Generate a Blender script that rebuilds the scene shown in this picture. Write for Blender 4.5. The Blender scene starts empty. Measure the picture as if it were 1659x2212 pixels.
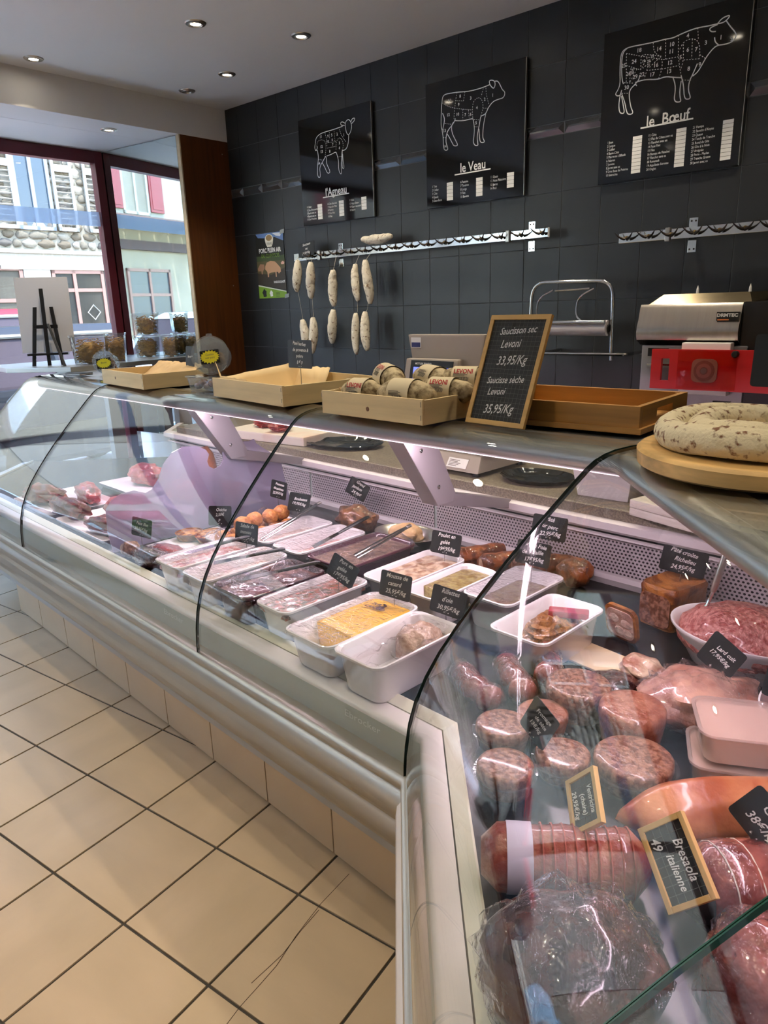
import bpy, bmesh, math, random
from mathutils import Matrix, Vector, noise
random.seed(7)
SC = bpy.context.scene
COL = SC.collection
R = math.radians
# ---------------------------------------------------------------- camera, world, sun, exposure
cam = bpy.data.cameras.new('camera'); cam_ob = bpy.data.objects.new('camera', cam); COL.objects.link(cam_ob)
cam.sensor_fit = 'HORIZONTAL'; cam.sensor_width = 36.0; cam.lens = 1542.25 / 1659 * 36.0
cam.clip_start = 0.02; cam.clip_end = 200
_p, _r = R(16.105), R(-1.85)
_fw = Vector((0, math.cos(_p), -math.sin(_p))); _up = Vector((0, math.sin(_p), math.cos(_p))); _rt = Vector((1, 0, 0))
_r2 = _rt * math.cos(_r) + _up * math.sin(_r); _u2 = _up * math.cos(_r) - _rt * math.sin(_r)
_m = Matrix((( _r2.x, _u2.x, -_fw.x, 0), (_r2.y, _u2.y, -_fw.y, 0), (_r2.z, _u2.z, -_fw.z, 1.58), (0, 0, 0, 1)))
cam_ob.matrix_world = _m
SC.camera = cam_ob
# directions by compass-like azimuth (degrees, 0 = +Y, clockwise)
def D(a): return Vector((math.sin(R(a)), math.cos(R(a)), 0))
AZW, AZC, AZF, AZL, AZ0 = -48.22, -44.01, -54.90, 1.39, -1.0
wd = bpy.data.worlds.new('world'); SC.world = wd; wd.use_nodes = True
_nt = wd.node_tree; _bg = _nt.nodes['Background']
_sky = _nt.nodes.new('ShaderNodeTexSky'); _sky.sky_type = 'NISHITA'; _sky.sun_disc = False
_sky.sun_elevation = R(66); _sky.sun_rotation = R(130); _sky.air_density = 1.0; _sky.dust_density = 0.6; _sky.ozone_density = 1.4
_nt.links.new(_sky.outputs[0], _bg.inputs[0]); _bg.inputs[1].default_value = 1.75
sun = bpy.data.lights.new('sun', 'SUN'); sun.energy = 8.5; sun.angle = R(0.6); sun.color = (1.0, 0.93, 0.82)
sun_ob = bpy.data.objects.new('sun', sun); COL.objects.link(sun_ob)
_sd = (D(AZW - 16) * math.cos(R(66)) + Vector((0, 0, -math.sin(R(66)))))
sun_ob.rotation_euler = _sd.to_track_quat('-Z', 'Y').to_euler(); sun_ob.location = (0, 0, 12)
SC.view_settings.view_transform = 'Standard'; SC.view_settings.look = 'None'
SC.view_settings.gamma = 1.0; SC.view_settings.use_curve_mapping = False
SC.view_settings.exposure = 0.70
cy = SC.cycles
cy.max_bounces = 7; cy.diffuse_bounces = 3; cy.glossy_bounces = 3; cy.transmission_bounces = 2; cy.transparent_max_bounces = 16
cy.use_adaptive_sampling = True; cy.adaptive_threshold = 0.12; cy.adaptive_min_samples = 20; cy.light_sampling_threshold = 0.03
cy.caustics_reflective = False; cy.caustics_refractive = False; cy.sample_clamp_indirect = 6.0; cy.use_denoising = True
# ---------------------------------------------------------------- frames: x runs right along the face, y away from the customer
def frame(az): return Matrix.Rotation(R(90 - (az + 180)), 4, 'Z')
FR = {'C': frame(AZC), 'W': frame(AZW), 'F': frame(AZF), 'L': frame(AZL), 'G': Matrix.Identity(4)}
# ---------------------------------------------------------------- materials
def lin(c):
    return tuple((v / 255 / 12.92 if v / 255 <= 0.04045 else ((v / 255 + 0.055) / 1.055) ** 2.4) for v in c)
MATS = {}
def mat(name, col, rough=0.5, metal=0.0, var=0.0, vs=6.0, bump=0.0, bs=60.0, spec=0.5, col2=None, c2=0.5, emit=0.0, stretch=None, sub=0.0, coat=0.0, detail=4.0, trans=0.0, soft=0.12):
    """Principled material with object-space noise between two colours and a little relief."""
    if name in MATS: return MATS[name]
    m = bpy.data.materials.new(name); m.use_nodes = True; MATS[name] = m
    nt = m.node_tree; b = nt.nodes['Principled BSDF']; N = nt.nodes.new; K = nt.links.new
    a = lin(col)
    b.inputs['Base Color'].default_value = (*a, 1); b.inputs['Roughness'].default_value = rough; b.inputs['Metallic'].default_value = metal
    b.inputs['Specular IOR Level'].default_value = spec
    if coat: b.inputs['Coat Weight'].default_value = coat; b.inputs['Coat Roughness'].default_value = 0.08
    if sub:
        b.inputs['Subsurface Weight'].default_value = sub; b.inputs['Subsurface Radius'].default_value = (0.012, 0.006, 0.004); b.inputs['Subsurface Scale'].default_value = 1.0
    if trans: b.inputs['Transmission Weight'].default_value = trans
    if emit:
        b.inputs['Emission Color'].default_value = (*a, 1); b.inputs['Emission Strength'].default_value = emit
    if var or col2 or bump:
        tc = N('ShaderNodeTexCoord'); mp = N('ShaderNodeMapping'); K(tc.outputs['Object'], mp.inputs[0])
        if stretch: mp.inputs['Scale'].default_value = stretch
    if var or col2:
        nz = N('ShaderNodeTexNoise'); nz.inputs['Scale'].default_value = vs; nz.inputs['Detail'].default_value = detail; K(mp.outputs[0], nz.inputs[0])
        cr = N('ShaderNodeValToRGB'); K(nz.outputs[0], cr.inputs[0])
        if col2:
            e0, e1 = cr.color_ramp.elements; e0.position = max(0, c2 - soft); e1.position = min(1, c2 + soft)
            e0.color = (*a, 1); e1.color = (*lin(col2), 1)
        else:
            cr.color_ramp.elements[0].position = 0.3; cr.color_ramp.elements[1].position = 0.7
            cr.color_ramp.elements[0].color = (*[v * (1 - var) for v in a], 1); cr.color_ramp.elements[1].color = (*[min(1, v * (1 + var)) for v in a], 1)
        K(cr.outputs[0], b.inputs['Base Color'])
    if bump:
        n2 = N('ShaderNodeTexNoise'); n2.inputs['Scale'].default_value = bs; n2.inputs['Detail'].default_value = 3; K(mp.outputs[0], n2.inputs[0])
        bp = N('ShaderNodeBump'); bp.inputs['Strength'].default_value = bump; bp.inputs['Distance'].default_value = 0.01; K(n2.outputs[0], bp.inputs['Height']); K(bp.outputs[0], b.inputs['Normal'])
    return m
def clear_mat(name, tint=(1, 1, 1), ior=1.5, rough=0.0, bump=0.0, bs=30.0, haze=0.0, hcol=(255, 255, 255), boost=1.0, stretch=None):
    """Thin clear sheet: Fresnel mirror reflection over clear (tinted) transmission, plus optional milky haze."""
    if name in MATS: return MATS[name]
    m = bpy.data.materials.new(name); m.use_nodes = True; MATS[name] = m
    nt = m.node_tree; N = nt.nodes.new; K = nt.links.new
    nt.nodes.remove(nt.nodes['Principled BSDF']); out = nt.nodes['Material Output']
    t = N('ShaderNodeBsdfTransparent'); t.inputs[0].default_value = (*tint, 1)
    g = N('ShaderNodeBsdfGlossy'); g.inputs['Roughness'].default_value = rough
    fr = N('ShaderNodeLayerWeight'); fr.inputs[0].default_value = 0.5; r0 = ((ior - 1) / (ior + 1)) ** 2
    pw = N('ShaderNodeMath'); pw.operation = 'POWER'; pw.inputs[1].default_value = 5.0; K(fr.outputs['Facing'], pw.inputs[0])
    sch = N('ShaderNodeMath'); sch.operation = 'MULTIPLY_ADD'; sch.inputs[1].default_value = 1 - r0; sch.inputs[2].default_value = r0; K(pw.outputs[0], sch.inputs[0])
    mx = N('ShaderNodeMixShader'); src = t.outputs[0]
    if haze:
        d = N('ShaderNodeBsdfTranslucent'); d.inputs[0].default_value = (*lin(hcol), 1)
        d2 = N('ShaderNodeBsdfDiffuse'); d2.inputs[0].default_value = (*lin(hcol), 1)
        ad = N('ShaderNodeMixShader'); ad.inputs[0].default_value = 0.5; K(d.outputs[0], ad.inputs[1]); K(d2.outputs[0], ad.inputs[2])
        mh = N('ShaderNodeMixShader'); mh.inputs[0].default_value = haze; K(t.outputs[0], mh.inputs[1]); K(ad.outputs[0], mh.inputs[2]); src = mh.outputs[0]
    mu = N('ShaderNodeMath'); mu.operation = 'MULTIPLY'; mu.use_clamp = True; mu.inputs[1].default_value = boost; K(sch.outputs[0], mu.inputs[0])
    K(mu.outputs[0], mx.inputs[0]); K(src, mx.inputs[1]); K(g.outputs[0], mx.inputs[2]); K(mx.outputs[0], out.inputs[0])
    if bump:
        tc = N('ShaderNodeTexCoord'); mp = N('ShaderNodeMapping'); K(tc.outputs['Object'], mp.inputs[0])
        if stretch: mp.inputs['Scale'].default_value = stretch
        nz = N('ShaderNodeTexNoise'); nz.inputs['Scale'].default_value = bs; nz.inputs['Detail'].default_value = 3; nz.inputs['Distortion'].default_value = 1.2; K(mp.outputs[0], nz.inputs[0])
        bp = N('ShaderNodeBump'); bp.inputs['Strength'].default_value = bump; bp.inputs['Distance'].default_value = 0.02; K(nz.outputs[0], bp.inputs['Height'])
        K(bp.outputs[0], g.inputs['Normal']); K(bp.outputs[0], fr.inputs['Normal'])
    return m
# ---------------------------------------------------------------- mesh builder
class MB:
    def __init__(s): s.v = []; s.f = []
    def add(s, vs, fs):
        o = len(s.v); s.v += [tuple(v) for v in vs]; s.f += [tuple(i + o for i in f) for f in fs]; return s
    def box(s, x0, x1, y0, y1, z0, z1, M=None):
        vs = [Vector(p) for p in ((x0, y0, z0), (x1, y0, z0), (x1, y1, z0), (x0, y1, z0), (x0, y0, z1), (x1, y0, z1), (x1, y1, z1), (x0, y1, z1))]
        if M: vs = [M @ v for v in vs]
        return s.add(vs, [(0, 3, 2, 1), (4, 5, 6, 7), (0, 1, 5, 4), (1, 2, 6, 5), (2, 3, 7, 6), (3, 0, 4, 7)])
    def hexa(s, b, t):
        return s.add(list(b) + list(t), [(0, 3, 2, 1), (4, 5, 6, 7), (0, 1, 5, 4), (1, 2, 6, 5), (2, 3, 7, 6), (3, 0, 4, 7)])
    def prism(s, pts, z0, z1, M=None):
        """outline in local XY pulled from z0 to z1"""
        n = len(pts); vs = [Vector((x, y, z0)) for x, y in pts] + [Vector((x, y, z1)) for x, y in pts]
        if M: vs = [M @ v for v in vs]
        return s.add(vs, [tuple(range(n - 1, -1, -1)), tuple(range(n, 2 * n))] + [(i, (i + 1) % n, n + (i + 1) % n, n + i) for i in range(n)])
    def lathe(s, pr, seg=24, M=None, wob=0.0):
        vs = []; fs = []
        for r, z in pr:
            for k in range(seg):
                a = 2 * math.pi * k / seg; rr = r * (1 + wob * math.sin(3 * a + z * 40))
                vs.append(Vector((rr * math.cos(a), rr * math.sin(a), z)))
        if M: vs = [M @ v for v in vs]
        for i in range(len(pr) - 1):
            for k in range(seg):
                fs.append((i * seg + k, i * seg + (k + 1) % seg, (i + 1) * seg + (k + 1) % seg, (i + 1) * seg + k))
        if pr[0][0] > 1e-5: fs.append(tuple(range(seg - 1, -1, -1)))
        if pr[-1][0] > 1e-5: fs.append(tuple((len(pr) - 1) * seg + k for k in range(seg)))
        return s.add(vs, fs)
    def tube(s, path, r, seg=8, cap=True, closed=False, flat=1.0):
        P = [Vector(p) for p in path]; n = len(P); rr = r if isinstance(r, (list, tuple)) else [r] * n
        vs = []; up = None
        for i, p in enumerate(P):
            t = (P[(i + 1) % n] - P[i - 1]) if closed else (P[min(i + 1, n - 1)] - P[max(i - 1, 0)])
            t.normalize()
            if up is None:
                up = Vector((0, 0, 1)) if abs(t.z) < 0.9 else Vector((1, 0, 0))
            a = t.cross(up)
            if a.length < 1e-6: a = t.orthogonal()
            a.normalize(); b = a.cross(t).normalized(); up = b
            for k in range(seg):
                th = 2 * math.pi * k / seg
                vs.append(p + a * (math.cos(th) * rr[i]) + b * (math.sin(th) * rr[i] * flat))
        fs = []
        for i in range(n if closed else n - 1):
            j = (i + 1) % n
            for k in range(seg):
                fs.append((i * seg + k, i * seg + (k + 1) % seg, j * seg + (k + 1) % seg, j * seg + k))
        if cap and not closed:
            fs.append(tuple(range(seg - 1, -1, -1))); fs.append(tuple((n - 1) * seg + k for k in range(seg)))
        return s.add(vs, fs)
    def grid(s, nx, ny, fn, flip=False):
        vs = [fn(i / nx, j / ny) for j in range(ny + 1) for i in range(nx + 1)]
        fs = [(j * (nx + 1) + i, j * (nx + 1) + i + 1, (j + 1) * (nx + 1) + i + 1, (j + 1) * (nx + 1) + i) for j in range(ny) for i in range(nx)]
        if flip: fs = [f[::-1] for f in fs]
        return s.add(vs, fs)
    def blob(s, c, r, seed=0, amp=0.15, fq=2.0, nu=20, nv=14, M=None, floor=None):
        """lumpy ellipsoid"""
        vs = []; fs = []
        for j in range(nv + 1):
            ph = math.pi * j / nv
            for i in range(nu):
                th = 2 * math.pi * i / nu
                d = Vector((math.sin(ph) * math.cos(th), math.sin(ph) * math.sin(th), math.cos(ph)))
                k = 1 + amp * noise.noise(d * fq + Vector((seed * 7.3, seed * 3.1, seed)))
                v = Vector((d.x * r[0] * k, d.y * r[1] * k, d.z * r[2] * k))
                if M: v = M @ v
                v = v + Vector(c)
                if floor is not None and v.z < floor: v.z = floor
                vs.append(v)
        for j in range(nv):
            for i in range(nu):
                fs.append((j * nu + i, (j + 1) * nu + i, (j + 1) * nu + (i + 1) % nu, j * nu + (i + 1) % nu))
        return s.add(vs, fs)
    def mesh(s, name, smooth=False, bevel=0.0, angle=40, weld=False):
        me = bpy.data.meshes.new(name); me.from_pydata(s.v, [], s.f)
        bm = bmesh.new(); bm.from_mesh(me)
        if weld: bmesh.ops.remove_doubles(bm, verts=bm.verts, dist=1e-5)
        if bevel:
            es = [e for e in bm.edges if len(e.link_faces) == 2 and e.calc_face_angle(0) > R(30)]
            bmesh.ops.bevel(bm, geom=es, offset=bevel, segments=2, profile=0.7, affect='EDGES', clamp_overlap=True)
        bmesh.ops.recalc_face_normals(bm, faces=bm.faces)
        if smooth:
            for f in bm.faces: f.smooth = True
            for e in bm.edges: e.smooth = not (len(e.link_faces) == 2 and e.calc_face_angle(0) > R(angle))
        bm.to_mesh(me); bm.free(); return me
def RX(a): return Matrix.Rotation(a, 4, 'X')
def RY(a): return Matrix.Rotation(a, 4, 'Y')
def RZ(a): return Matrix.Rotation(a, 4, 'Z')
def TR(*p): return Matrix.Translation(Vector(p))
# ---------------------------------------------------------------- objects
def tag(o, label, cat, group=None, kind=None):
    if label: o['label'] = label
    if cat: o['category'] = cat
    if group: o['group'] = group
    if kind: o['kind'] = kind
    return o
def thing(name, label, cat, fr='G', loc=(0, 0, 0), M=None, group=None, rz=0.0):
    o = bpy.data.objects.new(name, None); COL.objects.link(o); o.empty_display_size = 0.05
    o.matrix_world = FR[fr] @ TR(*loc) @ RZ(R(rz)) @ (M or Matrix.Identity(4))
    return tag(o, label, cat, group)
def part(parent, name, me, m, M=None, label=None):
    if isinstance(me, MB): me = me.mesh(name)
    if m is not None and not len(me.materials): me.materials.append(m)
    o = bpy.data.objects.new(name, me); COL.objects.link(o)
    if parent is not None: o.parent = parent
    if M is not None: o.matrix_local = M
    if label: o['label'] = label
    return o
def single(name, me, m, label, cat, fr='G', loc=(0, 0, 0), M=None, group=None, rz=0.0, kind=None):
    o = part(None, name, me, m); o.matrix_world = FR[fr] @ TR(*loc) @ RZ(R(rz)) @ (M or Matrix.Identity(4))
    return tag(o, label, cat, group, kind)
def struct(name, me, m, fr='G', loc=(0, 0, 0), label=None, cat=None):
    o = part(None, name, me, m); o.matrix_world = FR[fr] @ TR(*loc); o['kind'] = 'structure'
    return tag(o, label, cat)
TXT = {}
def text(parent, s, size, m, M, align='CENTER', shear=0.0, name='lettering', sx=1.0, thick=0.0, space=1.0):
    """flat printed or hand-chalked writing as a thin mesh"""
    key = (s, size, align, shear, space, m.name)
    if key not in TXT:
        cu = bpy.data.curves.new('t', 'FONT'); cu.body = s; cu.size = size; cu.align_x = align; cu.align_y = 'CENTER'; cu.shear = shear; cu.space_character = space
        cu.space_line = 0.95; cu.resolution_u = 2; cu.offset = thick
        ob = bpy.data.objects.new('t', cu); me = bpy.data.meshes.new_from_object(ob); me.name = name
        bpy.data.objects.remove(ob); bpy.data.curves.remove(cu)
        me.materials.clear(); me.materials.append(m); TXT[key] = me
    return part(parent, name, TXT[key], None, M @ Matrix.Diagonal((sx, 1, 1, 1)))
# ================================================================ THE ROOM
M_CEIL = mat('ceiling_paint', (240, 240, 240), 0.6, var=0.01, vs=2)
M_WTILE = mat('slate_wall_tile', (37, 40, 43), 0.36, var=0.14, vs=5, bump=0.05, bs=90, spec=0.5)
M_LISTEL = mat('glossy_slate_band', (62, 68, 73), 0.12, var=0.1, vs=5, spec=1.0, coat=1.0)
M_WGROUT = mat('wall_grout', (104, 108, 110), 0.8, var=0.1, vs=20)
M_FTILE = mat('beige_floor_tile', (206, 182, 150), 0.33, var=0.07, vs=2.4, bump=0.03, bs=40, stretch=(1, 3, 1), spec=0.4)
M_FGROUT = mat('floor_grout', (72, 67, 60), 0.85, var=0.12, vs=30)
M_WOOD_D = mat('dark_wood_veneer', (92, 52, 20), 0.35, var=0.3, vs=3, stretch=(14, 14, 0.8), detail=6)
M_PLY = mat('plywood_edge', (196, 178, 146), 0.6, var=0.1, vs=30)
M_RED = mat('burgundy_frame', (98, 26, 38), 0.35, var=0.08, vs=8)
M_PLASTER = mat('plain_wall_paint', (236, 234, 230), 0.7, var=0.03, vs=3)
M_GLASSW = clear_mat('window_glass', (0.97, 0.99, 0.98), 1.45)
M_MIRROR = mat('mirror', (214, 226, 224), 0.015, metal=1.0)
M_STEEL = mat('brushed_steel', (186, 183, 176), 0.30, metal=1.0, var=0.08, vs=4, stretch=(0.6, 30, 30), bump=0.02, bs=120)
M_CHROME = mat('polished_chrome', (205, 207, 208), 0.10, metal=1.0, var=0.04, vs=8)
M_BLACK = mat('black_plastic', (16, 17, 18), 0.38)
M_WHITE = mat('white_enamel', (236, 234, 232), 0.28, var=0.02, vs=5)
M_EMIT = mat('lamp_glow', (255, 240, 214), 0.5, emit=22.0)
ROOM = dict(x0=-4.315, x1=3.0, y0=-2.8, y1=3.35, zc=2.876)
# floor: grout bed plus loose-laid square tiles set a hair proud
floor = struct('floor', MB().box(-5.3, 3.4, -3.1, 3.75, -0.12, -0.005).mesh('floor'), M_FGROUT, 'W')
T = 0.3330
tile_me = MB().box(-T / 2 + 0.004, T / 2 - 0.004, -T / 2 + 0.004, T / 2 - 0.004, -0.006, 0.0).mesh('floor_tile', bevel=0.0012)
tile_me.materials.append(M_FTILE)
cnt = 0
for i in range(-5, 15):
    for j in range(-9, 5):
        a = 0.8295 + T * (i + 0.5); b = 0.8437 + T * (j + 0.5)
        P = FR['F'] @ Vector((-a, b, 0))
        q = FR['W'].inverted() @ P; qc = FR['C'].inverted() @ P
        if not (-5.1 < q.x < 2.8 and -2.7 < q.y < 3.2): continue
        if qc.y > 1.45 and qc.x < -0.4: continue          # under the counter
        if P.x > 0.75 and P.y < 1.4: continue
        if P.length > 5.6: continue
        o = part(floor, 'floor_tile', tile_me, None); o.matrix_world = FR['F'] @ TR(-a, b, 0) @ RZ(math.pi / 2 * ((i * 7 + j * 3) % 4)); cnt += 1
# two fine cracks across the near tiles
crk = mat('crack', (70, 52, 36), 0.9)
def crack(pts):
    mb = MB()
    for (x0, y0), (x1, y1) in zip(pts, pts[1:]):
        d = Vector((x1 - x0, y1 - y0, 0)).normalized(); s = Vector((-d.y, d.x, 0)) * 0.0009
        a, b = Vector((x0, y0, 0.0004)), Vector((x1, y1, 0.0004)); mb.add([a - s, b - s, b + s, a + s], [(0, 1, 2, 3)])
    o = part(floor, 'hairline_crack', mb.mesh('hairline_crack'), crk)
    o.matrix_world = Matrix.Identity(4)
crack([(-0.135, 1.7), (-0.21, 1.594), (-0.266, 1.494), (-0.306, 1.406), (-0.337, 1.359), (-0.378, 1.299), (-0.41, 1.24)])
crack([(-0.213, 1.574), (-0.255, 1.509), (-0.295, 1.438), (-0.361, 1.36)])
# ceiling, bulkhead, soffit
struct('ceiling', MB().box(-4.5, 3.4, -3.2, 3.7, 2.876, 3.15).mesh('ceiling'), M_CEIL, 'W')
struct('trim_1', MB().box(-4.60, -4.315, -3.2, 3.45, 2.68, 2.90).mesh('bulkhead', bevel=0.002), M_CEIL, 'W', label='pale grey bulkhead dropping from the ceiling above the shop window', cat='bulkhead')
struct('trim_2', MB().box(-5.32, -4.601, -3.2, 3.45, 2.68, 3.1).mesh('soffit'), M_CEIL, 'W', label='pale soffit of the shop window recess with one downlight', cat='soffit')
# back wall with separate slate tiles and one bevelled band
wall = struct('wall_back', MB().box(-5.4, 3.4, 3.3525, 3.6, -0.1, 3.1).mesh('wall_back'), M_WGROUT, 'W')
ROWS = [(2.630, 2.876), (2.380, 2.630), (2.0775, 2.327), (1.827, 2.0775), (1.577, 1.827), (1.327, 1.577), (1.077, 1.327), (0.827, 1.077)]
cache = {}
def wtile(x0, x1, z0, z1):
    k = (round(x1 - x0, 3), round(z1 - z0, 3))
    if k not in cache:
        w, hh = k[0] / 2 - 0.0013, k[1] / 2 - 0.0013
        cache[k] = MB().box(-w, w, 0, 0.004, -hh, hh).mesh('wall_tile', bevel=0.0012); cache[k].materials.append(M_WTILE)
    part(wall, 'wall_tile', cache[k], None, TR((x0 + x1) / 2, 3.35, (z0 + z1) / 2))
def listel(x0, x1):
    k = ('l', round(x1 - x0, 3))
    if k not in cache:
        w, hh = k[1] / 2 - 0.0013, 0.0265 - 0.0013
        mb = MB(); b = [(-w, 0.003, -hh), (w, 0.003, -hh), (w, 0.003, hh), (-w, 0.003, hh)]; t = [(-w + 0.022, -0.009, -0.004), (w - 0.022, -0.009, -0.004), (w - 0.022, -0.009, 0.003), (-w + 0.022, -0.009, 0.003)]
        mb.add(b + t, [(0, 1, 5, 4), (1, 2, 6, 5), (2, 3, 7, 6), (3, 0, 4, 7), (4, 5, 6, 7)])
        cache[k] = mb.mesh('bevelled_band_tile'); cache[k].materials.append(M_LISTEL)
    part(wall, 'bevelled_band_tile', cache[k], None, TR((x0 + x1) / 2, 3.35, 2.3535))
xs = [-4.315] + [-0.989 - 0.2 * k for k in range(16, -1, -1)] + [-0.789 + 0.2 * k for k in range(0, 10)]
for x0, x1 in zip(xs, xs[1:]):
    for z0, z1 in ROWS: wtile(x0, x1, z0, z1)
    listel(x0, x1)
struct('wall_right', MB().box(3.0, 3.3, -3.2, 3.7, -0.1, 3.1).mesh('wall_right'), M_PLASTER, 'W')
struct('wall_front', MB().box(-5.4, 3.4, -3.2, -2.8, -0.1, 3.1).mesh('wall_front'), M_PLASTER, 'W')
# wooden end panel and the mirror lining the side of the window recess
pan = struct('wall_left', MB().box(-4.345, -4.315, 2.975, 3.352, 0.0, 2.68).mesh('wall_left'), M_WOOD_D, 'W', label='dark brown wood veneer panel between the shop window and the slate wall', cat='wood panel')
part(pan, 'plywood_edge', MB().box(-4.347, -4.314, 2.966, 2.975, 0.0, 2.68).mesh('plywood_edge'), M_PLY)
part(pan, 'panel_backing', MB().box(-5.3, -4.346, 3.0, 3.352, 0.0, 2.70).mesh('panel_backing'), M_PLASTER)
for z in (2.60, 1.75, 0.95):
    part(pan, 'screw', MB().lathe([(0.004, 0), (0.003, 0.002)], 10, TR(-4.315, 3.30, z) @ RY(math.pi / 2)).mesh('screw'), M_STEEL)
mir = MB(); mir.hexa([(-4.35, 2.966, 0.7), (-4.35, 2.985, 0.7), (-5.15, 2.885, 0.7), (-5.15, 2.865, 0.7)], [(-4.35, 2.966, 2.676), (-4.35, 2.985, 2.676), (-5.15, 2.885, 2.676), (-5.15, 2.865, 2.676)])
single('wall_mirror', mir.mesh('wall_mirror'), M_MIRROR, 'tall frameless mirror lining the side of the window recess beside the wood panel', 'mirror', 'W')
# shop front: burgundy frames, clear panes with a pale frosted band
M_FROST = clear_mat('frosted_band', (0.9, 0.95, 1.0), 1.3, haze=0.62, hcol=(206, 218, 232))
WX = -5.15
posts = [2.835, 1.25, -0.35, -1.30, -2.78]
win_n = 0
low = struct('trim_3', MB().box(WX - 0.12, WX + 0.06, -2.8, 2.9, -0.1, 0.42).mesh('low_wall'), M_PLASTER, 'W', label='low wall under the shop window', cat='low wall')
for a, b in zip(posts[1:], posts):
    win_n += 1
    is_door = abs(b - (-0.35)) < 0.01
    wn = struct(('door_%d' if is_door else 'window_%d') % (1 if is_door else win_n), MB().box(WX - 0.035, WX + 0.035, b - 0.03 if b > 2.8 else b - 0.035, b + 0.03 if b > 2.8 else b + 0.035, 0.0 if is_door else 0.42, 2.68).mesh('jamb', bevel=0.004), M_RED, 'W',
                label=('burgundy framed glass shop door facing the street' if is_door else 'burgundy framed shop window pane looking onto the street'), cat='door' if is_door else 'window')
    part(wn, 'head_rail', MB().box(WX - 0.034, WX + 0.034, a + 0.03, b - 0.03, 2.60, 2.68).mesh('head_rail', bevel=0.004), M_RED)
    part(wn, 'bottom_rail', MB().box(WX - 0.034, WX + 0.034, a + 0.03, b - 0.03, 0.0 if is_door else 0.42, 0.16 if is_door else 0.50).mesh('bottom_rail', bevel=0.004), M_RED)
    part(wn, 'pane', MB().box(WX - 0.004, WX + 0.004, a + 0.03, b - 0.03, 0.16 if is_door else 0.5, 2.60).mesh('pane'), M_GLASSW)
    part(wn, 'frosted_band', MB().box(WX + 0.0045, WX + 0.0055, a + 0.032, b - 0.032, 2.19, 2.285).mesh('frosted_band'), M_FROST)
    if is_door: part(wn, 'door_handle', MB().tube([(WX + 0.04, a + 0.12, 0.95), (WX + 0.09, a + 0.12, 0.97), (WX + 0.09, a + 0.12, 1.33), (WX + 0.04, a + 0.12, 1.35)], 0.012).mesh('door_handle', smooth=True), M_STEEL)
struct('trim_4', MB().box(WX - 0.035, WX + 0.035, -2.8, -2.75, 0, 2.68).mesh('end_jamb'), M_RED, 'W', label='burgundy end post of the shop front', cat='post')
# ceiling downlights
M_RING = mat('satin_nickel', (176, 170, 160), 0.32, metal=1.0)
M_DIMLAMP = mat('unlit_lamp', (96, 96, 92), 0.2, metal=0.6)
ring_me = MB().lathe([(0.030, -0.001), (0.034, -0.006), (0.046, -0.005), (0.050, 0.0)], 28).mesh('trim_ring', smooth=True); ring_me.materials.append(M_RING)
baf_me = MB().lathe([(0.0335, -0.004), (0.0315, -0.009), (0.0295, -0.007), (0.028, -0.003)], 28).mesh('tilt_ring', smooth=True); baf_me.materials.append(M_RING)
lamp_me = MB().lathe([(0.0, -0.0045), (0.024, -0.004), (0.029, -0.001)], 24).mesh('lamp_face', smooth=True); lamp_me.materials.append(M_EMIT)
lampoff_me = lamp_me.copy(); lampoff_me.materials.clear(); lampoff_me.materials.append(M_DIMLAMP)
SPOT_E = 18.5
def downlight(x, y, z, label, lit=True, tilt=(0, 0)):
    t = thing('downlight', label, 'downlight', 'W', (x, y, z), group='recessed ceiling spotlights')
    part(t, 'trim_ring', ring_me, None); part(t, 'tilt_ring', baf_me, None, RX(R(tilt[0])) @ RY(R(tilt[1]))); part(t, 'lamp_face', lamp_me if lit else lampoff_me, None)
    if lit:
        L = bpy.data.lights.new('spot', 'SPOT'); L.energy = SPOT_E; L.color = (1.0, 0.85, 0.63); L.spot_size = R(95); L.spot_blend = 0.6; L.shadow_soft_size = 0.025
        o = bpy.data.objects.new('spot_beam', L); COL.objects.link(o); o.parent = t; o.location = (0, 0, -0.012); o.rotation_euler = (R(tilt[0]), R(tilt[1]), 0)
DL = [(-2.948, 2.798, 2.876, 'ceiling spotlight nearest the slate wall above the lamb poster', True), (-3.166, 2.332, 2.876, 'ceiling spotlight furthest from the window along the top of the ceiling', True),
      (-3.679, 2.895, 2.876, 'lit ceiling spotlight close to the slate wall corner', True), (-4.101, 2.913, 2.876, 'unlit ceiling spotlight close to the slate wall corner', False),
      (-4.138, 2.003, 2.876, 'ceiling spotlight beside the bulkhead washing it with warm light', True), (-4.49, 2.584, 2.68, 'spotlight set into the soffit above the shop window', True)]
for a in DL: downlight(*a)
for x, y in [(-2.2, 2.85), (-1.52, 2.9), (-0.75, 2.85), (-2.2, 2.25), (-1.4, 2.2), (-0.6, 2.1), (-3.2, 1.1), (-2.3, 1.0), (-1.3, 0.7), (-0.4, 0.3), (-2.7, -0.4), (-1.4, -0.9), (0.3, -0.9), (0.6, 0.9)]:
    downlight(x, y, 2.876, 'ceiling spotlight of the rows continuing over the shop beyond the view')
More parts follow.
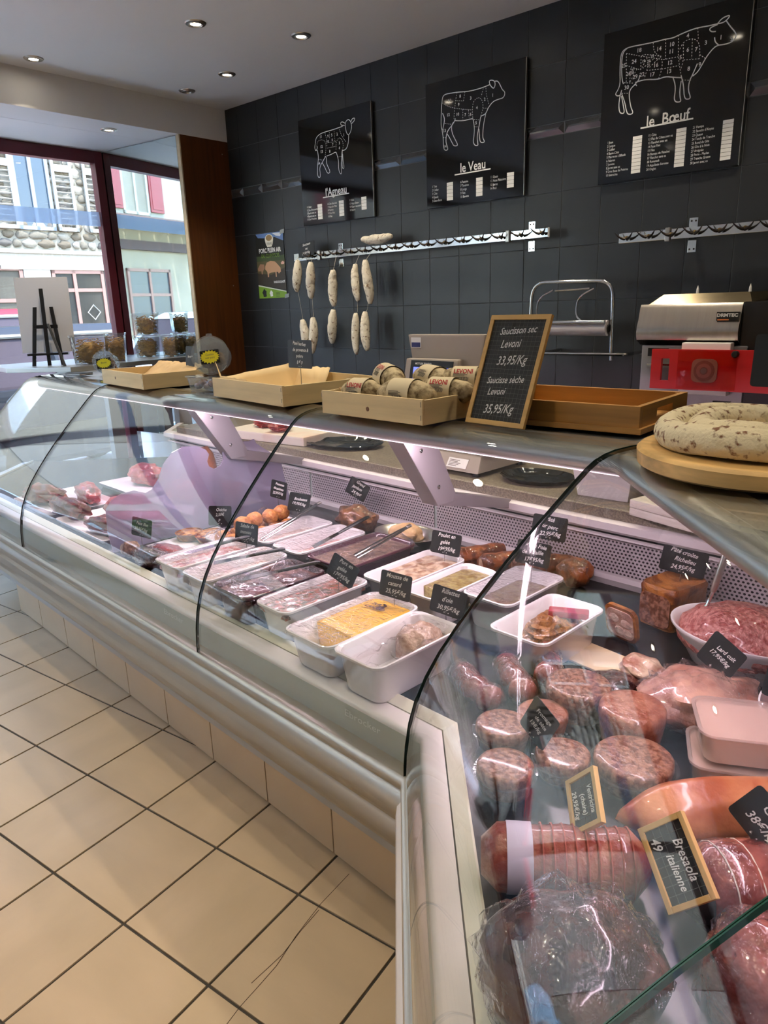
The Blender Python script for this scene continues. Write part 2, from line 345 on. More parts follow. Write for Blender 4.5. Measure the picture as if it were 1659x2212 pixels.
# ================================================================ THE DISPLAY COUNTER (bends 45 degrees at each end)
cC, nC, lL, mL, l0, m0 = D(AZC), D(AZC + 90), D(AZL), D(AZL + 90), D(AZ0), D(AZ0 + 90)
N2 = 0.969                                   # leg 2 offset: m = n - N2
_c1 = cC * 4.45 + nC * 0.965; K0 = _c1.dot(m0) - 0.965
def _meet(a, da, b, db):
    # intersection of lines {P.da=a} and {P.db=b}
    det = da.x * db.y - da.y * db.x
    return Vector(((a * db.y - b * da.y) / det, (da.x * b - db.x * a) / det, 0))
def s_mitre2(n): return _meet(n, nC, n - N2, mL)
def s_mitre1(n): return _meet(n, nC, n + K0, m0)
def s_c(c): return lambda n: cC * c + nC * n
def s_l(l): return lambda n: lL * l + mL * (n - N2)
_e0 = _c1.dot(l0)
def s_0(t): return lambda n: l0 * (_e0 + t) + m0 * (n + K0)
def sweep(profile, stations, closed=True):
    """profile [(n,z)] carried through the stations with mitred corners"""
    mb = MB(); k = len(profile)
    for s in stations:
        for n, z in profile:
            p = s(n); mb.v.append((p.x, p.y, z))
    m = len(stations)
    for i in range(m - 1):
        for j in range(k if closed else k - 1):
            a, b = j, (j + 1) % k
            mb.f.append((i * k + a, i * k + b, (i + 1) * k + b, (i + 1) * k + a))
    if closed:
        mb.f.append(tuple(range(k - 1, -1, -1))); mb.f.append(tuple((m - 1) * k + j for j in range(k)))
    return mb
M_BUMP = mat('aluminium_bumper', (196, 190, 178), 0.34, metal=0.9, var=0.05, vs=3, bump=0.015, bs=200)
M_FASC = mat('grey_fascia', (178, 176, 172), 0.5, var=0.03)
M_PANEL = mat('grey_green_panel', (186, 196, 190), 0.4, var=0.03)
M_LEDGE = mat('white_ledge', (240, 234, 234), 0.3, var=0.02)
M_DECK = mat('dark_deck', (28, 31, 34), 0.25, var=0.15, vs=5)
M_GLASSC = clear_mat('counter_glass', (0.975, 0.99, 0.985), 1.5, boost=1.15)
M_GEDGE = mat('green_glass_edge', (40, 92, 74), 0.15, spec=0.6)
M_GEDGE2 = mat('dark_glass_edge', (26, 44, 40), 0.15)
M_GRANITE = mat('speckled_granite', (150, 140, 122), 0.35, col2=(112, 104, 92), vs=160, detail=2)
M_TUBE = mat('pink_fluorescent', (255, 196, 226), 0.5, emit=7.0)
M_HOOD = mat('satin_steel_hood', (188, 188, 186), 0.36, metal=0.95, var=0.05, vs=4, bump=0.01, bs=150)
M_ARM = mat('grey_lacquered_arm', (150, 143, 147), 0.4, var=0.04)
# perforated back panel
M_PERF = bpy.data.materials.new('perforated_panel'); M_PERF.use_nodes = True
def _perf():
    nt = M_PERF.node_tree; N = nt.nodes.new; K = nt.links.new; b = nt.nodes['Principled BSDF']; b.inputs['Roughness'].default_value = 0.4; b.inputs['Metallic'].default_value = 0.1
    tc = N('ShaderNodeTexCoord'); mp = N('ShaderNodeMapping'); K(tc.outputs['UV'], mp.inputs[0])
    sep = N('ShaderNodeSeparateXYZ'); K(mp.outputs[0], sep.inputs[0])
    def mth(op, a, bb=None):
        n = N('ShaderNodeMath'); n.operation = op
        for i, x in enumerate((a, bb)):
            if x is None: continue
            if isinstance(x, (int, float)): n.inputs[i].default_value = x
            else: K(x, n.inputs[i])
        return n.outputs[0]
    u = mth('MULTIPLY', sep.outputs[0], 1 / 0.0135); v = mth('MULTIPLY', sep.outputs[1], 1 / 0.0117)
    row = mth('FLOOR', v); off = mth('MULTIPLY', mth('MODULO', row, 2.0), 0.5)
    fu = mth('SUBTRACT', mth('FRACT', mth('ADD', u, off)), 0.5); fv = mth('SUBTRACT', mth('FRACT', v), 0.5)
    d = mth('SQRT', mth('ADD', mth('MULTIPLY', fu, fu), mth('MULTIPLY', fv, fv))); hole = mth('LESS_THAN', d, 0.30)
    mx = N('ShaderNodeMixRGB'); mx.inputs[1].default_value = (*lin((206, 198, 202)), 1); mx.inputs[2].default_value = (*lin((62, 58, 62)), 1); K(hole, mx.inputs[0]); K(mx.outputs[0], b.inputs['Base Color'])
_perf()
LEG = [s_0(0.75), s_mitre1, s_mitre2, s_l(-0.75)]
ctr = thing('display_counter', 'long refrigerated glass display counter bending at both ends, aluminium bumper and tiled plinth', 'display counter')
PLC = [s_c(4.07), s_mitre2, s_l(-0.75)]
part(ctr, 'plinth', sweep([(1.114, 0), (2.0, 0), (2.0, 0.17), (1.114, 0.17)], PLC).mesh('plinth'), M_FGROUT)
pt = MB().box(-0.1655, 0.1655, -0.012, 0, 0.008, 0.163).mesh('plinth_tile', bevel=0.001); pt.materials.append(M_FTILE)
for k in range(-1, 8):
    c = 1.405 + 0.336 * k + 0.168
    part(ctr, 'plinth_tile', pt, None, FR['C'] @ TR(-c, 1.114, 0))
for k in range(3):
    part(ctr, 'plinth_tile', pt, None, FR['L'] @ TR(-0.73 + 0.336 * k, 0.145, 0))
part(ctr, 'cabinet_body', sweep([(1.12, 0.17), (2.1, 0.17), (2.1, 0.64), (1.12, 0.64)], LEG).mesh('cabinet_body'), M_FASC)
part(ctr, 'fascia', sweep([(1.06, 0.217), (1.06, 0.272), (1.12, 0.30), (1.3, 0.30), (1.3, 0.168), (1.118, 0.168), (1.09, 0.19)], [s_0(0.75), s_mitre1, s_mitre2, s_l(-0.75)]).mesh('fascia'), M_FASC)
bump_prof = [(1.062, 0.268), (1.040, 0.275), (1.020, 0.292), (1.007, 0.315), (1.001, 0.340), (1.002, 0.362), (1.008, 0.380), (1.014, 0.392), (1.012, 0.400), (1.004, 0.405), (0.990, 0.415), (0.972, 0.432), (0.958, 0.455), (0.952, 0.480), (0.955, 0.503), (0.966, 0.524),
             (0.970, 0.527), (0.966, 0.530), (0.957, 0.540), (0.953, 0.553), (0.956, 0.566), (0.966, 0.574), (0.985, 0.576), (1.10, 0.576), (1.10, 0.268)]
bo = part(ctr, 'bumper', sweep(bump_prof, LEG).mesh('bumper', smooth=True, angle=50), M_BUMP)
part(ctr, 'corner_strip', sweep([(0.995, 0.30), (0.985, 0.34), (0.985, 0.39), (0.962, 0.42), (0.945, 0.45), (0.940, 0.48), (0.944, 0.505), (0.955, 0.515), (1.01, 0.515), (1.02, 0.3)], [s_mitre2, s_l(0.55)]).mesh('corner_strip', smooth=True), M_LEDGE)
part(ctr, 'inner_panel', sweep([(0.996, 0.570), (0.999, 0.650), (1.02, 0.655), (1.02, 0.57)], LEG).mesh('inner_panel'), M_PANEL)
part(ctr, 'front_ledge', sweep([(0.9985, 0.651), (1.002, 0.659), (1.010, 0.664), (1.048, 0.667), (1.048, 0.645), (1.0, 0.640)], LEG).mesh('front_ledge', smooth=True, angle=60), M_LEDGE)
part(ctr, 'air_sill', sweep([(1.051, 0.668), (1.080, 0.678), (1.084, 0.677), (1.084, 0.62), (1.051, 0.62)], LEG).mesh('air_sill'), mat('sill_cream', (226, 224, 206), 0.35))
part(ctr, 'deck', sweep([(1.084, 0.645), (1.084, 0.668), (2.09, 0.668), (2.09, 0.645)], LEG).mesh('deck'), M_DECK)
# back panel with UVs in metres
def uv_sweep(nm, n, z0, z1, sts, m):
    pts = [s(n) for s in sts]; me = bpy.data.meshes.new(nm); vs = []; fs = []; uv = []; u = 0
    for i, p in enumerate(pts):
        if i: u += (pts[i] - pts[i - 1]).length
        for z in (z0, z1): vs.append((p.x, p.y, z)); uv.append((u, z))
    for i in range(len(pts) - 1): fs.append((2 * i, 2 * i + 2, 2 * i + 3, 2 * i + 1))
    me.from_pydata(vs, [], fs); L = me.uv_layers.new(name='UVMap')
    for lp in me.loops: L.data[lp.index].uv = uv[lp.vertex_index]
    return part(ctr, nm, me, m)
part(ctr, 'back_liner', sweep([(2.083, 0.66), (2.12, 0.66), (2.12, 0.88), (2.083, 0.88)], LEG).mesh('back_liner'), M_PANEL)
for a, b in ((s_c(3.9), s_c(2.66)), (s_c(2.645), s_c(1.86)), (s_c(1.845), s_mitre2)):
    uv_sweep('perforated_panel', 2.079, 0.705, 0.825, [a, b], M_PERF)
uv_sweep('perforated_panel', 2.079, 0.705, 0.825, [s_mitre2, s_l(-0.5)], M_PERF)
part(ctr, 'lower_rail', sweep([(2.060, 0.668), (2.052, 0.69), (2.060, 0.704), (2.08, 0.704), (2.08, 0.668)], LEG).mesh('lower_rail', smooth=True), M_LEDGE)
part(ctr, 'upper_rail', sweep([(2.064, 0.828), (2.064, 0.834), (2.08, 0.836), (2.08, 0.826)], LEG).mesh('upper_rail'), M_LEDGE)
part(ctr, 'shadow_gap', sweep([(2.078, 0.836), (2.078, 0.850), (2.09, 0.850), (2.09, 0.836)], LEG).mesh('shadow_gap'), M_BLACK)
part(ctr, 'rear_rail', sweep([(2.056, 0.850), (2.046, 0.860), (2.046, 0.884), (2.056, 0.890), (2.09, 0.890), (2.09, 0.850)], LEG).mesh('rear_rail', smooth=True), M_LEDGE)
# hood with the fluorescent tube
hood_prof = [(1.462, 1.198), (1.449, 1.206), (1.444, 1.220), (1.448, 1.236), (1.460, 1.249), (1.480, 1.255), (1.93, 1.255), (1.93, 1.238), (1.50, 1.238), (1.478, 1.226), (1.470, 1.212), (1.468, 1.200)]
part(ctr, 'hood', sweep(hood_prof, LEG).mesh('hood', smooth=True, angle=50), M_HOOD)
part(ctr, 'lip_glow_strip', sweep([(1.463, 1.1955), (1.463, 1.1985), (1.469, 1.1985), (1.469, 1.1955)], LEG[1:]).mesh('lip_glow_strip'), mat('lip_glow_pink', (255, 224, 240), 0.5, emit=1.6))  # glowing strip added to draw the tube-lit bottom edge of the lip
TLEG = [s_c(4.0), s_mitre2, s_l(-0.6)]
tb = MB(); tube_c = [(s(1.515)) for s in TLEG]
for a, b in zip(tube_c, tube_c[1:]):
    d = (b - a).normalized() * 0.03
    part(ctr, 'light_tube', MB().tube([(a.x + d.x, a.y + d.y, 1.221), (b.x - d.x, b.y - d.y, 1.221)], 0.012, 10).mesh('light_tube', smooth=True), M_TUBE)
    L = bpy.data.lights.new('tube_light', 'AREA'); L.shape = 'RECTANGLE'; L.size = (b - a).length - 0.1; L.size_y = 0.03; L.energy = (3.3 if a is tube_c[0] else 1.7) * (b - a).length; L.color = (1.0, 0.80, 0.90)
    o = bpy.data.objects.new('tube_light', L); COL.objects.link(o); o.parent = ctr
    mid = (a + b) / 2; o.location = (mid.x, mid.y, 1.206); ang = math.atan2(d.y, d.x); o.rotation_euler = (0, 0, ang)
# support arms
for c in (1.50, 2.70, 0.2):
    fr, xx = ('C', -c) if c > 0.5 else ('L', -0.30)
    off = 0 if fr == 'C' else -N2
    mb = MB(); w = 0.035
    def yz(n, z): return (n + off, z)
    A = [(1.47, 1.236), (1.62, 1.236), (1.745, 0.985), (1.735, 0.955), (1.66, 0.955)]
    mb.prism([yz(*q) for q in A], -w, w, TR(xx, 0, 0) @ Matrix(((0, 0, 1, 0), (1, 0, 0, 0), (0, 1, 0, 0), (0, 0, 0, 1))))
    ar = part(ctr, 'support_arm', mb.mesh('support_arm', bevel=0.004), M_ARM, FR[fr])
    f = MB().prism([yz(*q) for q in [(1.66, 0.957), (1.735, 0.985), (2.06, 0.895), (2.06, 0.86)]], -w * 0.9, w * 0.9, TR(xx, 0, 0) @ Matrix(((0, 0, 1, 0), (1, 0, 0, 0), (0, 1, 0, 0), (0, 0, 0, 1))))
    ft = part(ar, 'foot_plate', f.mesh('foot_plate', bevel=0.003), M_ARM)
    for q in ((1.58, 1.15), (1.66, 1.02)):
        part(ar, 'bolt', MB().lathe([(0.007, 0), (0.007, 0.003), (0.004, 0.005)], 10, TR(xx + w, q[0] + off, q[1]) @ RY(math.pi / 2)).mesh('bolt', smooth=True), M_CHROME)
# curved glass panels
g_prof = [(0.964, 0.560), (0.965, 0.600), (0.969, 0.650), (0.978, 0.705), (0.993, 0.757), (1.016, 0.808), (1.047, 0.860), (1.088, 0.915), (1.135, 0.972), (1.190, 1.034), (1.250, 1.097), (1.310, 1.157), (1.355, 1.201), (1.382, 1.226), (1.402, 1.241), (1.424, 1.251), (1.450, 1.258), (1.490, 1.2625), (1.54, 1.2635)]
def offset_prof(pr, t):
    out = []
    for i in range(len(pr)):
        a = pr[max(0, i - 1)]; b = pr[min(len(pr) - 1, i + 1)]; d = Vector((b[0] - a[0], b[1] - a[1])).normalized()
        out.append((pr[i][0] + d.y * t, pr[i][1] - d.x * t))
    return out
gp_in = offset_prof(g_prof, 0.0065)
def shift(s, d):
    return lambda n: s(n) + d
gaps = [(s_c(4.30), s_c(3.385), 'left_end'), (s_c(3.370), s_c(1.848), 'centre_left'), (s_c(1.840), shift(s_mitre2, cC * 0.006), 'centre_right'), (shift(s_mitre2, -lL * 0.006), s_l(0.478), 'corner'), (s_l(0.474), s_l(-0.7), 'near')]
for a, b, nm in gaps:
    pts = max(2, 3); gl = sweep(g_prof + gp_in[::-1], [a, b]); k = len(g_prof) * 2
    gl.f = [f for f in gl.f if len(f) == 4]          # clear faces only; the cut edges are a part of their own
    g = part(ctr, 'glass_panel', gl.mesh('glass_panel', smooth=True, angle=60), M_GLASSC)
    for s, sg in ((a, -1), (b, 1)):
        e = sweep(g_prof + gp_in[::-1], [s, shift(s, ((b(1.1) - a(1.1)).normalized()) * (0.0015 * sg))]).mesh('cut_edge')
        part(g, 'cut_edge', e, M_BLACK if nm == 'left_end' and sg == 1 else (M_GEDGE if nm in ('corner', 'near') and (nm, sg) != ('corner', -1) else M_GEDGE2))
# the left end glass turns the corner towards the shop window
gl = sweep(g_prof + gp_in[::-1], [s_0(0.6), s_mitre1]); gl.f = [f for f in gl.f if len(f) == 4]
part(ctr, 'glass_panel', gl.mesh('glass_panel', smooth=True, angle=60), M_GLASSC)
# maker's lettering on the ledge panel, seen on the clear glass
M_ETCH = mat('etched_white', (226, 232, 230), 0.7)
for c in (1.13, 2.04):
    text(ctr, 'Ebrocker', 0.026, M_ETCH, FR['C'] @ TR(-c, 0.9955, 0.625) @ RX(R(88)), name='maker_lettering', sx=1.3)
# window-side ledge on the short left leg
lg = MB(); pts = [(-4.28, 2.02), (-4.36, 2.94), (-5.08, 2.855), (-5.08, 1.85), (-4.66, 1.80)]
lg.prism(pts, 1.2565, 1.285)
part(ctr, 'end_shelf', lg.mesh('end_shelf', bevel=0.003), M_HOOD, FR['W'])
part(ctr, 'shelf_post', MB().box(-4.46, -4.40, 2.80, 2.90, 0, 1.256).box(-5.05, -4.99, 2.6, 2.7, 0, 1.256).mesh('shelf_post'), M_FASC, FR['W'])
# granite work surface behind the case
single('worktop', sweep([(2.07, 0.891), (2.07, 0.924), (2.075, 0.928), (2.50, 0.928), (2.50, 0.891)], [s_c(3.9), s_mitre2, s_l(-0.75)]).mesh('worktop'), M_GRANITE, 'speckled granite work surface running behind the glass display case', 'worktop')
# ================================================================ ON THE BACK WALL
VEAU_S = [[(0.667,0.872),(0.587,0.863),(0.487,0.862),(0.418,0.868),(0.338,0.88),(0.268,0.885),(0.222,0.888),(0.192,0.88),(0.18,0.852),(0.173,0.785),(0.167,0.708),(0.167,0.647),(0.178,0.615)],[(0.183,0.748),(0.203,0.71),(0.202,0.675),(0.187,0.627),(0.178,0.612)],[(0.178,0.612),(0.19,0.555),(0.192,0.48),(0.203,0.453),(0.24,0.45),(0.233,0.482),(0.217,0.515),(0.222,0.568),(0.242,0.608),(0.303,0.65),(0.32,0.683)],[(0.228,0.583),(0.255,0.548),(0.285,0.5),(0.302,0.473),(0.335,0.468),(0.343,0.478),(0.32,0.517),(0.29,0.565),(0.277,0.612),(0.285,0.645),(0.3,0.658)],[(0.315,0.667),(0.397,0.652),(0.453,0.652),(0.498,0.652),(0.505,0.642),(0.517,0.572),(0.51,0.505),(0.503,0.472),(0.522,0.442),(0.553,0.438),(0.55,0.462),(0.542,0.5),(0.555,0.557),(0.568,0.605),(0.577,0.653),(0.593,0.658),(0.627,0.663),(0.653,0.707),(0.697,0.743),(0.75,0.75),(0.792,0.75),(0.808,0.767),(0.81,0.792),(0.785,0.812),(0.763,0.852),(0.742,0.883),(0.715,0.887)],[(0.627,0.662),(0.605,0.582),(0.6,0.507),(0.603,0.482),(0.62,0.458),(0.602,0.452),(0.577,0.46),(0.57,0.482),(0.565,0.522),(0.562,0.563)],[(0.667,0.872),(0.66,0.89),(0.663,0.902),(0.683,0.902),(0.71,0.89),(0.718,0.865),(0.71,0.843),(0.7,0.838),(0.682,0.852),(0.667,0.872)]]
VEAU_D = [[(0.338,0.88),(0.322,0.818),(0.308,0.727),(0.305,0.683)],[(0.418,0.867),(0.405,0.802)],[(0.322,0.818),(0.405,0.802)],[(0.183,0.827),(0.245,0.788),(0.315,0.763),(0.397,0.74),(0.493,0.718)],[(0.397,0.74),(0.397,0.66)],[(0.455,0.723),(0.462,0.662)],[(0.498,0.658),(0.493,0.727),(0.503,0.775),(0.532,0.797),(0.565,0.797),(0.592,0.772),(0.602,0.733),(0.598,0.7),(0.577,0.653)],[(0.602,0.857),(0.582,0.802)],[(0.628,0.855),(0.632,0.802),(0.658,0.73)],[(0.598,0.712),(0.648,0.703)],[(0.512,0.642),(0.567,0.63)],[(0.517,0.587),(0.56,0.578)],[(0.208,0.663),(0.273,0.647)],[(0.19,0.557),(0.217,0.55)]]
VEAU_N = [('11',0.26,0.83),('8',0.37,0.843),('3',0.478,0.808),('9',0.355,0.782),('2',0.617,0.773),('1',0.695,0.788),('12',0.245,0.723),('10',0.342,0.71),('7',0.422,0.693),('6',0.477,0.687),('4',0.54,0.725),('5',0.533,0.612),('13',0.203,0.607),('14',0.208,0.482)]
AGN_S = [[(0.607,0.845),(0.482,0.838),(0.375,0.837),(0.3,0.828),(0.253,0.802),(0.238,0.755),(0.227,0.717),(0.238,0.69),(0.255,0.692),(0.268,0.723)],[(0.267,0.69),(0.275,0.612),(0.255,0.552),(0.247,0.448),(0.283,0.432),(0.29,0.47),(0.282,0.528),(0.333,0.577),(0.38,0.618)],[(0.327,0.563),(0.362,0.517),(0.39,0.46),(0.428,0.46),(0.425,0.488),(0.385,0.548),(0.387,0.61)],[(0.392,0.618),(0.467,0.625),(0.52,0.638),(0.533,0.623)],[(0.53,0.63),(0.557,0.558),(0.55,0.47),(0.575,0.427),(0.593,0.438),(0.588,0.5),(0.598,0.567),(0.608,0.632)],[(0.613,0.632),(0.608,0.565),(0.6,0.492),(0.613,0.47),(0.628,0.48),(0.618,0.55),(0.615,0.603)],[(0.608,0.635),(0.665,0.637),(0.698,0.685),(0.707,0.757)],[(0.707,0.757),(0.683,0.773),(0.667,0.822),(0.665,0.868),(0.69,0.89),(0.72,0.892),(0.748,0.86),(0.75,0.808),(0.723,0.767),(0.707,0.763)],[(0.658,0.85),(0.612,0.857),(0.603,0.882),(0.63,0.887),(0.663,0.868)],[(0.745,0.867),(0.76,0.89),(0.797,0.892),(0.788,0.867),(0.752,0.85)],[(0.607,0.845),(0.632,0.848)]]
AGN_D = [[(0.385,0.83),(0.402,0.772),(0.403,0.703)],[(0.445,0.825),(0.445,0.765)],[(0.512,0.823),(0.517,0.733)],[(0.585,0.828),(0.612,0.765),(0.668,0.703)],[(0.422,0.735),(0.527,0.728)],[(0.407,0.688),(0.533,0.687)],[(0.258,0.725),(0.273,0.772),(0.338,0.778),(0.39,0.747),(0.388,0.678),(0.368,0.612)],[(0.527,0.657),(0.532,0.723),(0.577,0.76),(0.62,0.73),(0.632,0.668),(0.603,0.633)],[(0.275,0.605),(0.323,0.592)],[(0.548,0.587),(0.6,0.587)]]
AGN_N = [('11',0.323,0.803),('9',0.425,0.792),('5',0.478,0.793),('6',0.482,0.752),('2',0.552,0.79),('1',0.642,0.768),('10',0.415,0.745),('7',0.485,0.707),('3',0.578,0.707),('4',0.575,0.663),('12',0.325,0.712),('13',0.325,0.667),('8',0.44,0.653),('14',0.278,0.565)]
BOE_S = [[(0.8,0.878),(0.743,0.878),(0.662,0.885),(0.608,0.882),(0.543,0.872),(0.498,0.862),(0.447,0.868),(0.375,0.867),(0.278,0.872),(0.202,0.877),(0.163,0.873),(0.137,0.857),(0.13,0.82),(0.13,0.743),(0.138,0.655),(0.123,0.618),(0.105,0.598),(0.115,0.582),(0.142,0.578),(0.152,0.613)],[(0.175,0.872),(0.15,0.858),(0.14,0.818),(0.142,0.74),(0.152,0.672),(0.163,0.65)],[(0.143,0.585),(0.135,0.528),(0.142,0.473),(0.162,0.457),(0.183,0.46),(0.17,0.512),(0.152,0.575)],[(0.153,0.588),(0.18,0.53),(0.2,0.453),(0.225,0.44),(0.25,0.447),(0.228,0.487),(0.212,0.553),(0.21,0.602),(0.252,0.632),(0.277,0.655),(0.28,0.683)],[(0.25,0.642),(0.317,0.648),(0.413,0.628),(0.465,0.637),(0.528,0.618),(0.575,0.607)],[(0.242,0.623),(0.252,0.632),(0.263,0.618)],[(0.518,0.622),(0.538,0.575),(0.542,0.528),(0.537,0.483),(0.552,0.46),(0.588,0.457),(0.578,0.485),(0.572,0.532),(0.578,0.587)],[(0.575,0.618),(0.597,0.555),(0.608,0.47),(0.643,0.462),(0.65,0.475),(0.63,0.52),(0.633,0.575),(0.655,0.615),(0.678,0.67)],[(0.652,0.6),(0.685,0.618),(0.71,0.658),(0.737,0.702),(0.78,0.745),(0.808,0.75)],[(0.808,0.75),(0.86,0.745),(0.897,0.753),(0.915,0.778),(0.905,0.803),(0.873,0.84),(0.842,0.882)],[(0.808,0.75),(0.782,0.775),(0.777,0.802)],[(0.788,0.878),(0.817,0.905),(0.867,0.91),(0.847,0.885),(0.82,0.875),(0.788,0.878)],[(0.79,0.873),(0.753,0.868),(0.738,0.858),(0.752,0.84),(0.782,0.835)]]
BOE_D = [[(0.363,0.865),(0.373,0.803),(0.435,0.758),(0.438,0.688),(0.418,0.632)],[(0.45,0.867),(0.458,0.743)],[(0.537,0.872),(0.545,0.738),(0.568,0.643),(0.578,0.608)],[(0.662,0.885),(0.672,0.813)],[(0.552,0.783),(0.573,0.823),(0.627,0.833),(0.673,0.805),(0.688,0.752),(0.688,0.695)],[(0.573,0.808),(0.583,0.712),(0.567,0.652)],[(0.632,0.828),(0.637,0.71)],[(0.583,0.712),(0.688,0.697)],[(0.442,0.745),(0.545,0.74)],[(0.435,0.688),(0.553,0.685)],[(0.172,0.842),(0.183,0.655)],[(0.172,0.842),(0.283,0.8),(0.435,0.748)],[(0.282,0.802),(0.285,0.712)],[(0.177,0.765),(0.283,0.715)],[(0.328,0.702),(0.43,0.69)],[(0.337,0.728),(0.315,0.653)],[(0.212,0.74),(0.207,0.65)],[(0.257,0.727),(0.212,0.655)],[(0.167,0.657),(0.24,0.64)],[(0.152,0.592),(0.205,0.582)],[(0.582,0.592),(0.643,0.577)],[(0.69,0.72),(0.735,0.685)],[(0.288,0.802),(0.305,0.808),(0.428,0.768)],[(0.328,0.782),(0.293,0.728)],[(0.372,0.763),(0.3,0.722)],[(0.403,0.755),(0.348,0.717)]]
BOE_N = [('18',0.265,0.84),('14',0.407,0.817),('10',0.495,0.825),('11',0.495,0.782),('4',0.6,0.852),('6',0.607,0.767),('7',0.663,0.757),('3',0.723,0.783),('1',0.818,0.792),('2',0.887,0.768),('24',0.233,0.777),('25',0.157,0.767),('12',0.49,0.715),('16',0.393,0.72),('5',0.562,0.732),('13',0.488,0.662),('8',0.623,0.65),('9',0.695,0.66),('17',0.37,0.667),('22',0.297,0.682),('26',0.195,0.708),('29',0.247,0.678),('30',0.188,0.622),('15',0.363,0.783),('19',0.302,0.765),('20',0.34,0.757),('21',0.342,0.732),('27',0.228,0.725),('28',0.225,0.707)]
M_ACRYL = mat('black_acrylic', (9, 10, 13), 0.06, spec=0.5)
M_PRINT = mat('white_print', (238, 238, 236), 0.5)
M_SIDE = mat('poster_edge', (60, 52, 44), 0.4)
def ribbon(mb, pts, w, y=-0.0006, dash=None):
    P = [Vector((u * 0.6, 0, v * 0.6)) for u, v in pts]
    segs = []
    if dash is None: segs = [P]
    else:
        on = True; acc = 0; cur = [P[0]]
        for a, b in zip(P, P[1:]):
            d = (b - a).length; t = 0
            while d - t > 1e-6:
                step = min(dash - acc, d - t); t += step; acc += step; q = a + (b - a) * (t / d)
                if on: cur.append(q)
                if acc >= dash - 1e-7:
                    if on and len(cur) > 1: segs.append(cur)
                    on = not on; acc = 0; cur = [q]
        if on and len(cur) > 1: segs.append(cur)
    for S in segs:
        L = []; Rr = []
        for i, p in enumerate(S):
            d = (S[min(i + 1, len(S) - 1)] - S[max(i - 1, 0)]).normalized(); n = Vector((-d.z, 0, d.x)) * (w / 2)
            L.append(p + n); Rr.append(p - n)
        o = len(mb.v)
        mb.v += [(q.x, y, q.z) for q in L] + [(q.x, y, q.z) for q in Rr]; k = len(S)
        mb.f += [(o + i, o + i + 1, o + k + i + 1, o + k + i) for i in range(k - 1)]
def smooth_path(pts, it=2):
    for _ in range(it):
        q = [pts[0]]
        for a, b in zip(pts, pts[1:]):
            q += [(a[0] * .75 + b[0] * .25, a[1] * .75 + b[1] * .25), (a[0] * .25 + b[0] * .75, a[1] * .25 + b[1] * .75)]
        pts = q + [pts[-1]]
    return pts
UP = RX(math.pi / 2)
def meat_poster(x0, S, Dd, NN, title, ty, ul, lists, label, dashw=0.0032, num=0.020):
    t = thing('meat_cuts_poster', label, 'poster', 'W', (x0, 3.326, 2.081), group='meat cut posters on the slate wall')
    part(t, 'board', MB().box(0, 0.6, 0, 0.0145, 0, 0.6).mesh('board', bevel=0.001), M_ACRYL)
    part(t, 'board_edge', MB().box(0.6, 0.602, -0.0002, 0.0145, 0, 0.6).mesh('board_edge'), M_STEEL)
    mb = MB()
    for s in S: ribbon(mb, smooth_path(s), 0.0042)
    part(t, 'animal_outline', mb.mesh('animal_outline'), M_PRINT)
    mb = MB()
    for s in Dd: ribbon(mb, smooth_path(s), 0.0026, -0.0005, 0.0058)
    part(t, 'cut_lines', mb.mesh('cut_lines'), M_PRINT)['kind'] = 'stuff'
    for k, u, v in NN: text(t, k, num if len(NN) < 20 or k not in ('15', '19', '20', '21', '27', '28') else num * 0.65, M_PRINT, TR(u * .6, -0.0008, v * .6) @ UP, name='cut_number', thick=0.0004)
    text(t, title, 0.062, M_PRINT, TR(0.5 * .6, -0.0008, ty * .6) @ UP, name='title', thick=0.0009, sx=0.86)
    mb = MB(); ribbon(mb, [(0.31, ul), (0.68, ul)], 0.006); part(t, 'title_rule', mb.mesh('title_rule'), M_PRINT)
    n = max(len(l) for l in lists)
    for col, (tx, bx) in zip(lists, ((0.062, 0.225), (0.372, 0.535), (0.68, 0.842)) if n < 8 else ((0.062, 0.258), (0.372, 0.571), (0.682, 0.880))):
        top = 0.190 if n < 8 else 0.291; st = 0.0295 if n < 8 else 0.0249
        for i, s in enumerate(col):
            z = top - st * (i + 0.5)
            text(t, s, 0.0165 if n < 8 else 0.0142, M_PRINT, TR(tx * .6, -0.0007, z * .6) @ UP, 'LEFT', name='cut_name', sx=0.74)
            part(t, 'price_box', PBOX if n < 8 else PBOX2, None, TR(bx * .6, -0.0006, z * .6))
PBOX = MB().box(0, 0.040, -0.0004, 0, -0.0082, 0.0082).mesh('price_box'); PBOX.materials.append(M_PRINT)
PBOX2 = MB().box(0, 0.041, -0.0004, 0, -0.0068, 0.0068).mesh('price_box'); PBOX2.materials.append(M_PRINT)
meat_poster(-3.575, AGN_S, AGN_D, AGN_N, "l'Agneau", 0.283, 0.2435, [['1 Collier', '2 Côte Découverte', '3 Épaule avec os', '4 Épaule sans os', '5 Côte Première'], ['6 Côte Seconde', '7 Haut-de-Côte', '8 Poitrine', '9 Côte Filet', '10 Filet'], ['11 Selle', '12 Gigot Entier', '13 Gigot raccourci', '14 Souris']],
            'black glossy lamb cuts poster with white line drawing, nearest the window', num=0.021)
meat_poster(-2.585, VEAU_S, VEAU_D, VEAU_N, 'le Veau', 0.285, 0.242, [['1 Tête', '2 Collier', '3 Côte', '4 Épaule', '5 Osso-Buco'], ['6 Poitrine', '7 Tendron', '8 Longe', '9 Filet', '10 Bavette'], ['11 Quasi', '12 Noix Pâtissière', '13 Jarret', '14 Pied']],
            'black glossy veal cuts poster with white calf drawing, middle of the three')
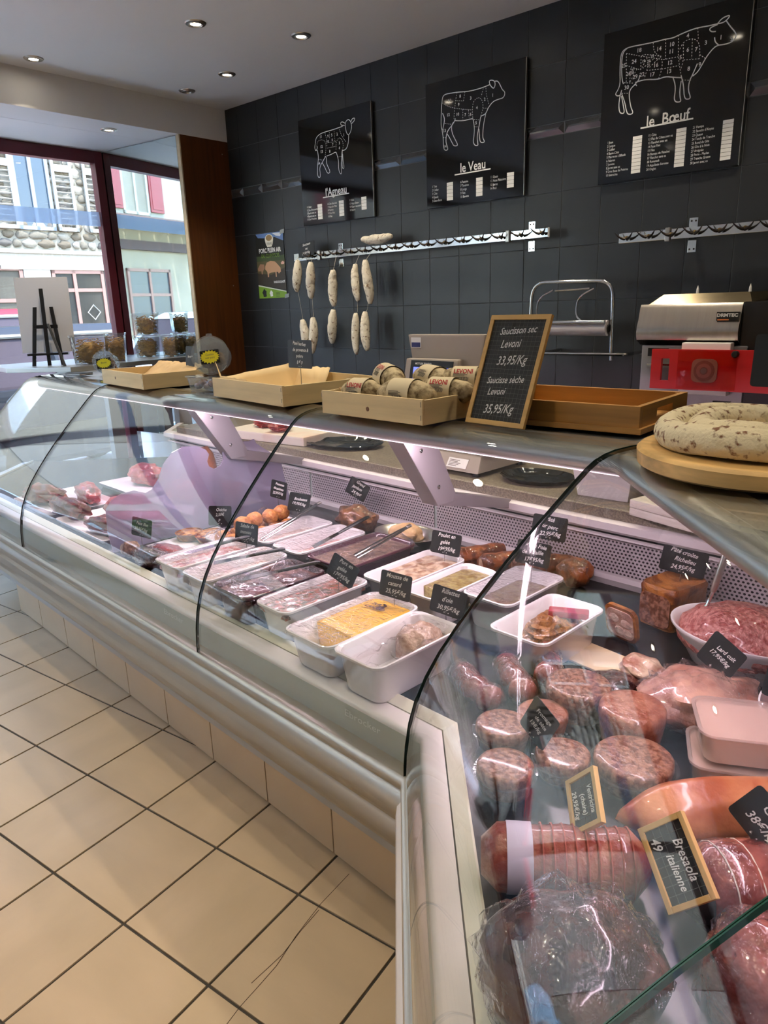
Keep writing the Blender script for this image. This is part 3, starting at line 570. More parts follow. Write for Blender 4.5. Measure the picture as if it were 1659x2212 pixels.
meat_poster(-1.597, BOE_S, BOE_D, BOE_N, 'le  Bœuf', 0.368, 0.337, [['1 Joue', '2 Langue', '3 Collier', '4 Basse-Côte', '5 Macreuse à Bifteck', '6 Paleron', '7 Jumeau', '8 Jarret sans os', '9 Gros Bout de Poitrine', '10 Entrecôte'],
            ['11 Côte', '12 Plat de Côtes avec os', '13 Flanchet avec os', '14 Faux-Filet', '15 Filet', '16 Bavette de Flanchet', '17 Flanchet sans os', '18 Rumsteak', '19 Aiguillette Baronne', '20 Onglet'],
            ['21 Hampe', "22 Bavette d'Aloyau", '23 Queue', '24 Tende de Tranche', '25 Rond de Gîte', '26 Gîte à la Noix', '27 Araignée', '28 Poire - Merlan', '29 Tranche Grasse', '30 Jarret avec os']],
            'black glossy beef cuts poster with large white ox drawing and long cut list', num=0.0215)
# small farm poster
fp = thing('farm_poster', 'small pork farming poster with pigs in a field taped to the slate wall', 'poster', 'W', (-4.09, 3.346, 1.655))
PW, PH = 0.288, 0.418
def flat(parent, name, pts, col, y, rough=0.4, mm=None):
    me = MB().add([(u * PW, y, v * PH) for u, v in pts], [tuple(range(len(pts)))]).mesh(name)
    return part(parent, name, me, mm or mat('ink_%d_%d_%d' % col, col, rough))
part(fp, 'sheet', MB().box(0, PW, 0, 0.001, 0, PH).mesh('sheet'), mat('ink_25_24_20', (25, 24, 20), 0.35))
flat(fp, 'printed_sky', [(0.02, 1), (1, 1), (1, 0.86), (0.82, 0.90), (0.7, 0.93), (0.55, 0.91), (0.3, 0.93), (0.1, 0.94)], (96, 128, 186), -0.0004)
flat(fp, 'printed_cloud', [(0.62, 0.99), (0.95, 0.985), (0.9, 0.93), (0.75, 0.945)], (206, 214, 226), -0.0006)
flat(fp, 'printed_hill', [(0, 0.66), (0.3, 0.65), (0.6, 0.63), (1, 0.655), (1, 0.56), (0, 0.58)], (62, 78, 40), -0.0004)
flat(fp, 'printed_field', [(0, 0.58), (1, 0.57), (1, 0.46), (0.5, 0.36), (0, 0.40)], (92, 84, 50), -0.0005)
flat(fp, 'printed_mud', [(0, 0.40), (0.5, 0.36), (1, 0.46), (1, 0.12), (0, 0.22)], (58, 50, 38), -0.0005)
pig = [(0.30, 0.50), (0.36, 0.555), (0.50, 0.575), (0.66, 0.56), (0.76, 0.51), (0.84, 0.46), (0.85, 0.40), (0.80, 0.385), (0.77, 0.37), (0.74, 0.40), (0.69, 0.40), (0.69, 0.325), (0.66, 0.325), (0.65, 0.40), (0.50, 0.395), (0.42, 0.385), (0.41, 0.33), (0.37, 0.33), (0.36, 0.41), (0.29, 0.45)]
flat(fp, 'printed_pig', pig, (206, 160, 122), -0.0009)
flat(fp, 'printed_pig', [(0.02, 0.47), (0.12, 0.54), (0.26, 0.53), (0.27, 0.47), (0.2, 0.42), (0.19, 0.38), (0.15, 0.38), (0.14, 0.43), (0.03, 0.43)], (170, 128, 100), -0.0008)
flat(fp, 'printed_pig', [(0.86, 0.53), (0.92, 0.56), (0.99, 0.54), (0.97, 0.51), (0.88, 0.51)], (226, 180, 160), -0.0008)
flat(fp, 'green_band', [(0, 0), (1, 0), (1, 0.085), (0.0, 0.195)], (126, 168, 44), -0.0010)
flat(fp, 'white_swoosh', [(0, 0.195), (1, 0.085), (1, 0.10), (0.0, 0.215)], (226, 232, 216), -0.0011)
fmap = [(0.12, 0.09), (0.17, 0.13), (0.20, 0.155), (0.23, 0.13), (0.28, 0.11), (0.27, 0.07), (0.28, 0.03), (0.22, 0.02), (0.16, 0.02), (0.15, 0.06)]
flat(fp, 'france_map', fmap, (20, 26, 14), -0.0013)
flat(fp, 'france_map', [(0.30 + u * 0.75, v * 0.75 + 0.01) for u, v in fmap], (240, 240, 236), -0.0013)
for i in range(4): flat(fp, 'small_print', [(0.62, 0.085 - i * 0.02), (0.76, 0.085 - i * 0.02), (0.76, 0.079 - i * 0.02), (0.62, 0.079 - i * 0.02)], (40, 52, 20), -0.0013)
badge = [(0.50 + 0.15 * math.cos(a), 0.905 + 0.075 * math.sin(a)) for a in [i * math.pi / 9 - 0.3 for i in range(12)]] + [(0.38, 0.83), (0.42, 0.79), (0.58, 0.79), (0.62, 0.83)]
flat(fp, 'logo_badge', badge, (228, 226, 214), -0.0010)
flat(fp, 'logo_pig', [(0.50 + 0.11 * math.cos(a), 0.925 + 0.045 * math.sin(a)) for a in [i * math.pi / 8 for i in range(16)]], (150, 122, 80), -0.0013)
text(fp, 'FERME', 0.022, mat('ink_90_90_86', (90, 90, 86), 0.5), TR(0.5 * PW, -0.0016, 0.835 * PH) @ UP, sx=0.9)
text(fp, 'PORC PLEIN AIR', 0.040, M_PRINT, TR(0.50 * PW, -0.0014, 0.735 * PH) @ UP, sx=0.78, thick=0.0012)
text(fp, 'DU CLUNYSOIS', 0.036, mat('ink_120_160_50', (120, 160, 50), 0.5), TR(0.51 * PW, -0.0014, 0.655 * PH) @ UP, sx=0.74)
text(fp, 'VIANDE DE QUALITÉ', 0.019, M_PRINT, TR(0.77 * PW, -0.0016, 0.245 * PH) @ UP, sx=0.64, thick=0.0008)
for u, v in ((0.97, 0.99), (1.0, 0.02)): flat(fp, 'clear_tape', [(u - 0.08, v - 0.03), (u + 0.07, v - 0.02), (u + 0.08, v + 0.04), (u - 0.06, v + 0.03)], (150, 158, 160), -0.0016)
# hook rails
M_BRASS = mat('worn_brass', (120, 100, 66), 0.35, metal=0.9)
M_HORN = mat('dark_iron_hook', (58, 52, 48), 0.35, metal=0.7)
def horn(s):
    p = []; r = []
    for i in range(8):
        u = i / 7; p.append((s * (0.006 + 0.036 * u), -0.014 - 0.030 * u, -0.004 + 0.028 * u * u)); r.append(0.0062 * (1 - u) + 0.0012)
    return MB().tube(p, r, 8).mesh('hook_horn', smooth=True)
HL, HR_ = horn(-1), horn(1); HL.materials.append(M_HORN); HR_.materials.append(M_HORN)
HB = MB().lathe([(0.008, 0), (0.008, 0.010), (0.006, 0.016), (0.0, 0.019)], 12, RX(math.pi / 2)).mesh('hook_boss', smooth=True); HB.materials.append(M_BRASS)
def hook_rail(x0, x1, z, hooks, brackets, clamps, label):
    t = thing('hook_rail', label, 'hook rail', 'W', ((x0 + x1) / 2, 3.27, z)); cx = (x0 + x1) / 2
    part(t, 'bar', MB().box(x0 - cx, x1 - cx, -0.004, 0.004, -0.021, 0.021).mesh('bar', bevel=0.0015), M_CHROME)
    part(t, 'bar_end', MB().box(x1 - cx, x1 - cx + 0.004, -0.006, 0.006, -0.022, 0.022).mesh('bar_end'), M_WHITE)
    for hx in hooks:
        b = part(t, 'hook', HB, None, TR(hx - cx, -0.004, 0)); part(b, 'hook_horn', HL, None); part(b, 'hook_horn', HR_, None)
    for bx in brackets:
        bm_ = MB().box(bx - cx - 0.018, bx - cx + 0.018, 0.078, 0.084, -0.075, 0.065)
        bm_.box(bx - cx - 0.016, bx - cx + 0.016, 0.004, 0.08, -0.006, 0.006)
        k = part(t, 'wall_bracket', bm_.mesh('wall_bracket', bevel=0.001), M_CHROME)
        for zz in (-0.062, 0.052):
            for xx in (-0.009, 0.009): part(k, 'screw', MB().lathe([(0.0042, 0), (0.003, 0.002)], 8, TR(bx - cx + xx, 0.078, zz) @ RX(math.pi / 2)).mesh('screw'), M_HORN)
    for bx in clamps:
        part(t, 'rail_clamp', MB().box(bx - cx - 0.011, bx - cx + 0.011, -0.014, 0.012, -0.028, 0.027).mesh('rail_clamp', bevel=0.004), M_STEEL)
hook_rail(-3.62, -1.81, 1.893, [-3.46 + 0.1157 * k for k in range(15)], [-3.28, -1.945], [-3.385, -2.03], 'long steel hook rail with dry sausages hanging from its window end')
hook_rail(-1.455, -0.20, 1.836, [-1.415 + 0.098 * k for k in range(12)], [-1.16, -0.45], [-1.235], 'empty steel hook rail under the beef poster above the stainless machine')
# dry sausages
M_SAUC = mat('floured_sausage', (236, 228, 210), 0.85, col2=(140, 114, 88), c2=0.62, soft=0.06, vs=60, bump=0.6, bs=70, detail=5)
M_STRING = mat('white_string', (214, 208, 192), 0.8)
def sausage_mesh(L, r, seed, bend=0.012):
    p = []; rr = []; n = 22
    for i in range(n + 1):
        u = i / n; e = math.sin(math.pi * min(1, max(0.0, 0.03 + u * 0.955))) ** 0.38
        w = 1 + 0.06 * noise.noise(Vector((u * 9, seed * 3.7, 0)))
        p.append((bend * math.sin(u * 3.0 + seed) + 0.004 * noise.noise(Vector((u * 6, seed, 5))), 0.004 * math.sin(u * 4 + seed * 2), -L * u)); rr.append(max(0.003, r * e * w))
    return MB().tube(p, rr, 16)
SAU = [(-3.548, 1.872, 1.684), (-3.419, 1.854, 1.637), (-3.224, 1.798, 1.585), (-3.03, 1.821, 1.61), (-2.941, 1.838, 1.592), (-3.517, 1.511, 1.31), (-3.434, 1.524, 1.3), (-3.248, 1.569, 1.363), (-3.049, 1.543, 1.301), (-2.966, 1.55, 1.325)]
SLB = ['upper dry sausage hanging at the rail end below the small black price card', 'upper dry sausage hanging second from the window end of the rail', 'upper dry sausage hanging alone in the middle under the rail bracket', 'slim upper dry sausage left of the right-hand hanging pair', 'long upper dry sausage furthest from the window, speckled at its tip',
       'lower dry sausage half hidden behind the black price card on the crate', 'lower dry sausage directly right of the one half hidden by the price card', 'lower dry sausage hanging alone under the middle one', 'slim lower dry sausage left of the right-hand pair', 'lower dry sausage furthest from the window in the bottom row']
for i, (x, zt, zb) in enumerate(SAU):
    t = thing('dry_sausage', SLB[i], 'sausage', 'W', (x, 3.215, zt), group='dry sausages hanging on the rail')
    me = sausage_mesh(zt - zb, 0.0295 if i not in (3, 8) else 0.0255, i + 1).mesh('casing', smooth=True, angle=80)
    part(t, 'casing', me, M_SAUC)
    top = 1.875 if i < 5 else SAU[(0, 1, 2, 3, 4)[i - 5]][2] + 0.02
    sx = 0.012 * math.sin(i + 1); dx = 0 if i < 5 else SAU[i - 5][0] - x
    part(t, 'string', MB().tube([(sx, 0, -0.01), (sx * 0.5 + dx * 0.3, 0.01, 0.012), (dx, 0.035 if i < 5 else 0.0, max(0.02, top - zt))], 0.0013, 5).mesh('string'), M_STRING)
me = sausage_mesh(0.235, 0.027, 3.3, 0.008)
single('dry_sausage', me.mesh('dry_sausage', smooth=True, angle=80), M_SAUC, 'dry sausage lying flat on top of the hook rail across its hooks', 'sausage', 'W', (-2.995, 3.235, 1.952), RY(R(-90)), group='dry sausages hanging on the rail')
# price cards: chalk on black slate-look card, on a thin steel pin
M_CARD = mat('black_price_card', (26, 29, 31), 0.45, var=0.1, vs=12)
M_CHALK = mat('chalk', (232, 232, 228), 0.9)
M_PIN = mat('steel_pin', (150, 150, 150), 0.3, metal=1.0)
CARDS = {}
def card_mesh(w, h):
    k = (round(w, 3), round(h, 3))
    if k not in CARDS:
        r = 0.006; pts = []
        for cx, cy, a0 in ((w / 2 - r, h / 2 - r, 0), (-w / 2 + r, h / 2 - r, 90), (-w / 2 + r, -h / 2 + r, 180), (w / 2 - r, -h / 2 + r, 270)):
            pts += [(cx + r * math.cos(R(a0 + d)), cy + r * math.sin(R(a0 + d))) for d in (0, 45, 90)]
        CARDS[k] = MB().prism(pts, -0.0008, 0.0008).mesh('card'); CARDS[k].materials.append(M_CARD)
    return CARDS[k]
def price_card(label, lines, fr, foot, w=0.105, h=0.075, lift=0.05, yaw=0.0, roll=0.0, lean=-8, size=0.017, group='black price cards', m=None):
    """foot = where the pin enters; lift = pin length below the card"""
    t = thing('price_card', label, 'price card', fr, foot, group=group, rz=yaw)
    Mc = TR(0, 0, lift) @ RX(R(lean)) @ RY(R(roll)) @ TR(0, 0, h / 2) @ UP
    part(t, 'card', card_mesh(w, h), m or M_CARD, Mc)
    part(t, 'pin', MB().tube([(0, 0.001, -0.012), (0, 0.001, lift + 0.012)], 0.0011, 6).mesh('pin'), M_PIN)
    for dx in (-0.006, 0.006):
        part(t, 'pin_hole', MB().lathe([(0.0016, 0), (0.0016, 0.0003)], 8, TR(dx, -h / 2 + 0.007, 0.0009)).mesh('pin_hole'), M_CHALK, Mc)
    n = len(lines)
    for i, s in enumerate(lines):
        y = (n / 2 - 0.5 - i) * size * 1.22 + 0.004
        text(t, s, size, M_CHALK, Mc @ TR(0.004 * math.sin(i * 2.1 + w * 90), y, 0.0011) @ RZ(R(5 * math.sin(i * 3 + len(s)))), shear=0.28, name='chalk_writing', thick=0.00025, sx=min(0.86, w * 0.9 / max(0.02, len(s) * size * 0.52)))
    return t
price_card('tiny black price card clipped to the hook rail end beside the farm poster', ['Saucisson', 'sec', '25,95€/kg'], 'W', (-3.49, 3.255, 1.885), 0.145, 0.085, 0.008, yaw=0, roll=-6, size=0.021)
# back counter, film holder, machine
M_DARKCAB = mat('dark_cabinet', (34, 36, 38), 0.4, var=0.08)
bc = thing('back_counter', 'low dark counter along the slate wall carrying the stainless machine', 'counter', 'W', (0, 0, 0))
part(bc, 'cabinet', MB().box(-2.45, 1.6, 2.80, 3.335, 0.0, 0.93).mesh('cabinet', bevel=0.003), M_DARKCAB)
part(bc, 'counter_top', MB().box(-2.47, 1.62, 2.77, 3.338, 0.93, 0.96).mesh('counter_top', bevel=0.003), M_DARKCAB)
def arc_path(pts, r=0.03, n=5):
    P = [Vector(p) for p in pts]; out = [P[0]]
    for a, b, c in zip(P, P[1:], P[2:]):
        u = (a - b).normalized(); v = (c - b).normalized(); rr = min(r, (a - b).length * .49, (c - b).length * .49)
        for i in range(n + 1):
            t = i / n; out.append((b + u * rr) * (1 - t) ** 2 + b * 2 * t * (1 - t) + (b + v * rr) * t * t)
    return out + [P[-1]]
fh = thing('film_holder', 'chrome tube holder with a roll of cling film fixed to the slate wall', 'film holder', 'W', (-1.60, 3.1, 1.32))
part(fh, 'tube_frame', MB().tube(arc_path([(-0.205, 0, 0.0), (-0.19, 0, 0.342), (0.205, 0, 0.335), (0.215, 0, -0.005)], 0.07, 8), 0.0085, 10).mesh('tube_frame', smooth=True), M_CHROME)
part(fh, 'foot_bar', MB().tube(arc_path([(-0.16, 0.245, 0.02), (-0.16, -0.01, 0.02), (0.285, -0.01, 0.022), (0.285, 0.245, 0.022)], 0.03), 0.0075, 8).mesh('foot_bar', smooth=True), M_CHROME)
part(fh, 'wall_arm', MB().tube([(0.0, 0.0, 0.338), (0.0, 0.245, 0.338)], 0.0075, 8).mesh('wall_arm', smooth=True), M_CHROME)
part(fh, 'film_roll', MB().lathe([(0.016, -0.185), (0.034, -0.185), (0.034, 0.185), (0.016, 0.185)], 24, TR(0.01, -0.005, 0.135) @ RY(math.pi / 2)).mesh('film_roll', smooth=True), mat('cling_film_roll', (222, 218, 226), 0.3))
part(fh, 'cardboard_core', MB().lathe([(0.010, -0.19), (0.0155, -0.19), (0.0155, 0.19), (0.010, 0.19)], 16, TR(0.01, -0.005, 0.135) @ RY(math.pi / 2)).mesh('cardboard_core'), M_BLACK)
part(fh, 'press_bar', MB().tube([(-0.2, -0.04, 0.162), (0.195, -0.04, 0.162)], 0.010, 10).mesh('press_bar', smooth=True), M_CHROME)
part(fh, 'top_wire', MB().tube([(-0.07, -0.004, 0.302), (0.10, -0.004, 0.305)], 0.005, 8).mesh('top_wire', smooth=True), M_CHROME)
for s, x in ((-1, -0.10), (1, 0.10)):
    part(fh, 'spring_wire', MB().tube(arc_path([(x + 0.02, -0.004, 0.305), (x - 0.055, -0.01, 0.27), (x - 0.05, -0.03, 0.19), (x - 0.01, -0.04, 0.162)], 0.04), 0.0042, 8).mesh('spring_wire', smooth=True), M_CHROME)
# stainless machine
def mx(x): return x * 1.036
def mz(z): return 1.58 + (z - 1.58) * 1.036
mc = thing('portioning_machine', 'stainless steel butcher machine with a red sliding plate on the back counter', 'machine', 'W', (0, 0, 0))
M_BRUSH = mat('machine_steel', (178, 172, 164), 0.27, metal=1.0, var=0.05, vs=3, stretch=(30, 1, 1))
YF = 2.85
x0, x1 = mx(-1.108), mx(-0.735)
part(mc, 'body', MB().box(x0, x1, YF, 3.25, 0.962, mz(1.405)).mesh('body', bevel=0.004), mat('machine_grey', (150, 148, 148), 0.33, metal=0.6, var=0.05, vs=3))
hd = MB(); pr = [(YF + 0.03, mz(1.405)), (YF - 0.012, mz(1.425)), (YF - 0.020, mz(1.45)), (YF - 0.016, mz(1.475)), (YF - 0.004, mz(1.50)), (YF + 0.006, mz(1.54)), (YF + 0.014, mz(1.553)), (3.25, mz(1.553)), (3.25, mz(1.405))]
Mx = Matrix(((0, 0, 1, 0), (1, 0, 0, 0), (0, 1, 0, 0), (0, 0, 0, 1)))
hd.prism(pr, mx(-1.127), mx(-0.765), Mx); part(mc, 'head_cover', hd.mesh('head_cover', smooth=True, angle=35), M_BRUSH)
part(mc, 'side_housing', MB().box(mx(-0.764), mx(-0.60), YF + 0.01, 3.25, 0.962, mz(1.555)).mesh('side_housing', bevel=0.005), mat('black_housing', (20, 18, 16), 0.3))
tp = MB(); tp.hexa([(mx(-1.10), YF + 0.02, mz(1.553)), (mx(-0.74), YF + 0.02, mz(1.553)), (mx(-0.66), 3.24, mz(1.553)), (mx(-1.10), 3.24, mz(1.553))], [(mx(-1.06), YF + 0.06, mz(1.588)), (mx(-0.76), YF + 0.06, mz(1.588)), (mx(-0.68), 3.2, mz(1.588)), (mx(-1.06), 3.2, mz(1.588))])
part(mc, 'loading_tray', tp.mesh('loading_tray'), mat('tray_dark_steel', (120, 110, 90), 0.22, metal=0.9, var=0.2, vs=9))
for x in (-1.0, -0.81): part(mc, 'tray_pin', MB().lathe([(0.006, 0), (0.005, 0.02), (0.0, 0.035)], 10, TR(mx(x), 3.1, mz(1.585))).mesh('tray_pin'), M_WHITE)
nb = part(mc, 'name_plate', MB().box(mx(-0.842), mx(-0.765) - 0.004, YF - 0.016, YF + 0.03, mz(1.492), mz(1.522)).mesh('name_plate'), M_BLACK)
text(nb, 'DRMTEC', 0.016, mat('silver_print', (214, 214, 210), 0.4), TR(mx(-0.806), YF - 0.0165, mz(1.511)) @ UP, sx=1.15, thick=0.0008)
part(nb, 'orange_bar', MB().box(mx(-0.838), mx(-0.80), YF - 0.0168, YF - 0.016, mz(1.494), mz(1.498)).mesh('orange_bar'), mat('orange_print', (206, 120, 60), 0.5))
cp = part(mc, 'control_panel', MB().box(mx(-1.083), mx(-1.005), YF - 0.003, YF, mz(1.365), mz(1.395)).mesh('control_panel', bevel=0.001), M_BLACK)
part(cp, 'status_light', MB().lathe([(0.002, 0), (0.002, 0.001)], 8, TR(mx(-1.062), YF - 0.003, mz(1.388)) @ RX(math.pi / 2)).mesh('status_light'), mat('green_led', (60, 230, 120), 0.4, emit=3))
part(mc, 'slide_rail', MB().tube([(mx(-1.08), YF - 0.01, mz(1.335)), (mx(-0.62), YF - 0.01, mz(1.335))], 0.004, 8).mesh('slide_rail'), M_CHROME)
M_REDP = mat('red_acetal_plate', (196, 26, 30), 0.3, var=0.04)
def ring_plate(x0, x1, z0, z1, holes, y0, y1):
    """rectangular plate assembled around rectangular openings"""
    mb = MB(); xs = sorted({x0, x1} | {h[0] for h in holes} | {h[1] for h in holes}); zs = sorted({z0, z1} | {h[2] for h in holes} | {h[3] for h in holes})
    for a, b in zip(xs, xs[1:]):
        for c, d in zip(zs, zs[1:]):
            if not any(h[0] <= a and b <= h[1] and h[2] <= c and d <= h[3] for h in holes): mb.box(a, b, y0, y1, c, d)
    return mb
part(mc, 'red_plate', ring_plate(mx(-1.045), mx(-0.60), mz(1.252), mz(1.395), [(mx(-1.008), mx(-0.978), mz(1.282), mz(1.362)), (mx(-0.69), mx(-0.63), mz(1.30), mz(1.36))], YF - 0.062, YF - 0.045).mesh('red_plate', weld=True), M_REDP)
part(mc, 'clear_guard', MB().box(mx(-0.945), mx(-0.745), YF - 0.072, YF - 0.064, mz(1.258), mz(1.392)).mesh('clear_guard', bevel=0.001), clear_mat('red_tinted_guard', (0.95, 0.62, 0.60), 1.4))
part(mc, 'white_block', MB().box(mx(-0.945), mx(-0.777), YF - 0.044, YF - 0.001, mz(1.234), mz(1.418)).mesh('white_block', bevel=0.004), M_WHITE)
rs = [(mx(-0.852) + 0.046 * (abs(math.cos(a)) ** 0.45) * (1 if math.cos(a) > 0 else -1), mz(1.322) + 0.043 * (abs(math.sin(a)) ** 0.45) * (1 if math.sin(a) > 0 else -1)) for a in [i * math.pi / 16 + 0.01 for i in range(32)]]
fd = part(mc, 'mould_plate', MB().prism(rs, 0.064 - YF, 0.0665 - YF, UP @ Matrix.Identity(4)).mesh('mould_plate'), mat('taupe_plastic', (150, 128, 112), 0.4))
for k, (r1, cl) in enumerate(((0.037, (120, 84, 78)), (0.027, (146, 112, 104)), (0.014, (110, 76, 74)))):
    part(fd, 'mould_ring', MB().lathe([(r1, 0), (r1, 0.002 + 0.0015 * k), (r1 - 0.006, 0.003 + 0.0015 * k)], 28, TR(mx(-0.852), YF - 0.0665, mz(1.322)) @ UP).mesh('mould_ring', smooth=True), mat('mould_%d' % k, cl, 0.45))
part(mc, 'knob', MB().lathe([(0.012, 0), (0.012, 0.016), (0.009, 0.02)], 16, TR(mx(-0.752), YF - 0.062, mz(1.382)) @ UP).mesh('knob', smooth=True), M_BLACK)
part(mc, 'latch', MB().box(mx(-0.83), mx(-0.77), YF - 0.008, YF, mz(1.205), mz(1.211)).mesh('latch'), M_BLACK)
text(mc, 'Dadaux', 0.044, M_BLACK, TR(mx(-0.815), YF - 0.0008, mz(1.135)) @ UP, sx=0.85, shear=0.15, thick=0.0012)
part(mc, 'logo_swoosh', MB().tube([(mx(-0.80) + 0.05 * math.cos(a), YF - 0.0008, mz(1.138) + 0.022 * math.sin(a)) for a in [R(100 - 10 * i) for i in range(19)]], 0.0015, 5).mesh('logo_swoosh'), M_BLACK)
for x in (-0.985, -0.945):
    mb = MB()
    for k in range(6):
        a = k * math.pi / 3; mb.box(-0.0012, 0.0012, -0.0004, 0, 0, 0.016, TR(mx(x), YF - 0.0004, mz(1.14)) @ RY(a))
    part(mc, 'snowflake_print', mb.mesh('snowflake_print'), mat('grey_print', (110, 108, 108), 0.5))
# black crates on the back counter behind the pine tray
dr = thing('drying_tray', 'low black ribbed plastic tray on the back counter beside the machine', 'tray', 'W', (-1.40, 3.05, 0.961))
part(dr, 'tray_base', MB().box(-0.17, 0.17, -0.12, 0.12, 0, 0.01).mesh('tray_base'), M_BLACK)
for k in range(9): part(dr, 'rib', MB().box(-0.165 + k * 0.04, -0.155 + k * 0.04, -0.115, 0.115, 0.01, 0.12).mesh('rib'), M_BLACK)
part(dr, 'tray_rim', MB().box(-0.175, 0.175, 0.115, 0.125, 0.0, 0.15).box(-0.175, 0.175, -0.125, -0.115, 0, 0.15).box(-0.175, -0.165, -0.115, 0.115, 0, 0.15).box(0.165, 0.175, -0.115, 0.115, 0, 0.15).mesh('tray_rim'), M_BLACK)
# ================================================================ ON TOP OF THE COUNTER
M_CRATE = mat('light_poplar', (222, 198, 150), 0.6, var=0.09, vs=4, stretch=(1, 1, 10), bump=0.05, bs=60)
M_PINE = mat('oiled_pine', (188, 138, 72), 0.5, var=0.22, vs=3, stretch=(1.2, 1.2, 14), bump=0.05, bs=50, detail=6)
M_KNOT = mat('wood_knot', (112, 72, 42), 0.6, var=0.2, vs=30)
M_KRAFT = mat('kraft_paper', (206, 174, 128), 0.75, var=0.06, vs=10)
TOP = 1.265
def crate(label, x, y, yaw, w, d, h, knots=(), name='wooden_crate', m=None, group='light wooden crates on the counter'):
    t = thing(name, label, 'crate', 'C', (x, y, TOP), rz=yaw, group=group); th = 0.0085; m = m or M_CRATE
    part(t, 'base_board', MB().box(th, w - th, th, d - th, 0, 0.006).mesh('base_board'), m)
    part(t, 'front_board', MB().box(0, w, 0, th, 0, h).mesh('front_board', bevel=0.001), m)
    part(t, 'back_board', MB().box(0, w, d - th, d, 0, h).mesh('back_board', bevel=0.001), m)
    for a, b in ((0, th), (w - th, w)): part(t, 'end_board', MB().box(a, b, th, d - th, 0, h * 0.97).mesh('end_board', bevel=0.001), m)
    for sx in (0.004, w - 0.004):
        for z in (h * 0.2, h * 0.72): part(t, 'staple', MB().tube(arc_path([(sx - 0.002, 0.001, z), (sx - 0.002, -0.002, z), (sx - 0.002, -0.002, z + 0.012), (sx - 0.002, 0.001, z + 0.012)], 0.002, 3), 0.0006, 5).mesh('staple'), M_PIN)
    for u, v in knots:
        part(t, 'wood_knot', MB().lathe([(0.007, 0), (0.006, 0.0006)], 14, TR(u, 0, v) @ UP).mesh('wood_knot'), M_KNOT)
    return t
cA = crate('shallow light wood crate with brown paper near the window end, knot on its short side', -3.424, 1.462, -4.3, 0.49, 0.31, 0.066, [(0.17, 0.034)])
cB = crate('shallow light wood crate lined with paper holding dark sliced packets', -2.454, 1.474, -5.0, 0.508, 0.40, 0.070)
cC_ = crate('shallow light wood crate heaped with labelled salamis', -1.731, 1.420, -1.0, 0.43, 0.285, 0.070, [(0.21, 0.028)])
# pine tray with a hand hole
pt_ = thing('pine_tray', 'empty orange pine tray with a hand hole in its end behind the chalkboard', 'tray', 'C', (-1.255, 1.575, TOP), rz=5.0)
part(pt_, 'base_plank', MB().box(-0.008, 0.478, -0.010, 0.338, 0, 0.014).mesh('base_plank', bevel=0.002), M_PINE)
part(pt_, 'front_board', MB().box(0, 0.47, 0, 0.014, 0.014, 0.066).mesh('front_board', bevel=0.0015), M_PINE)
part(pt_, 'back_board', MB().box(0, 0.47, 0.316, 0.33, 0.014, 0.066).mesh('back_board', bevel=0.0015), M_PINE)
part(pt_, 'end_board', MB().box(0, 0.014, 0.0145, 0.3155, 0.014, 0.066).mesh('end_board', bevel=0.0015), M_PINE)
_eb = MB()
for a, b, c, d in ((0.0145, 0.11, 0.014, 0.066), (0.22, 0.3155, 0.014, 0.066), (0.11, 0.22, 0.014, 0.028), (0.11, 0.22, 0.050, 0.066)): _eb.box(0.456, 0.47, a, b, c, d)
part(pt_, 'end_board', _eb.mesh('end_board', weld=True), M_PINE)
for y in (0.007, 0.323): part(pt_, 'corner_post', MB().box(0.444, 0.4555, y - 0.006 if y > 0.1 else y + 0.008, y - 0.02 if y > 0.1 else y + 0.022, 0.014, 0.064).mesh('corner_post'), M_PINE)
# paper and packets
def paper(name, parent, x0, x1, y0, y1, z, amp, seed, m, M=None):
    def fn(u, v):
        p = Vector((x0 + (x1 - x0) * u, y0 + (y1 - y0) * v, z)); n = noise.noise(Vector((u * 5, v * 5, seed))) + 0.5 * noise.noise(Vector((u * 13, v * 13, seed)))
        return p + Vector((0, 0, amp * n))
    return part(parent, name, MB().grid(22, 16, fn).mesh(name, smooth=True, angle=25), m, M)
def loose(name, label, cat, fr, loc, yaw, fn, nx, ny, m, thick=0.0008, group=None):
    me = MB().grid(nx, ny, fn).mesh(name, smooth=True, angle=30)
    o = single(name, me, m, label, cat, fr, loc, rz=yaw, group=group)
    md = o.modifiers.new('t', 'SOLIDIFY'); md.thickness = thick
    return o
def pA(u, v):
    x = 0.012 + 0.46 * u; y = 0.012 + 0.285 * v; z = 0.010 + 0.02 * max(0, noise.noise(Vector((u * 4, v * 4, 2)))) + 0.008 * noise.noise(Vector((u * 15, v * 12, 2)))
    if v > 0.55: z += (v - 0.55) * 0.17
    return Vector((x, y, max(0.008, z)))
loose('wrapping_paper', 'brown wrapping paper crumpled inside the crate nearest the window', 'paper', 'C', (-3.424, 1.462, TOP), -4.3, pA, 30, 20, M_KRAFT)
def pB(u, v):
    s = u * 0.5; x = 0.012 + s * 0.47; e = max(0, 1 - u / 0.12); y = 0.013 + 0.37 * v; z = 0.009 + 0.095 * e * (0.6 + 0.4 * v) + 0.004 * noise.noise(Vector((u * 9, v * 7, 1)))
    if v > 0.9: z += (v - 0.9) * 0.8
    if v < 0.06: z += (0.06 - v) * 1.1
    return Vector((x, y, z))
loose('paper_liner', 'cream paper lining standing up inside the crate of sliced packets', 'paper', 'C', (-2.454, 1.474, TOP), -5, pB, 26, 18, mat('cream_paper', (226, 200, 152), 0.7, var=0.04, vs=8))
M_PACK = mat('herb_crusted_slices', (70, 62, 46), 0.35, var=0.5, vs=40, coat=0.4)
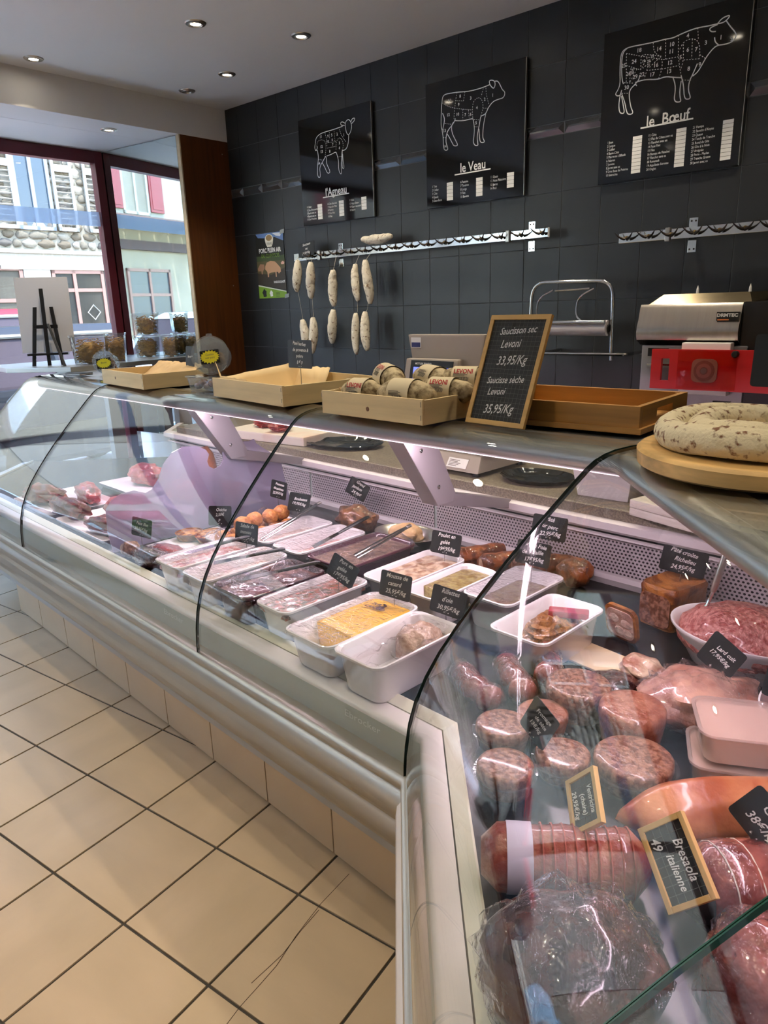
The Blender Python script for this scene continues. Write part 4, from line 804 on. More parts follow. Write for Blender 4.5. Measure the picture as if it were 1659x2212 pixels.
for i, (x, y, a) in enumerate([(0.33, 0.16, 20), (0.36, 0.20, 12), (0.30, 0.25, 30), (0.42, 0.28, -8), (0.44, 0.33, 5)]):
    t = thing('sliced_packet', ['vacuum packet of herbed slices leaning at the front of the paper-lined crate', 'vacuum packet of herbed slices second from the front of the paper-lined crate', 'vacuum packet of herbed slices against the cream paper lining', 'vacuum packet at the back right of the paper-lined crate', 'last vacuum packet at the far right corner of the paper-lined crate'][i], 'packet', 'C', (-2.454, 1.474, TOP + 0.008 + 0.009 * i), M=RZ(R(-5)) @ TR(x, y, 0) @ RZ(R(a)) @ RX(R(14)), group='sliced packets in the crate')
    part(t, 'sleeve', MB().box(-0.055, 0.055, -0.04, 0.04, 0, 0.004).mesh('sleeve', bevel=0.001), mat('pale_packet', (214, 200, 166), 0.3, coat=0.5))
    part(t, 'herbed_slice', MB().blob((0, 0.0, 0.006), (0.044, 0.03, 0.007), i, 0.1, 2, 18, 8).mesh('herbed_slice', smooth=True), M_PACK)
# salamis
M_SALAMI = mat('mould_bloomed_salami', (196, 180, 144), 0.8, col2=(104, 86, 58), c2=0.54, soft=0.10, vs=38, bump=0.5, bs=60, detail=6)
M_BAND = mat('cream_paper_band', (212, 198, 164), 0.55, var=0.03)
M_REDINK = mat('red_ink', (186, 34, 44), 0.5)
M_INK = mat('grey_ink', (96, 90, 80), 0.6)
def salami(label, x, y, z, yaw, L=0.19, r=0.043, tilt=0, seed=0, txt=None, spin=0):
    r *= 0.98; z = TOP + 0.012 + (z - TOP - 0.012) * 0.88
    t = thing('salami', label, 'salami', 'C', (x, y, z), M=RZ(R(yaw)) @ RY(R(tilt)), group='salamis heaped in the crate')
    p = []; rr = []
    for i in range(19):
        u = i / 18; e = max(0.0, math.sin(math.pi * (0.015 + 0.97 * u))) ** 0.36
        p.append((-L / 2 + L * u, 0, 0.003 * noise.noise(Vector((u * 5, seed, 1))))); rr.append(max(0.004, r * e * (1 + 0.05 * noise.noise(Vector((u * 7, seed * 2.3, 4))))))
    c = part(t, 'casing', MB().tube(p, rr, 18).mesh('casing', smooth=True, angle=80), M_SALAMI)
    part(c, 'tied_end', MB().tube([(-L / 2 + 0.004, 0, 0), (-L / 2 - 0.012, 0, 0.004), (-L / 2 - 0.016, 0.003, 0.008)], [0.006, 0.004, 0.006], 8).mesh('tied_end', smooth=True), M_KRAFT)
    w = L * 0.20; b = part(t, 'paper_band', MB().tube([(-w, 0, 0), (-w * 0.3, 0, 0), (w * 0.3, 0, 0), (w, 0, 0)], r * 1.045, 24, cap=False).mesh('paper_band', smooth=True, angle=80), M_BAND)
    for s in (-1, 1): part(b, 'band_edge', MB().tube([(s * w, 0, 0), (s * w * 0.985, 0, 0)], r * 1.05, 24, cap=False).mesh('band_edge', smooth=True), mat('tan_ink', (176, 150, 104), 0.6))
    S = RX(R(spin)) @ TR(0, -r * 1.052, 0) @ UP
    if txt: text(b, txt, 0.020, M_REDINK, S @ TR(0, 0.010, 0), sx=0.85, thick=0.0006)
    bars = MB()
    for k in range(13): bars.box(-0.018 + k * 0.003, -0.018 + k * 0.003 + (0.0017 if k % 3 else 0.0009), -0.020, -0.008, 0, 0.0003)
    part(b, 'barcode', bars.mesh('barcode'), M_INK, S)
    for k in range(4):
        part(b, 'fine_print', MB().box(-0.03, 0.006 + 0.008 * (k % 2), 0.0025 - 0.0035 * k, 0.0042 - 0.0035 * k, 0, 0.0003).mesh('fine_print'), M_INK, S)
salami('short salami at the front left of the heap, tied end towards the window', -1.615, 1.485, 1.336, 6, 0.155, 0.042, 0, 1, 'LEVONI', -20)
salami('long salami lying across the back left of the heap', -1.60, 1.585, 1.376, -28, 0.205, 0.041, 3, 2, 'LEVONI', -40)
salami('salami at the very back of the heap beside the scale display', -1.47, 1.645, 1.372, -18, 0.20, 0.041, 2, 3, None, -40)
salami('big salami at the front right of the heap with barcode facing out', -1.435, 1.490, 1.342, 5, 0.20, 0.044, 0, 4, None, -12)
salami('salami behind the big front one, half hidden towards the chalkboard', -1.365, 1.575, 1.345, 12, 0.19, 0.041, 0, 5, 'LEVONI', -30)
salami('topmost right salami with red lettering turned upside down', -1.345, 1.655, 1.372, 20, 0.185, 0.042, 0, 6, 'LEVONI', -30)
salami('salami underneath at the crate bottom, left side', -1.60, 1.555, 1.313, 10, 0.19, 0.036, 0, 7, None, -60)
salami('salami underneath at the crate bottom, right side', -1.44, 1.57, 1.31, -6, 0.18, 0.034, 0, 8, None, -60)
# framed chalkboard
M_SLATEB = mat('chalkboard_black', (30, 31, 30), 0.6, var=0.1, vs=9)
M_GRIDL = mat('grid_print', (108, 110, 104), 0.7)
M_FRAMEW = mat('pale_beech', (212, 172, 104), 0.5, var=0.1, vs=6, stretch=(1, 8, 1))
def framed_slate(label, fr, loc, M, w, h, bw, lines, size, grid=True, name='chalkboard', cat='chalkboard', group=None, round_=False):
    t = thing(name, label, cat, fr, loc, M=M, group=group)
    part(t, 'slate', MB().box(-w / 2 + bw * 0.6, w / 2 - bw * 0.6, -h / 2 + bw * 0.6, h / 2 - bw * 0.6, -0.003, 0.0).mesh('slate'), M_SLATEB)
    for a in ((-w / 2, w / 2, h / 2 - bw, h / 2), (-w / 2, w / 2, -h / 2, -h / 2 + bw), (-w / 2, -w / 2 + bw, -h / 2 + bw, h / 2 - bw), (w / 2 - bw, w / 2, -h / 2 + bw, h / 2 - bw)):
        part(t, 'frame_side', MB().box(a[0], a[1], a[2], a[3], -0.006, 0.004).mesh('frame_side', bevel=0.001), M_FRAMEW)
    if grid:
        g = MB(); n = int((w - 2 * bw) / 0.0125)
        for i in range(1, n + 1): x = -w / 2 + bw + i * 0.0125; g.box(x - 0.0003, x + 0.0003, -h / 2 + bw, h / 2 - bw, 0, 0.0003)
        for i in range(1, int((h - 2 * bw) / 0.0125) + 1): y = -h / 2 + bw + i * 0.0125; g.box(-w / 2 + bw, w / 2 - bw, y - 0.0003, y + 0.0003, 0, 0.0003)
        part(t, 'printed_grid', g.mesh('printed_grid'), M_GRIDL)['kind'] = 'stuff'
    for s, x, y, sz in lines: text(t, s, sz * size, M_CHALK, TR(x, y, 0.0009) @ RZ(R(4)), shear=0.3, name='chalk_writing', sx=0.80, thick=0.0003)
    return t
framed_slate('gridded chalkboard with pale wood frame leaning on the counter, prices per kilo in chalk', 'C', (-1.128, 1.498, TOP + 0.006), RZ(R(-3.5)) @ RX(R(90 - 21)) @ TR(0, 0.147, 0.0), 0.196, 0.295, 0.013,
             [('Saucisson sec', 0.002, 0.106, 0.9), ('Levoni', -0.012, 0.070, 1.0), ('33,95/Kg', 0.004, 0.026, 1.12), ('Saucisse sèche', 0.0, -0.026, 0.86), ('Levoni', -0.020, -0.058, 0.9), ('35,95/Kg', 0.0, -0.104, 1.12)], 0.030)
# cards on the crates
price_card('tall black price card pinned in the crate of sliced packets', ['Pavé herbes', 'de provence &', 'poivre', '8 € p'], 'C', (-2.062, 1.60, TOP + 0.012), 0.134, 0.098, 0.098, size=0.0175, lean=-2)
price_card('small grey price card standing in the crate nearest the window', ['Pur porc'], 'C', (-3.02, 1.705, TOP + 0.01), 0.075, 0.10, 0.055, size=0.014, lean=-6, m=mat('grey_card', (96, 96, 88), 0.6))
# clear tubs
M_PET = clear_mat('clear_plastic', (0.94, 0.96, 0.96), 1.5, bump=0.12, bs=18, haze=0.03, boost=1.6)
M_PETR = clear_mat('clear_plastic_ridged', (0.90, 0.94, 0.96), 1.55, bump=0.5, bs=60, haze=0.08)
M_COOK = mat('brown_biscuit', (132, 88, 48), 0.7, var=0.35, vs=30, bump=0.4, bs=80)
M_STAR = mat('yellow_label', (232, 220, 40), 0.5)
def tub(label, x, y, z, yaw, r=0.072, depth=0.10, txt=''):
    t = thing('biscuit_tub', label, 'tub', 'C', (x, y, z + r), M=RZ(R(yaw)) @ RX(R(90 - 8)), group='round biscuit tubs lying on their side')
    part(t, 'cup', MB().lathe([(r * 0.96, 0), (r * 0.9, -0.03), (r * 0.78, -depth), (0.0, -depth)], 32).mesh('cup', smooth=True), M_PETR)
    ld = part(t, 'lid', MB().lathe([(0.0, 0.006), (r * 0.86, 0.006), (r * 0.9, 0.010), (r * 1.02, 0.010), (r * 1.03, 0.0), (r * 0.97, -0.004)], 32).mesh('lid', smooth=True, angle=30), M_PETR)
    part(ld, 'lid_tab', MB().box(-0.012, 0.012, r * 1.0, r * 1.12, 0.002, 0.008).mesh('lid_tab', bevel=0.002), M_PETR)
    st = [((0.040 if i % 2 else 0.033) * math.cos(i * math.pi / 18) * 1.05, (0.028 if i % 2 else 0.022) * math.sin(i * math.pi / 18)) for i in range(36)]
    sb = part(ld, 'label_back', MB().box(-0.040, 0.040, -0.034, 0.020, 0.0108, 0.0112).mesh('label_back'), M_BLACK, RZ(R(6)))
    part(sb, 'star_label', MB().prism(st, 0.0114, 0.0118, TR(0, -0.007, 0)).mesh('star_label'), M_STAR)
    text(sb, txt, 0.013, M_INK, TR(0, -0.004, 0.0121), sx=0.8, shear=0.2)
    for k in range(9):
        a = k * 0.7; part(t, 'biscuit', MB().blob((0.035 * math.cos(a) * (1 - 0.03 * k), -0.02 + 0.026 * math.sin(a), -0.018 - 0.0085 * k), (0.024, 0.020, 0.008), k, 0.25, 3, 12, 8).mesh('biscuit', smooth=True), M_COOK, RZ(0))
tub('round clear biscuit tub with yellow starburst label on the low clear box', -2.66, 1.60, 1.327, 42, 0.078, 0.10, 'Cookies\nnoir pure')
tub('smaller looking biscuit tub with yellow label behind the crate near the window', -3.93, 1.70, TOP + 0.004, 46, 0.062, 0.10, 'Biscuits')
bx = thing('clear_biscuit_box', 'low clear plastic box of brown biscuits under the starburst tub', 'box', 'C', (-2.65, 1.60, TOP), rz=8)
def open_box(w, d, h, th=0.0016, taper=0.9):
    mb = MB(); a, b = w / 2, d / 2
    o1 = [(-a * taper, -b * taper, 0), (a * taper, -b * taper, 0), (a * taper, b * taper, 0), (-a * taper, b * taper, 0)]; o2 = [(-a, -b, h), (a, -b, h), (a, b, h), (-a, b, h)]
    i1 = [(x * (1 - th / a), y * (1 - th / b), th) for x, y, z in o1]; i2 = [(x * (1 - th / a), y * (1 - th / b), h) for x, y, z in o2]
    mb.add(o1 + o2 + i1 + i2, [(3, 2, 1, 0), (0, 1, 5, 4), (1, 2, 6, 5), (2, 3, 7, 6), (3, 0, 4, 7), (8, 9, 10, 11), (9, 8, 12, 13), (10, 9, 13, 14), (11, 10, 14, 15), (8, 11, 15, 12), (4, 5, 13, 12), (5, 6, 14, 13), (6, 7, 15, 14), (7, 4, 12, 15)])
    return mb
part(bx, 'box_body', open_box(0.19, 0.13, 0.052).mesh('box_body', bevel=0.002), M_PET)
part(bx, 'box_lid', MB().box(-0.10, 0.10, -0.07, 0.07, 0.052, 0.060).mesh('box_lid', bevel=0.003), M_PET)
for k in range(14): part(bx, 'biscuit', MB().blob(((-0.06 + 0.03 * (k % 5)), -0.035 + 0.032 * (k // 5), 0.017 + 0.012 * (k % 2)), (0.02, 0.018, 0.013), k, 0.3, 3, 12, 8).mesh('biscuit', smooth=True), M_COOK)
# pasta boxes
M_PASTA = mat('dry_pasta', (196, 146, 64), 0.6, var=0.25, vs=40)
def pasta_box(label, x, y, z, yaw, w=0.20, d=0.13, h=0.125, fill=0.9, fr='W'):
    t = thing('pasta_box', label, 'pasta box', fr, (x, y, z), rz=yaw, group='clear boxes of dry pasta')
    part(t, 'box_body', open_box(w, d, h, taper=0.86).mesh('box_body', bevel=0.003), M_PET)
    part(t, 'box_lid', MB().box(-w / 2 - 0.005, w / 2 + 0.005, -d / 2 - 0.005, d / 2 + 0.005, h, h + 0.014).mesh('box_lid', bevel=0.004), M_PET)
    rnd = random.Random(int(abs(x * 1000))); mb = MB(); core = MB().blob((0, 0, h * fill * 0.45), (w * 0.36, d * 0.34, h * fill * 0.46), 3, 0.1, 2, 14, 8)
    for k in range(420):
        a = rnd.uniform(0, math.pi); q = Vector((rnd.uniform(-0.39, 0.39) * w, rnd.uniform(-0.37, 0.37) * d, 0.008 + rnd.random() * h * fill * (1 - 0.35 * rnd.random())))
        dv = Vector((math.cos(a), math.sin(a), rnd.uniform(-0.5, 0.5))) * rnd.uniform(0.010, 0.02)
        for s in (-1, 1):
            e = q + dv * s; e.x = max(-w * 0.41, min(w * 0.41, e.x)); e.y = max(-d * 0.41, min(d * 0.41, e.y)); e.z = max(0.005, e.z)
            if s < 0: e0 = e
        mb.tube([e0, (e0 + e) / 2 + Vector((0, 0, 0.003)), e], 0.0022, 4, cap=False)
    mb.add(core.v, core.f)
    p = part(t, 'dry_pasta', mb.mesh('dry_pasta'), M_PASTA); p['kind'] = 'stuff'
LZ = 1.286
pasta_box('large clear box of dry pasta just right of the easel', -4.43, 2.235, LZ, 55, 0.21, 0.14, 0.165)
pasta_box('narrow clear box of dry pasta touching the large one beside the window post', -4.50, 2.45, LZ, 55, 0.12, 0.12, 0.165)
pasta_box('lower left clear box of dry pasta in the stack before the mirror', -4.665, 2.775, LZ, 40, 0.15, 0.11, 0.135)
pasta_box('lower right clear box of dry pasta in the stack before the mirror', -4.50, 2.855, LZ, 40, 0.10, 0.09, 0.135)
pasta_box('top clear box of dry pasta in the stack before the mirror', -4.655, 2.78, LZ + 0.1515, 38, 0.145, 0.11, 0.135)
# easel with a white board, seen from behind
ez = thing('table_easel', 'black tabletop easel seen from behind holding a white board by the window', 'easel', 'W', (-4.575, 2.03, 1.286), M=RZ(R(56)) @ Matrix.Scale(0.84, 4))
for x, z1 in ((-0.085, 0.42), (0.0, 0.55), (0.075, 0.42)):
    lean = 0.10
    part(ez, 'upright', MB().hexa([(x * 1.25 - 0.013, -0.006, 0.0), (x * 1.25 + 0.013, -0.006, 0.0), (x * 1.25 + 0.013, 0.008, 0.0), (x * 1.25 - 0.013, 0.008, 0.0)], [(x * 0.7 - 0.013, lean, z1), (x * 0.7 + 0.013, lean, z1), (x * 0.7 + 0.013, lean + 0.014, z1), (x * 0.7 - 0.013, lean + 0.014, z1)]).mesh('upright', bevel=0.002), M_BLACK)
part(ez, 'cross_bar', MB().box(-0.085, 0.085, 0.040, 0.052, 0.27, 0.295, RX(R(-4))).mesh('cross_bar', bevel=0.002), M_BLACK)
part(ez, 'lower_ledge', MB().box(-0.14, 0.14, -0.01, 0.05, 0.075, 0.09).mesh('lower_ledge', bevel=0.002), M_BLACK)
part(ez, 'rear_leg', MB().hexa([(0.12, -0.16, 0), (0.14, -0.16, 0), (0.14, -0.148, 0), (0.12, -0.148, 0)], [(0.015, 0.03, 0.30), (0.035, 0.03, 0.30), (0.035, 0.042, 0.30), (0.015, 0.042, 0.30)]).mesh('rear_leg', bevel=0.002), M_BLACK)
single('white_board', MB().box(-0.155, 0.155, 0.0, 0.004, 0, 0.46).mesh('white_board', bevel=0.001), mat('white_board_back', (226, 224, 226), 0.6), 'plain white board resting on the black tabletop easel', 'board', 'W', (-4.575 - 0.050, 2.03 + 0.034, 1.286 + 0.078), RZ(R(56)) @ RX(R(-10)))
st = thing('card_stack', 'small stack of cards on the counter top at the easel foot', 'card stack', 'C', (-4.05, 1.60, TOP), rz=10)
for k in range(3): part(st, 'card', MB().box(-0.07, 0.07, -0.04, 0.04, 0.004 * k, 0.004 * k + 0.0035).mesh('card'), M_BLACK if k != 1 else M_WHITE)
# round board with the coiled sausage
M_BOARD = mat('pale_pine_board', (224, 184, 120), 0.45, var=0.28, vs=2.6, stretch=(1.0, 12, 14), detail=5)
rb = MB().lathe([(0.0, 0.0), (0.220, 0.0), (0.229, 0.005), (0.231, 0.030), (0.225, 0.036), (0.0, 0.036)], 56)
single('round_board', rb.mesh('round_board', smooth=True, angle=30), M_BOARD, 'round pale wooden board at the counter bend under the coiled sausage', 'board', 'C', (-0.447, 1.440, TOP + 0.0))
M_COILS = mat('floured_coil_casing', (232, 220, 186), 0.85, col2=(128, 88, 64), c2=0.60, soft=0.05, vs=62, bump=0.6, bs=60, detail=6)
p = []; rr = []
for i in range(150):
    u = i / 149; a = u * 2 * math.pi * 2.15 + 0.6; r = 0.200 - 0.125 * u
    p.append((r * math.cos(a), r * math.sin(a), 0.029 + 0.004 * math.sin(a * 3) + 0.006 * max(0, u - 0.4))); rr.append(0.0285 * (1 + 0.07 * noise.noise(Vector((u * 30, 2, 0)))) * (min(1, 0.35 + i / 8, 0.35 + (149 - i) / 8)))
single('coiled_sausage', MB().tube(p, rr, 16).mesh('coiled_sausage', smooth=True, angle=80), M_COILS, 'long floured dry sausage coiled in a spiral on the round wooden board', 'sausage', 'C', (-0.447, 1.440, TOP + 0.036))
price_card('black price card on a pin stuck in the coiled sausage', ['Saucisse', 'sèche', '29€/kg'], 'C', (-0.455, 1.51, TOP + 0.080), 0.115, 0.10, 0.06, size=0.019, lean=-4)
# shop scale on the granite
M_TAUPE = mat('taupe_plastic_shell', (170, 160, 150), 0.45, var=0.02)
sc_ = thing('shop_scale', 'taupe electronic shop scale with lit customer display standing on the granite', 'scale', 'C', (0, 0, 0))
bs = MB(); bs.hexa([(-2.00, 2.12, 0.945), (-1.67, 2.12, 0.945), (-1.67, 2.46, 0.945), (-2.00, 2.46, 0.945)], [(-1.985, 2.16, 1.005), (-1.685, 2.16, 1.005), (-1.685, 2.45, 1.03), (-1.985, 2.45, 1.03)])
part(sc_, 'scale_base', bs.mesh('scale_base', bevel=0.006), M_TAUPE)
for x in (-1.97, -1.70):
    for y in (2.15, 2.43): part(sc_, 'foot', MB().lathe([(0.016, 0.928), (0.014, 0.946)], 12, TR(x, y, 0)).mesh('foot'), M_BLACK)
part(sc_, 'weighing_plate', MB().box(-2.02, -1.66, 2.17, 2.46, 1.032, 1.042).mesh('weighing_plate', bevel=0.003), M_STEEL)
SLP = TR(-1.835, 2.14, 0.976) @ RX(math.atan2(0.06, 0.04))
part(sc_, 'green_tape', MB().box(-0.09, -0.045, -0.016, 0.018, 0.0006, 0.0012).mesh('green_tape'), mat('green_tape', (40, 140, 84), 0.5), SLP)
lb = part(sc_, 'rating_label', MB().box(0.0, 0.10, -0.024, 0.016, 0.0006, 0.0012).mesh('rating_label'), M_PRINT, SLP)
for k in range(5): part(lb, 'fine_print', MB().box(0.008, 0.05 + 0.008 * (k % 3), -0.018 + 0.006 * k, -0.0155 + 0.006 * k, 0.0012, 0.0015).mesh('fine_print'), M_INK)
part(sc_, 'pole', MB().tube([(-2.05, 2.44, 0.928), (-2.05, 2.44, 1.36)], 0.02, 12).mesh('pole', smooth=True), M_TAUPE)
hdm = MB(); hdm.hexa([(-2.256, 2.40, 1.285), (-1.885, 2.40, 1.285), (-1.885, 2.44, 1.285), (-2.256, 2.44, 1.285)], [(-2.292, 2.40, 1.453), (-1.856, 2.40, 1.455), (-1.856, 2.43, 1.455), (-2.292, 2.43, 1.453)])
hs = part(sc_, 'screen_housing', hdm.mesh('screen_housing', bevel=0.008), M_TAUPE)
part(hs, 'sticker', MB().box(-2.272, -2.212, 2.3985, 2.3995, 1.395, 1.440).mesh('sticker'), M_PRINT); part(hs, 'sticker_print', MB().box(-2.268, -2.216, 2.3975, 2.3984, 1.398, 1.418).mesh('sticker_print'), mat('navy_print', (36, 46, 110), 0.5))
cd = part(sc_, 'customer_display', MB().hexa([(-2.262, 2.33, 1.235), (-1.962, 2.33, 1.235), (-1.962, 2.38, 1.235), (-2.262, 2.38, 1.235)], [(-2.262, 2.355, 1.352), (-1.962, 2.355, 1.352), (-1.962, 2.385, 1.352), (-2.262, 2.385, 1.352)]).mesh('customer_display', bevel=0.008), M_TAUPE)
DSP = TR(-2.105, 2.3405, 1.294) @ RX(R(90 - 12))
bz = part(cd, 'bezel', MB().box(-0.122, 0.122, -0.054, 0.052, -0.001, 0.0012).mesh('bezel', bevel=0.004), M_BLACK, DSP)
part(bz, 'lcd', MB().box(-0.102, 0.102, -0.046, 0.022, 0.0013, 0.0018).mesh('lcd'), mat('violet_lcd', (92, 104, 232), 0.3, emit=1.3))
text(bz, 'METTLER TOLEDO', 0.0115, M_PRINT, TR(-0.095, 0.037, 0.002), 'LEFT', thick=0.0003)
text(bz, '0.000 kg', 0.022, M_BLACK, TR(0.098, 0.006, 0.0022), 'RIGHT', thick=0.0006)
# ================================================================ GOODS IN THE CASE
DK = 0.669
M_PORC = mat('white_porcelain', (240, 236, 236), 0.12, spec=0.5, coat=0.3)
M_FILM = clear_mat('cling_film', (0.97, 0.97, 0.98), 1.5, rough=0.04, bump=0.5, bs=34, haze=0.010, hcol=(236, 228, 240), stretch=(1, 2.2, 1))
def rrect(w, d, r, n=4):
    r = min(r, w / 2 - 1e-4, d / 2 - 1e-4); out = []
    for cx, cy, a0 in ((w / 2 - r, d / 2 - r, 0), (-w / 2 + r, d / 2 - r, 90), (-w / 2 + r, -d / 2 + r, 180), (w / 2 - r, -d / 2 + r, 270)):
        out += [(cx + r * math.cos(R(a0 + 90 * k / n)), cy + r * math.sin(R(a0 + 90 * k / n))) for k in range(n + 1)]
    return out
def loft(rings, mb=None, cap0=True, cap1=True):
    """rings: list of ([(x,y)], z)"""
    mb = mb or MB(); k = len(rings[0][0]); o = len(mb.v)
    for pts, z in rings: mb.v += [(x, y, z) for x, y in pts]
    for i in range(len(rings) - 1):
        for j in range(k): mb.f.append((o + i * k + j, o + i * k + (j + 1) % k, o + (i + 1) * k + (j + 1) % k, o + (i + 1) * k + j))
    if cap0: mb.f.append(tuple(o + j for j in range(k - 1, -1, -1)))
    if cap1: mb.f.append(tuple(o + (len(rings) - 1) * k + j for j in range(k)))
    return mb
def dish_mesh(w, d, h, r=0.03, taper=0.76, lip=0.010):
    return loft([(rrect(w * taper, d * (taper + .08), r), 0), (rrect(w * (taper + .03), d * (taper + .10), r), 0.006), (rrect(w - 2 * lip, d - 2 * lip, r), h * 0.86), (rrect(w, d, r), h * 0.94), (rrect(w, d, r), h), (rrect(w - 0.006, d - 0.006, r), h + 0.002),
                 (rrect(w - 2.2 * lip, d - 2.2 * lip, r), h - 0.004), (rrect(w * (taper + .0), d * (taper + .07), r), 0.012), (rrect(w * taper * 0.5, d * taper * 0.5, r * 0.5), 0.010)])
def fill_mesh(w, d, z, amp, fq, seed, nx=20, ny=26, dome=0.0, thick=0.02):
    def fn(u, v):
        x = (u - .5) * w; y = (v - .5) * d; e = min(1, 8 * min(u, 1 - u)) * min(1, 8 * min(v, 1 - v))
        return Vector((x, y, z + amp * e * (noise.noise(Vector((x * fq, y * fq, seed))) + 0.5 * noise.noise(Vector((x * fq * 2.7, y * fq * 2.7, seed)))) + dome * math.sin(math.pi * u) * math.sin(math.pi * v)))
    return MB().grid(nx, ny, fn)
def film_mesh(w, d, z, seed, amp=0.004, tent=None):
    def fn(u, v):
        x = (u - .5) * w; y = (v - .5) * d; e = min(u, 1 - u) * min(v, 1 - v) * 8
        zz = z + amp * min(1, e) * (noise.noise(Vector((x * 28, y * 14, seed))) - 0.3) - (0.016 if e < 0.02 else 0)
        if tent: zz += tent[2] * math.exp(-((u - tent[0]) ** 2 + (v - tent[1]) ** 2) / 0.02)
        return Vector((x, y, zz))
    return MB().grid(26, 34, fn)
def tray(label, x0, x1, y0, y1, fill=None, level=0.72, h=0.102, film=False, m=None, fr='C', amp=0.004, fq=40, dome=0.0, seed=0, name='porcelain_tray', group='white trays of charcuterie', z=DK, tent=None, part_name='filling', frac=None, yaw=0):
    w, d = x1 - x0, y1 - y0; t = thing(name, label, 'tray', fr, ((x0 + x1) / 2, (y0 + y1) / 2, z), rz=yaw, group=group)
    part(t, 'dish', dish_mesh(w, d, h).mesh('dish', smooth=True, angle=50), m or M_PORC)
    if fill:
        zz = h * level; k = 0.76 + 0.2 * level; fw, fd = w * k - 0.016, d * (k + 0.05) - 0.018
        me = fill_mesh(fw, fd * (frac[1] - frac[0] if frac else 1), zz, amp, fq, seed, dome=dome)
        o = part(t, part_name, me.mesh(part_name, smooth=True, angle=60), fill, TR(0, fd * ((frac[0] + frac[1]) / 2 - .5), 0) if frac else None)
        md = o.modifiers.new('t', 'SOLIDIFY'); md.thickness = max(0.01, zz - 0.014) if frac else 0.012; md.offset = -1
    if film: part(t, 'cling_film', film_mesh(w + 0.004, d + 0.004, h + 0.004, seed, tent=tent).mesh('cling_film', smooth=True, angle=80), M_FILM)
    return t
def food(name, c1, c2, vs=45, c=0.5, soft=0.08, rough=0.35, bump=0.4, bs=70, coat=0.3, sub=0.0): return mat(name, c1, rough, col2=c2, c2=c, soft=soft, vs=vs, bump=bump, bs=bs, coat=coat, sub=sub, detail=5)
F_SALAD = food('pink_muzzle_salad', (222, 196, 186), (188, 110, 104), 50)
F_WHITE = food('white_remoulade', (232, 222, 214), (206, 180, 168), 40)
F_BEET = food('dark_jelly', (64, 26, 32), (118, 70, 58), 30, coat=0.8)
F_VEG = food('vegetable_jelly', (112, 98, 70), (168, 92, 70), 55, coat=0.9, rough=0.2)
F_YEL = mat('yellow_mousse_coat', (246, 186, 8), 0.4, var=0.05, vs=14)
F_RIL = food('goose_rillettes', (186, 158, 138), (156, 124, 104), 60, bump=0.7, bs=50, coat=0.1)
F_PARS = food('parsley_jelly', (112, 86, 78), (160, 128, 108), 40, coat=0.8)
F_CHIK = food('chicken_in_jelly', (206, 182, 154), (150, 112, 84), 34, coat=0.7)
F_GREEN = food('herb_terrine', (160, 146, 92), (126, 104, 58), 60, coat=0.2)
F_LIVER = food('liver_terrine', (128, 100, 82), (150, 134, 106), 40, coat=0.5)
F_HAY = food('shredded_confit', (120, 74, 44), (168, 116, 68), 70, bump=0.9, coat=0.3)
F_BREAD = food('breaded_crust', (206, 142, 78), (180, 108, 56), 60, bump=0.6, bs=120, rough=0.55, coat=0.1)
F_RED = food('raw_red_meat', (146, 36, 36), (188, 92, 84), 26, c=0.62, coat=0.4, bump=0.25, bs=40)
F_DARKRED = food('dark_beef', (104, 22, 24), (150, 52, 48), 20, c=0.6, coat=0.4)
F_MINCE = food('minced_meat', (150, 66, 60), (190, 126, 116), 80, bump=0.8, bs=110)
F_PATE = food('coarse_pate', (110, 66, 48), (160, 114, 92), 90, bump=0.3, bs=80, coat=0.4)
F_CRUST = food('pastry_crust', (176, 112, 52), (120, 66, 30), 24, bump=0.5, coat=0.2)
F_FAT = food('white_fat', (232, 214, 200), (206, 170, 158), 16)
F_HAM = food('cured_ham', (172, 88, 50), (206, 138, 92), 9, coat=0.4, bump=0.15)
F_CURED = food('cured_pork_in_film', (112, 44, 40), (158, 92, 82), 22, coat=0.9, rough=0.2, bump=0.7, bs=40)
F_DARKC = food('dark_cured_beef', (46, 18, 17), (92, 46, 38), 24, coat=0.9, rough=0.2, bump=0.7, bs=36)
# front row
tray('wrapped white tray of pink muzzle salad at the left of the front row', -2.225, -2.060, 1.035, 1.36, F_SALAD, 0.74, film=True, seed=1, amp=0.008)
tray('wrapped white tray of pale salad second in the front row', -2.040, -1.885, 1.035, 1.37, F_WHITE, 0.6, film=True, seed=2)
tray('wrapped dark burgundy tray of jellied meat in the front row', -1.862, -1.668, 1.04, 1.355, F_BEET, 0.85, film=True, m=mat('burgundy_dish', (62, 22, 30), 0.2, coat=0.4), seed=3, amp=0.007, name='burgundy_tray', tent=(0.6, 0.62, 0.06))
tray('wrapped white tray of pork in vegetable jelly in the front row', -1.652, -1.500, 1.055, 1.385, F_VEG, 0.84, film=True, seed=4)
t5 = tray('wrapped white tray of bright yellow duck mousse in the front row', -1.440, -1.252, 1.0, 1.345, F_YEL, 0.86, film=True, seed=5, amp=0.002, frac=(0.30, 1.0))
dm = part(t5, 'printed_duck', MB().blob((0.020, 0.075, 0.0), (0.013, 0.010, 0.0006), 2, 0.1, 2, 16, 6).mesh('printed_duck'), mat('brown_stamp', (74, 34, 30), 0.6), TR(0.0, 0.03, 0.0925) @ RZ(R(20)))
part(dm, 'duck_neck', MB().tube([(0.026, 0.08, 0), (0.031, 0.092, 0), (0.026, 0.098, 0), (0.020, 0.097, 0)], 0.0025, 6).mesh('duck_neck'), MATS['brown_stamp'])
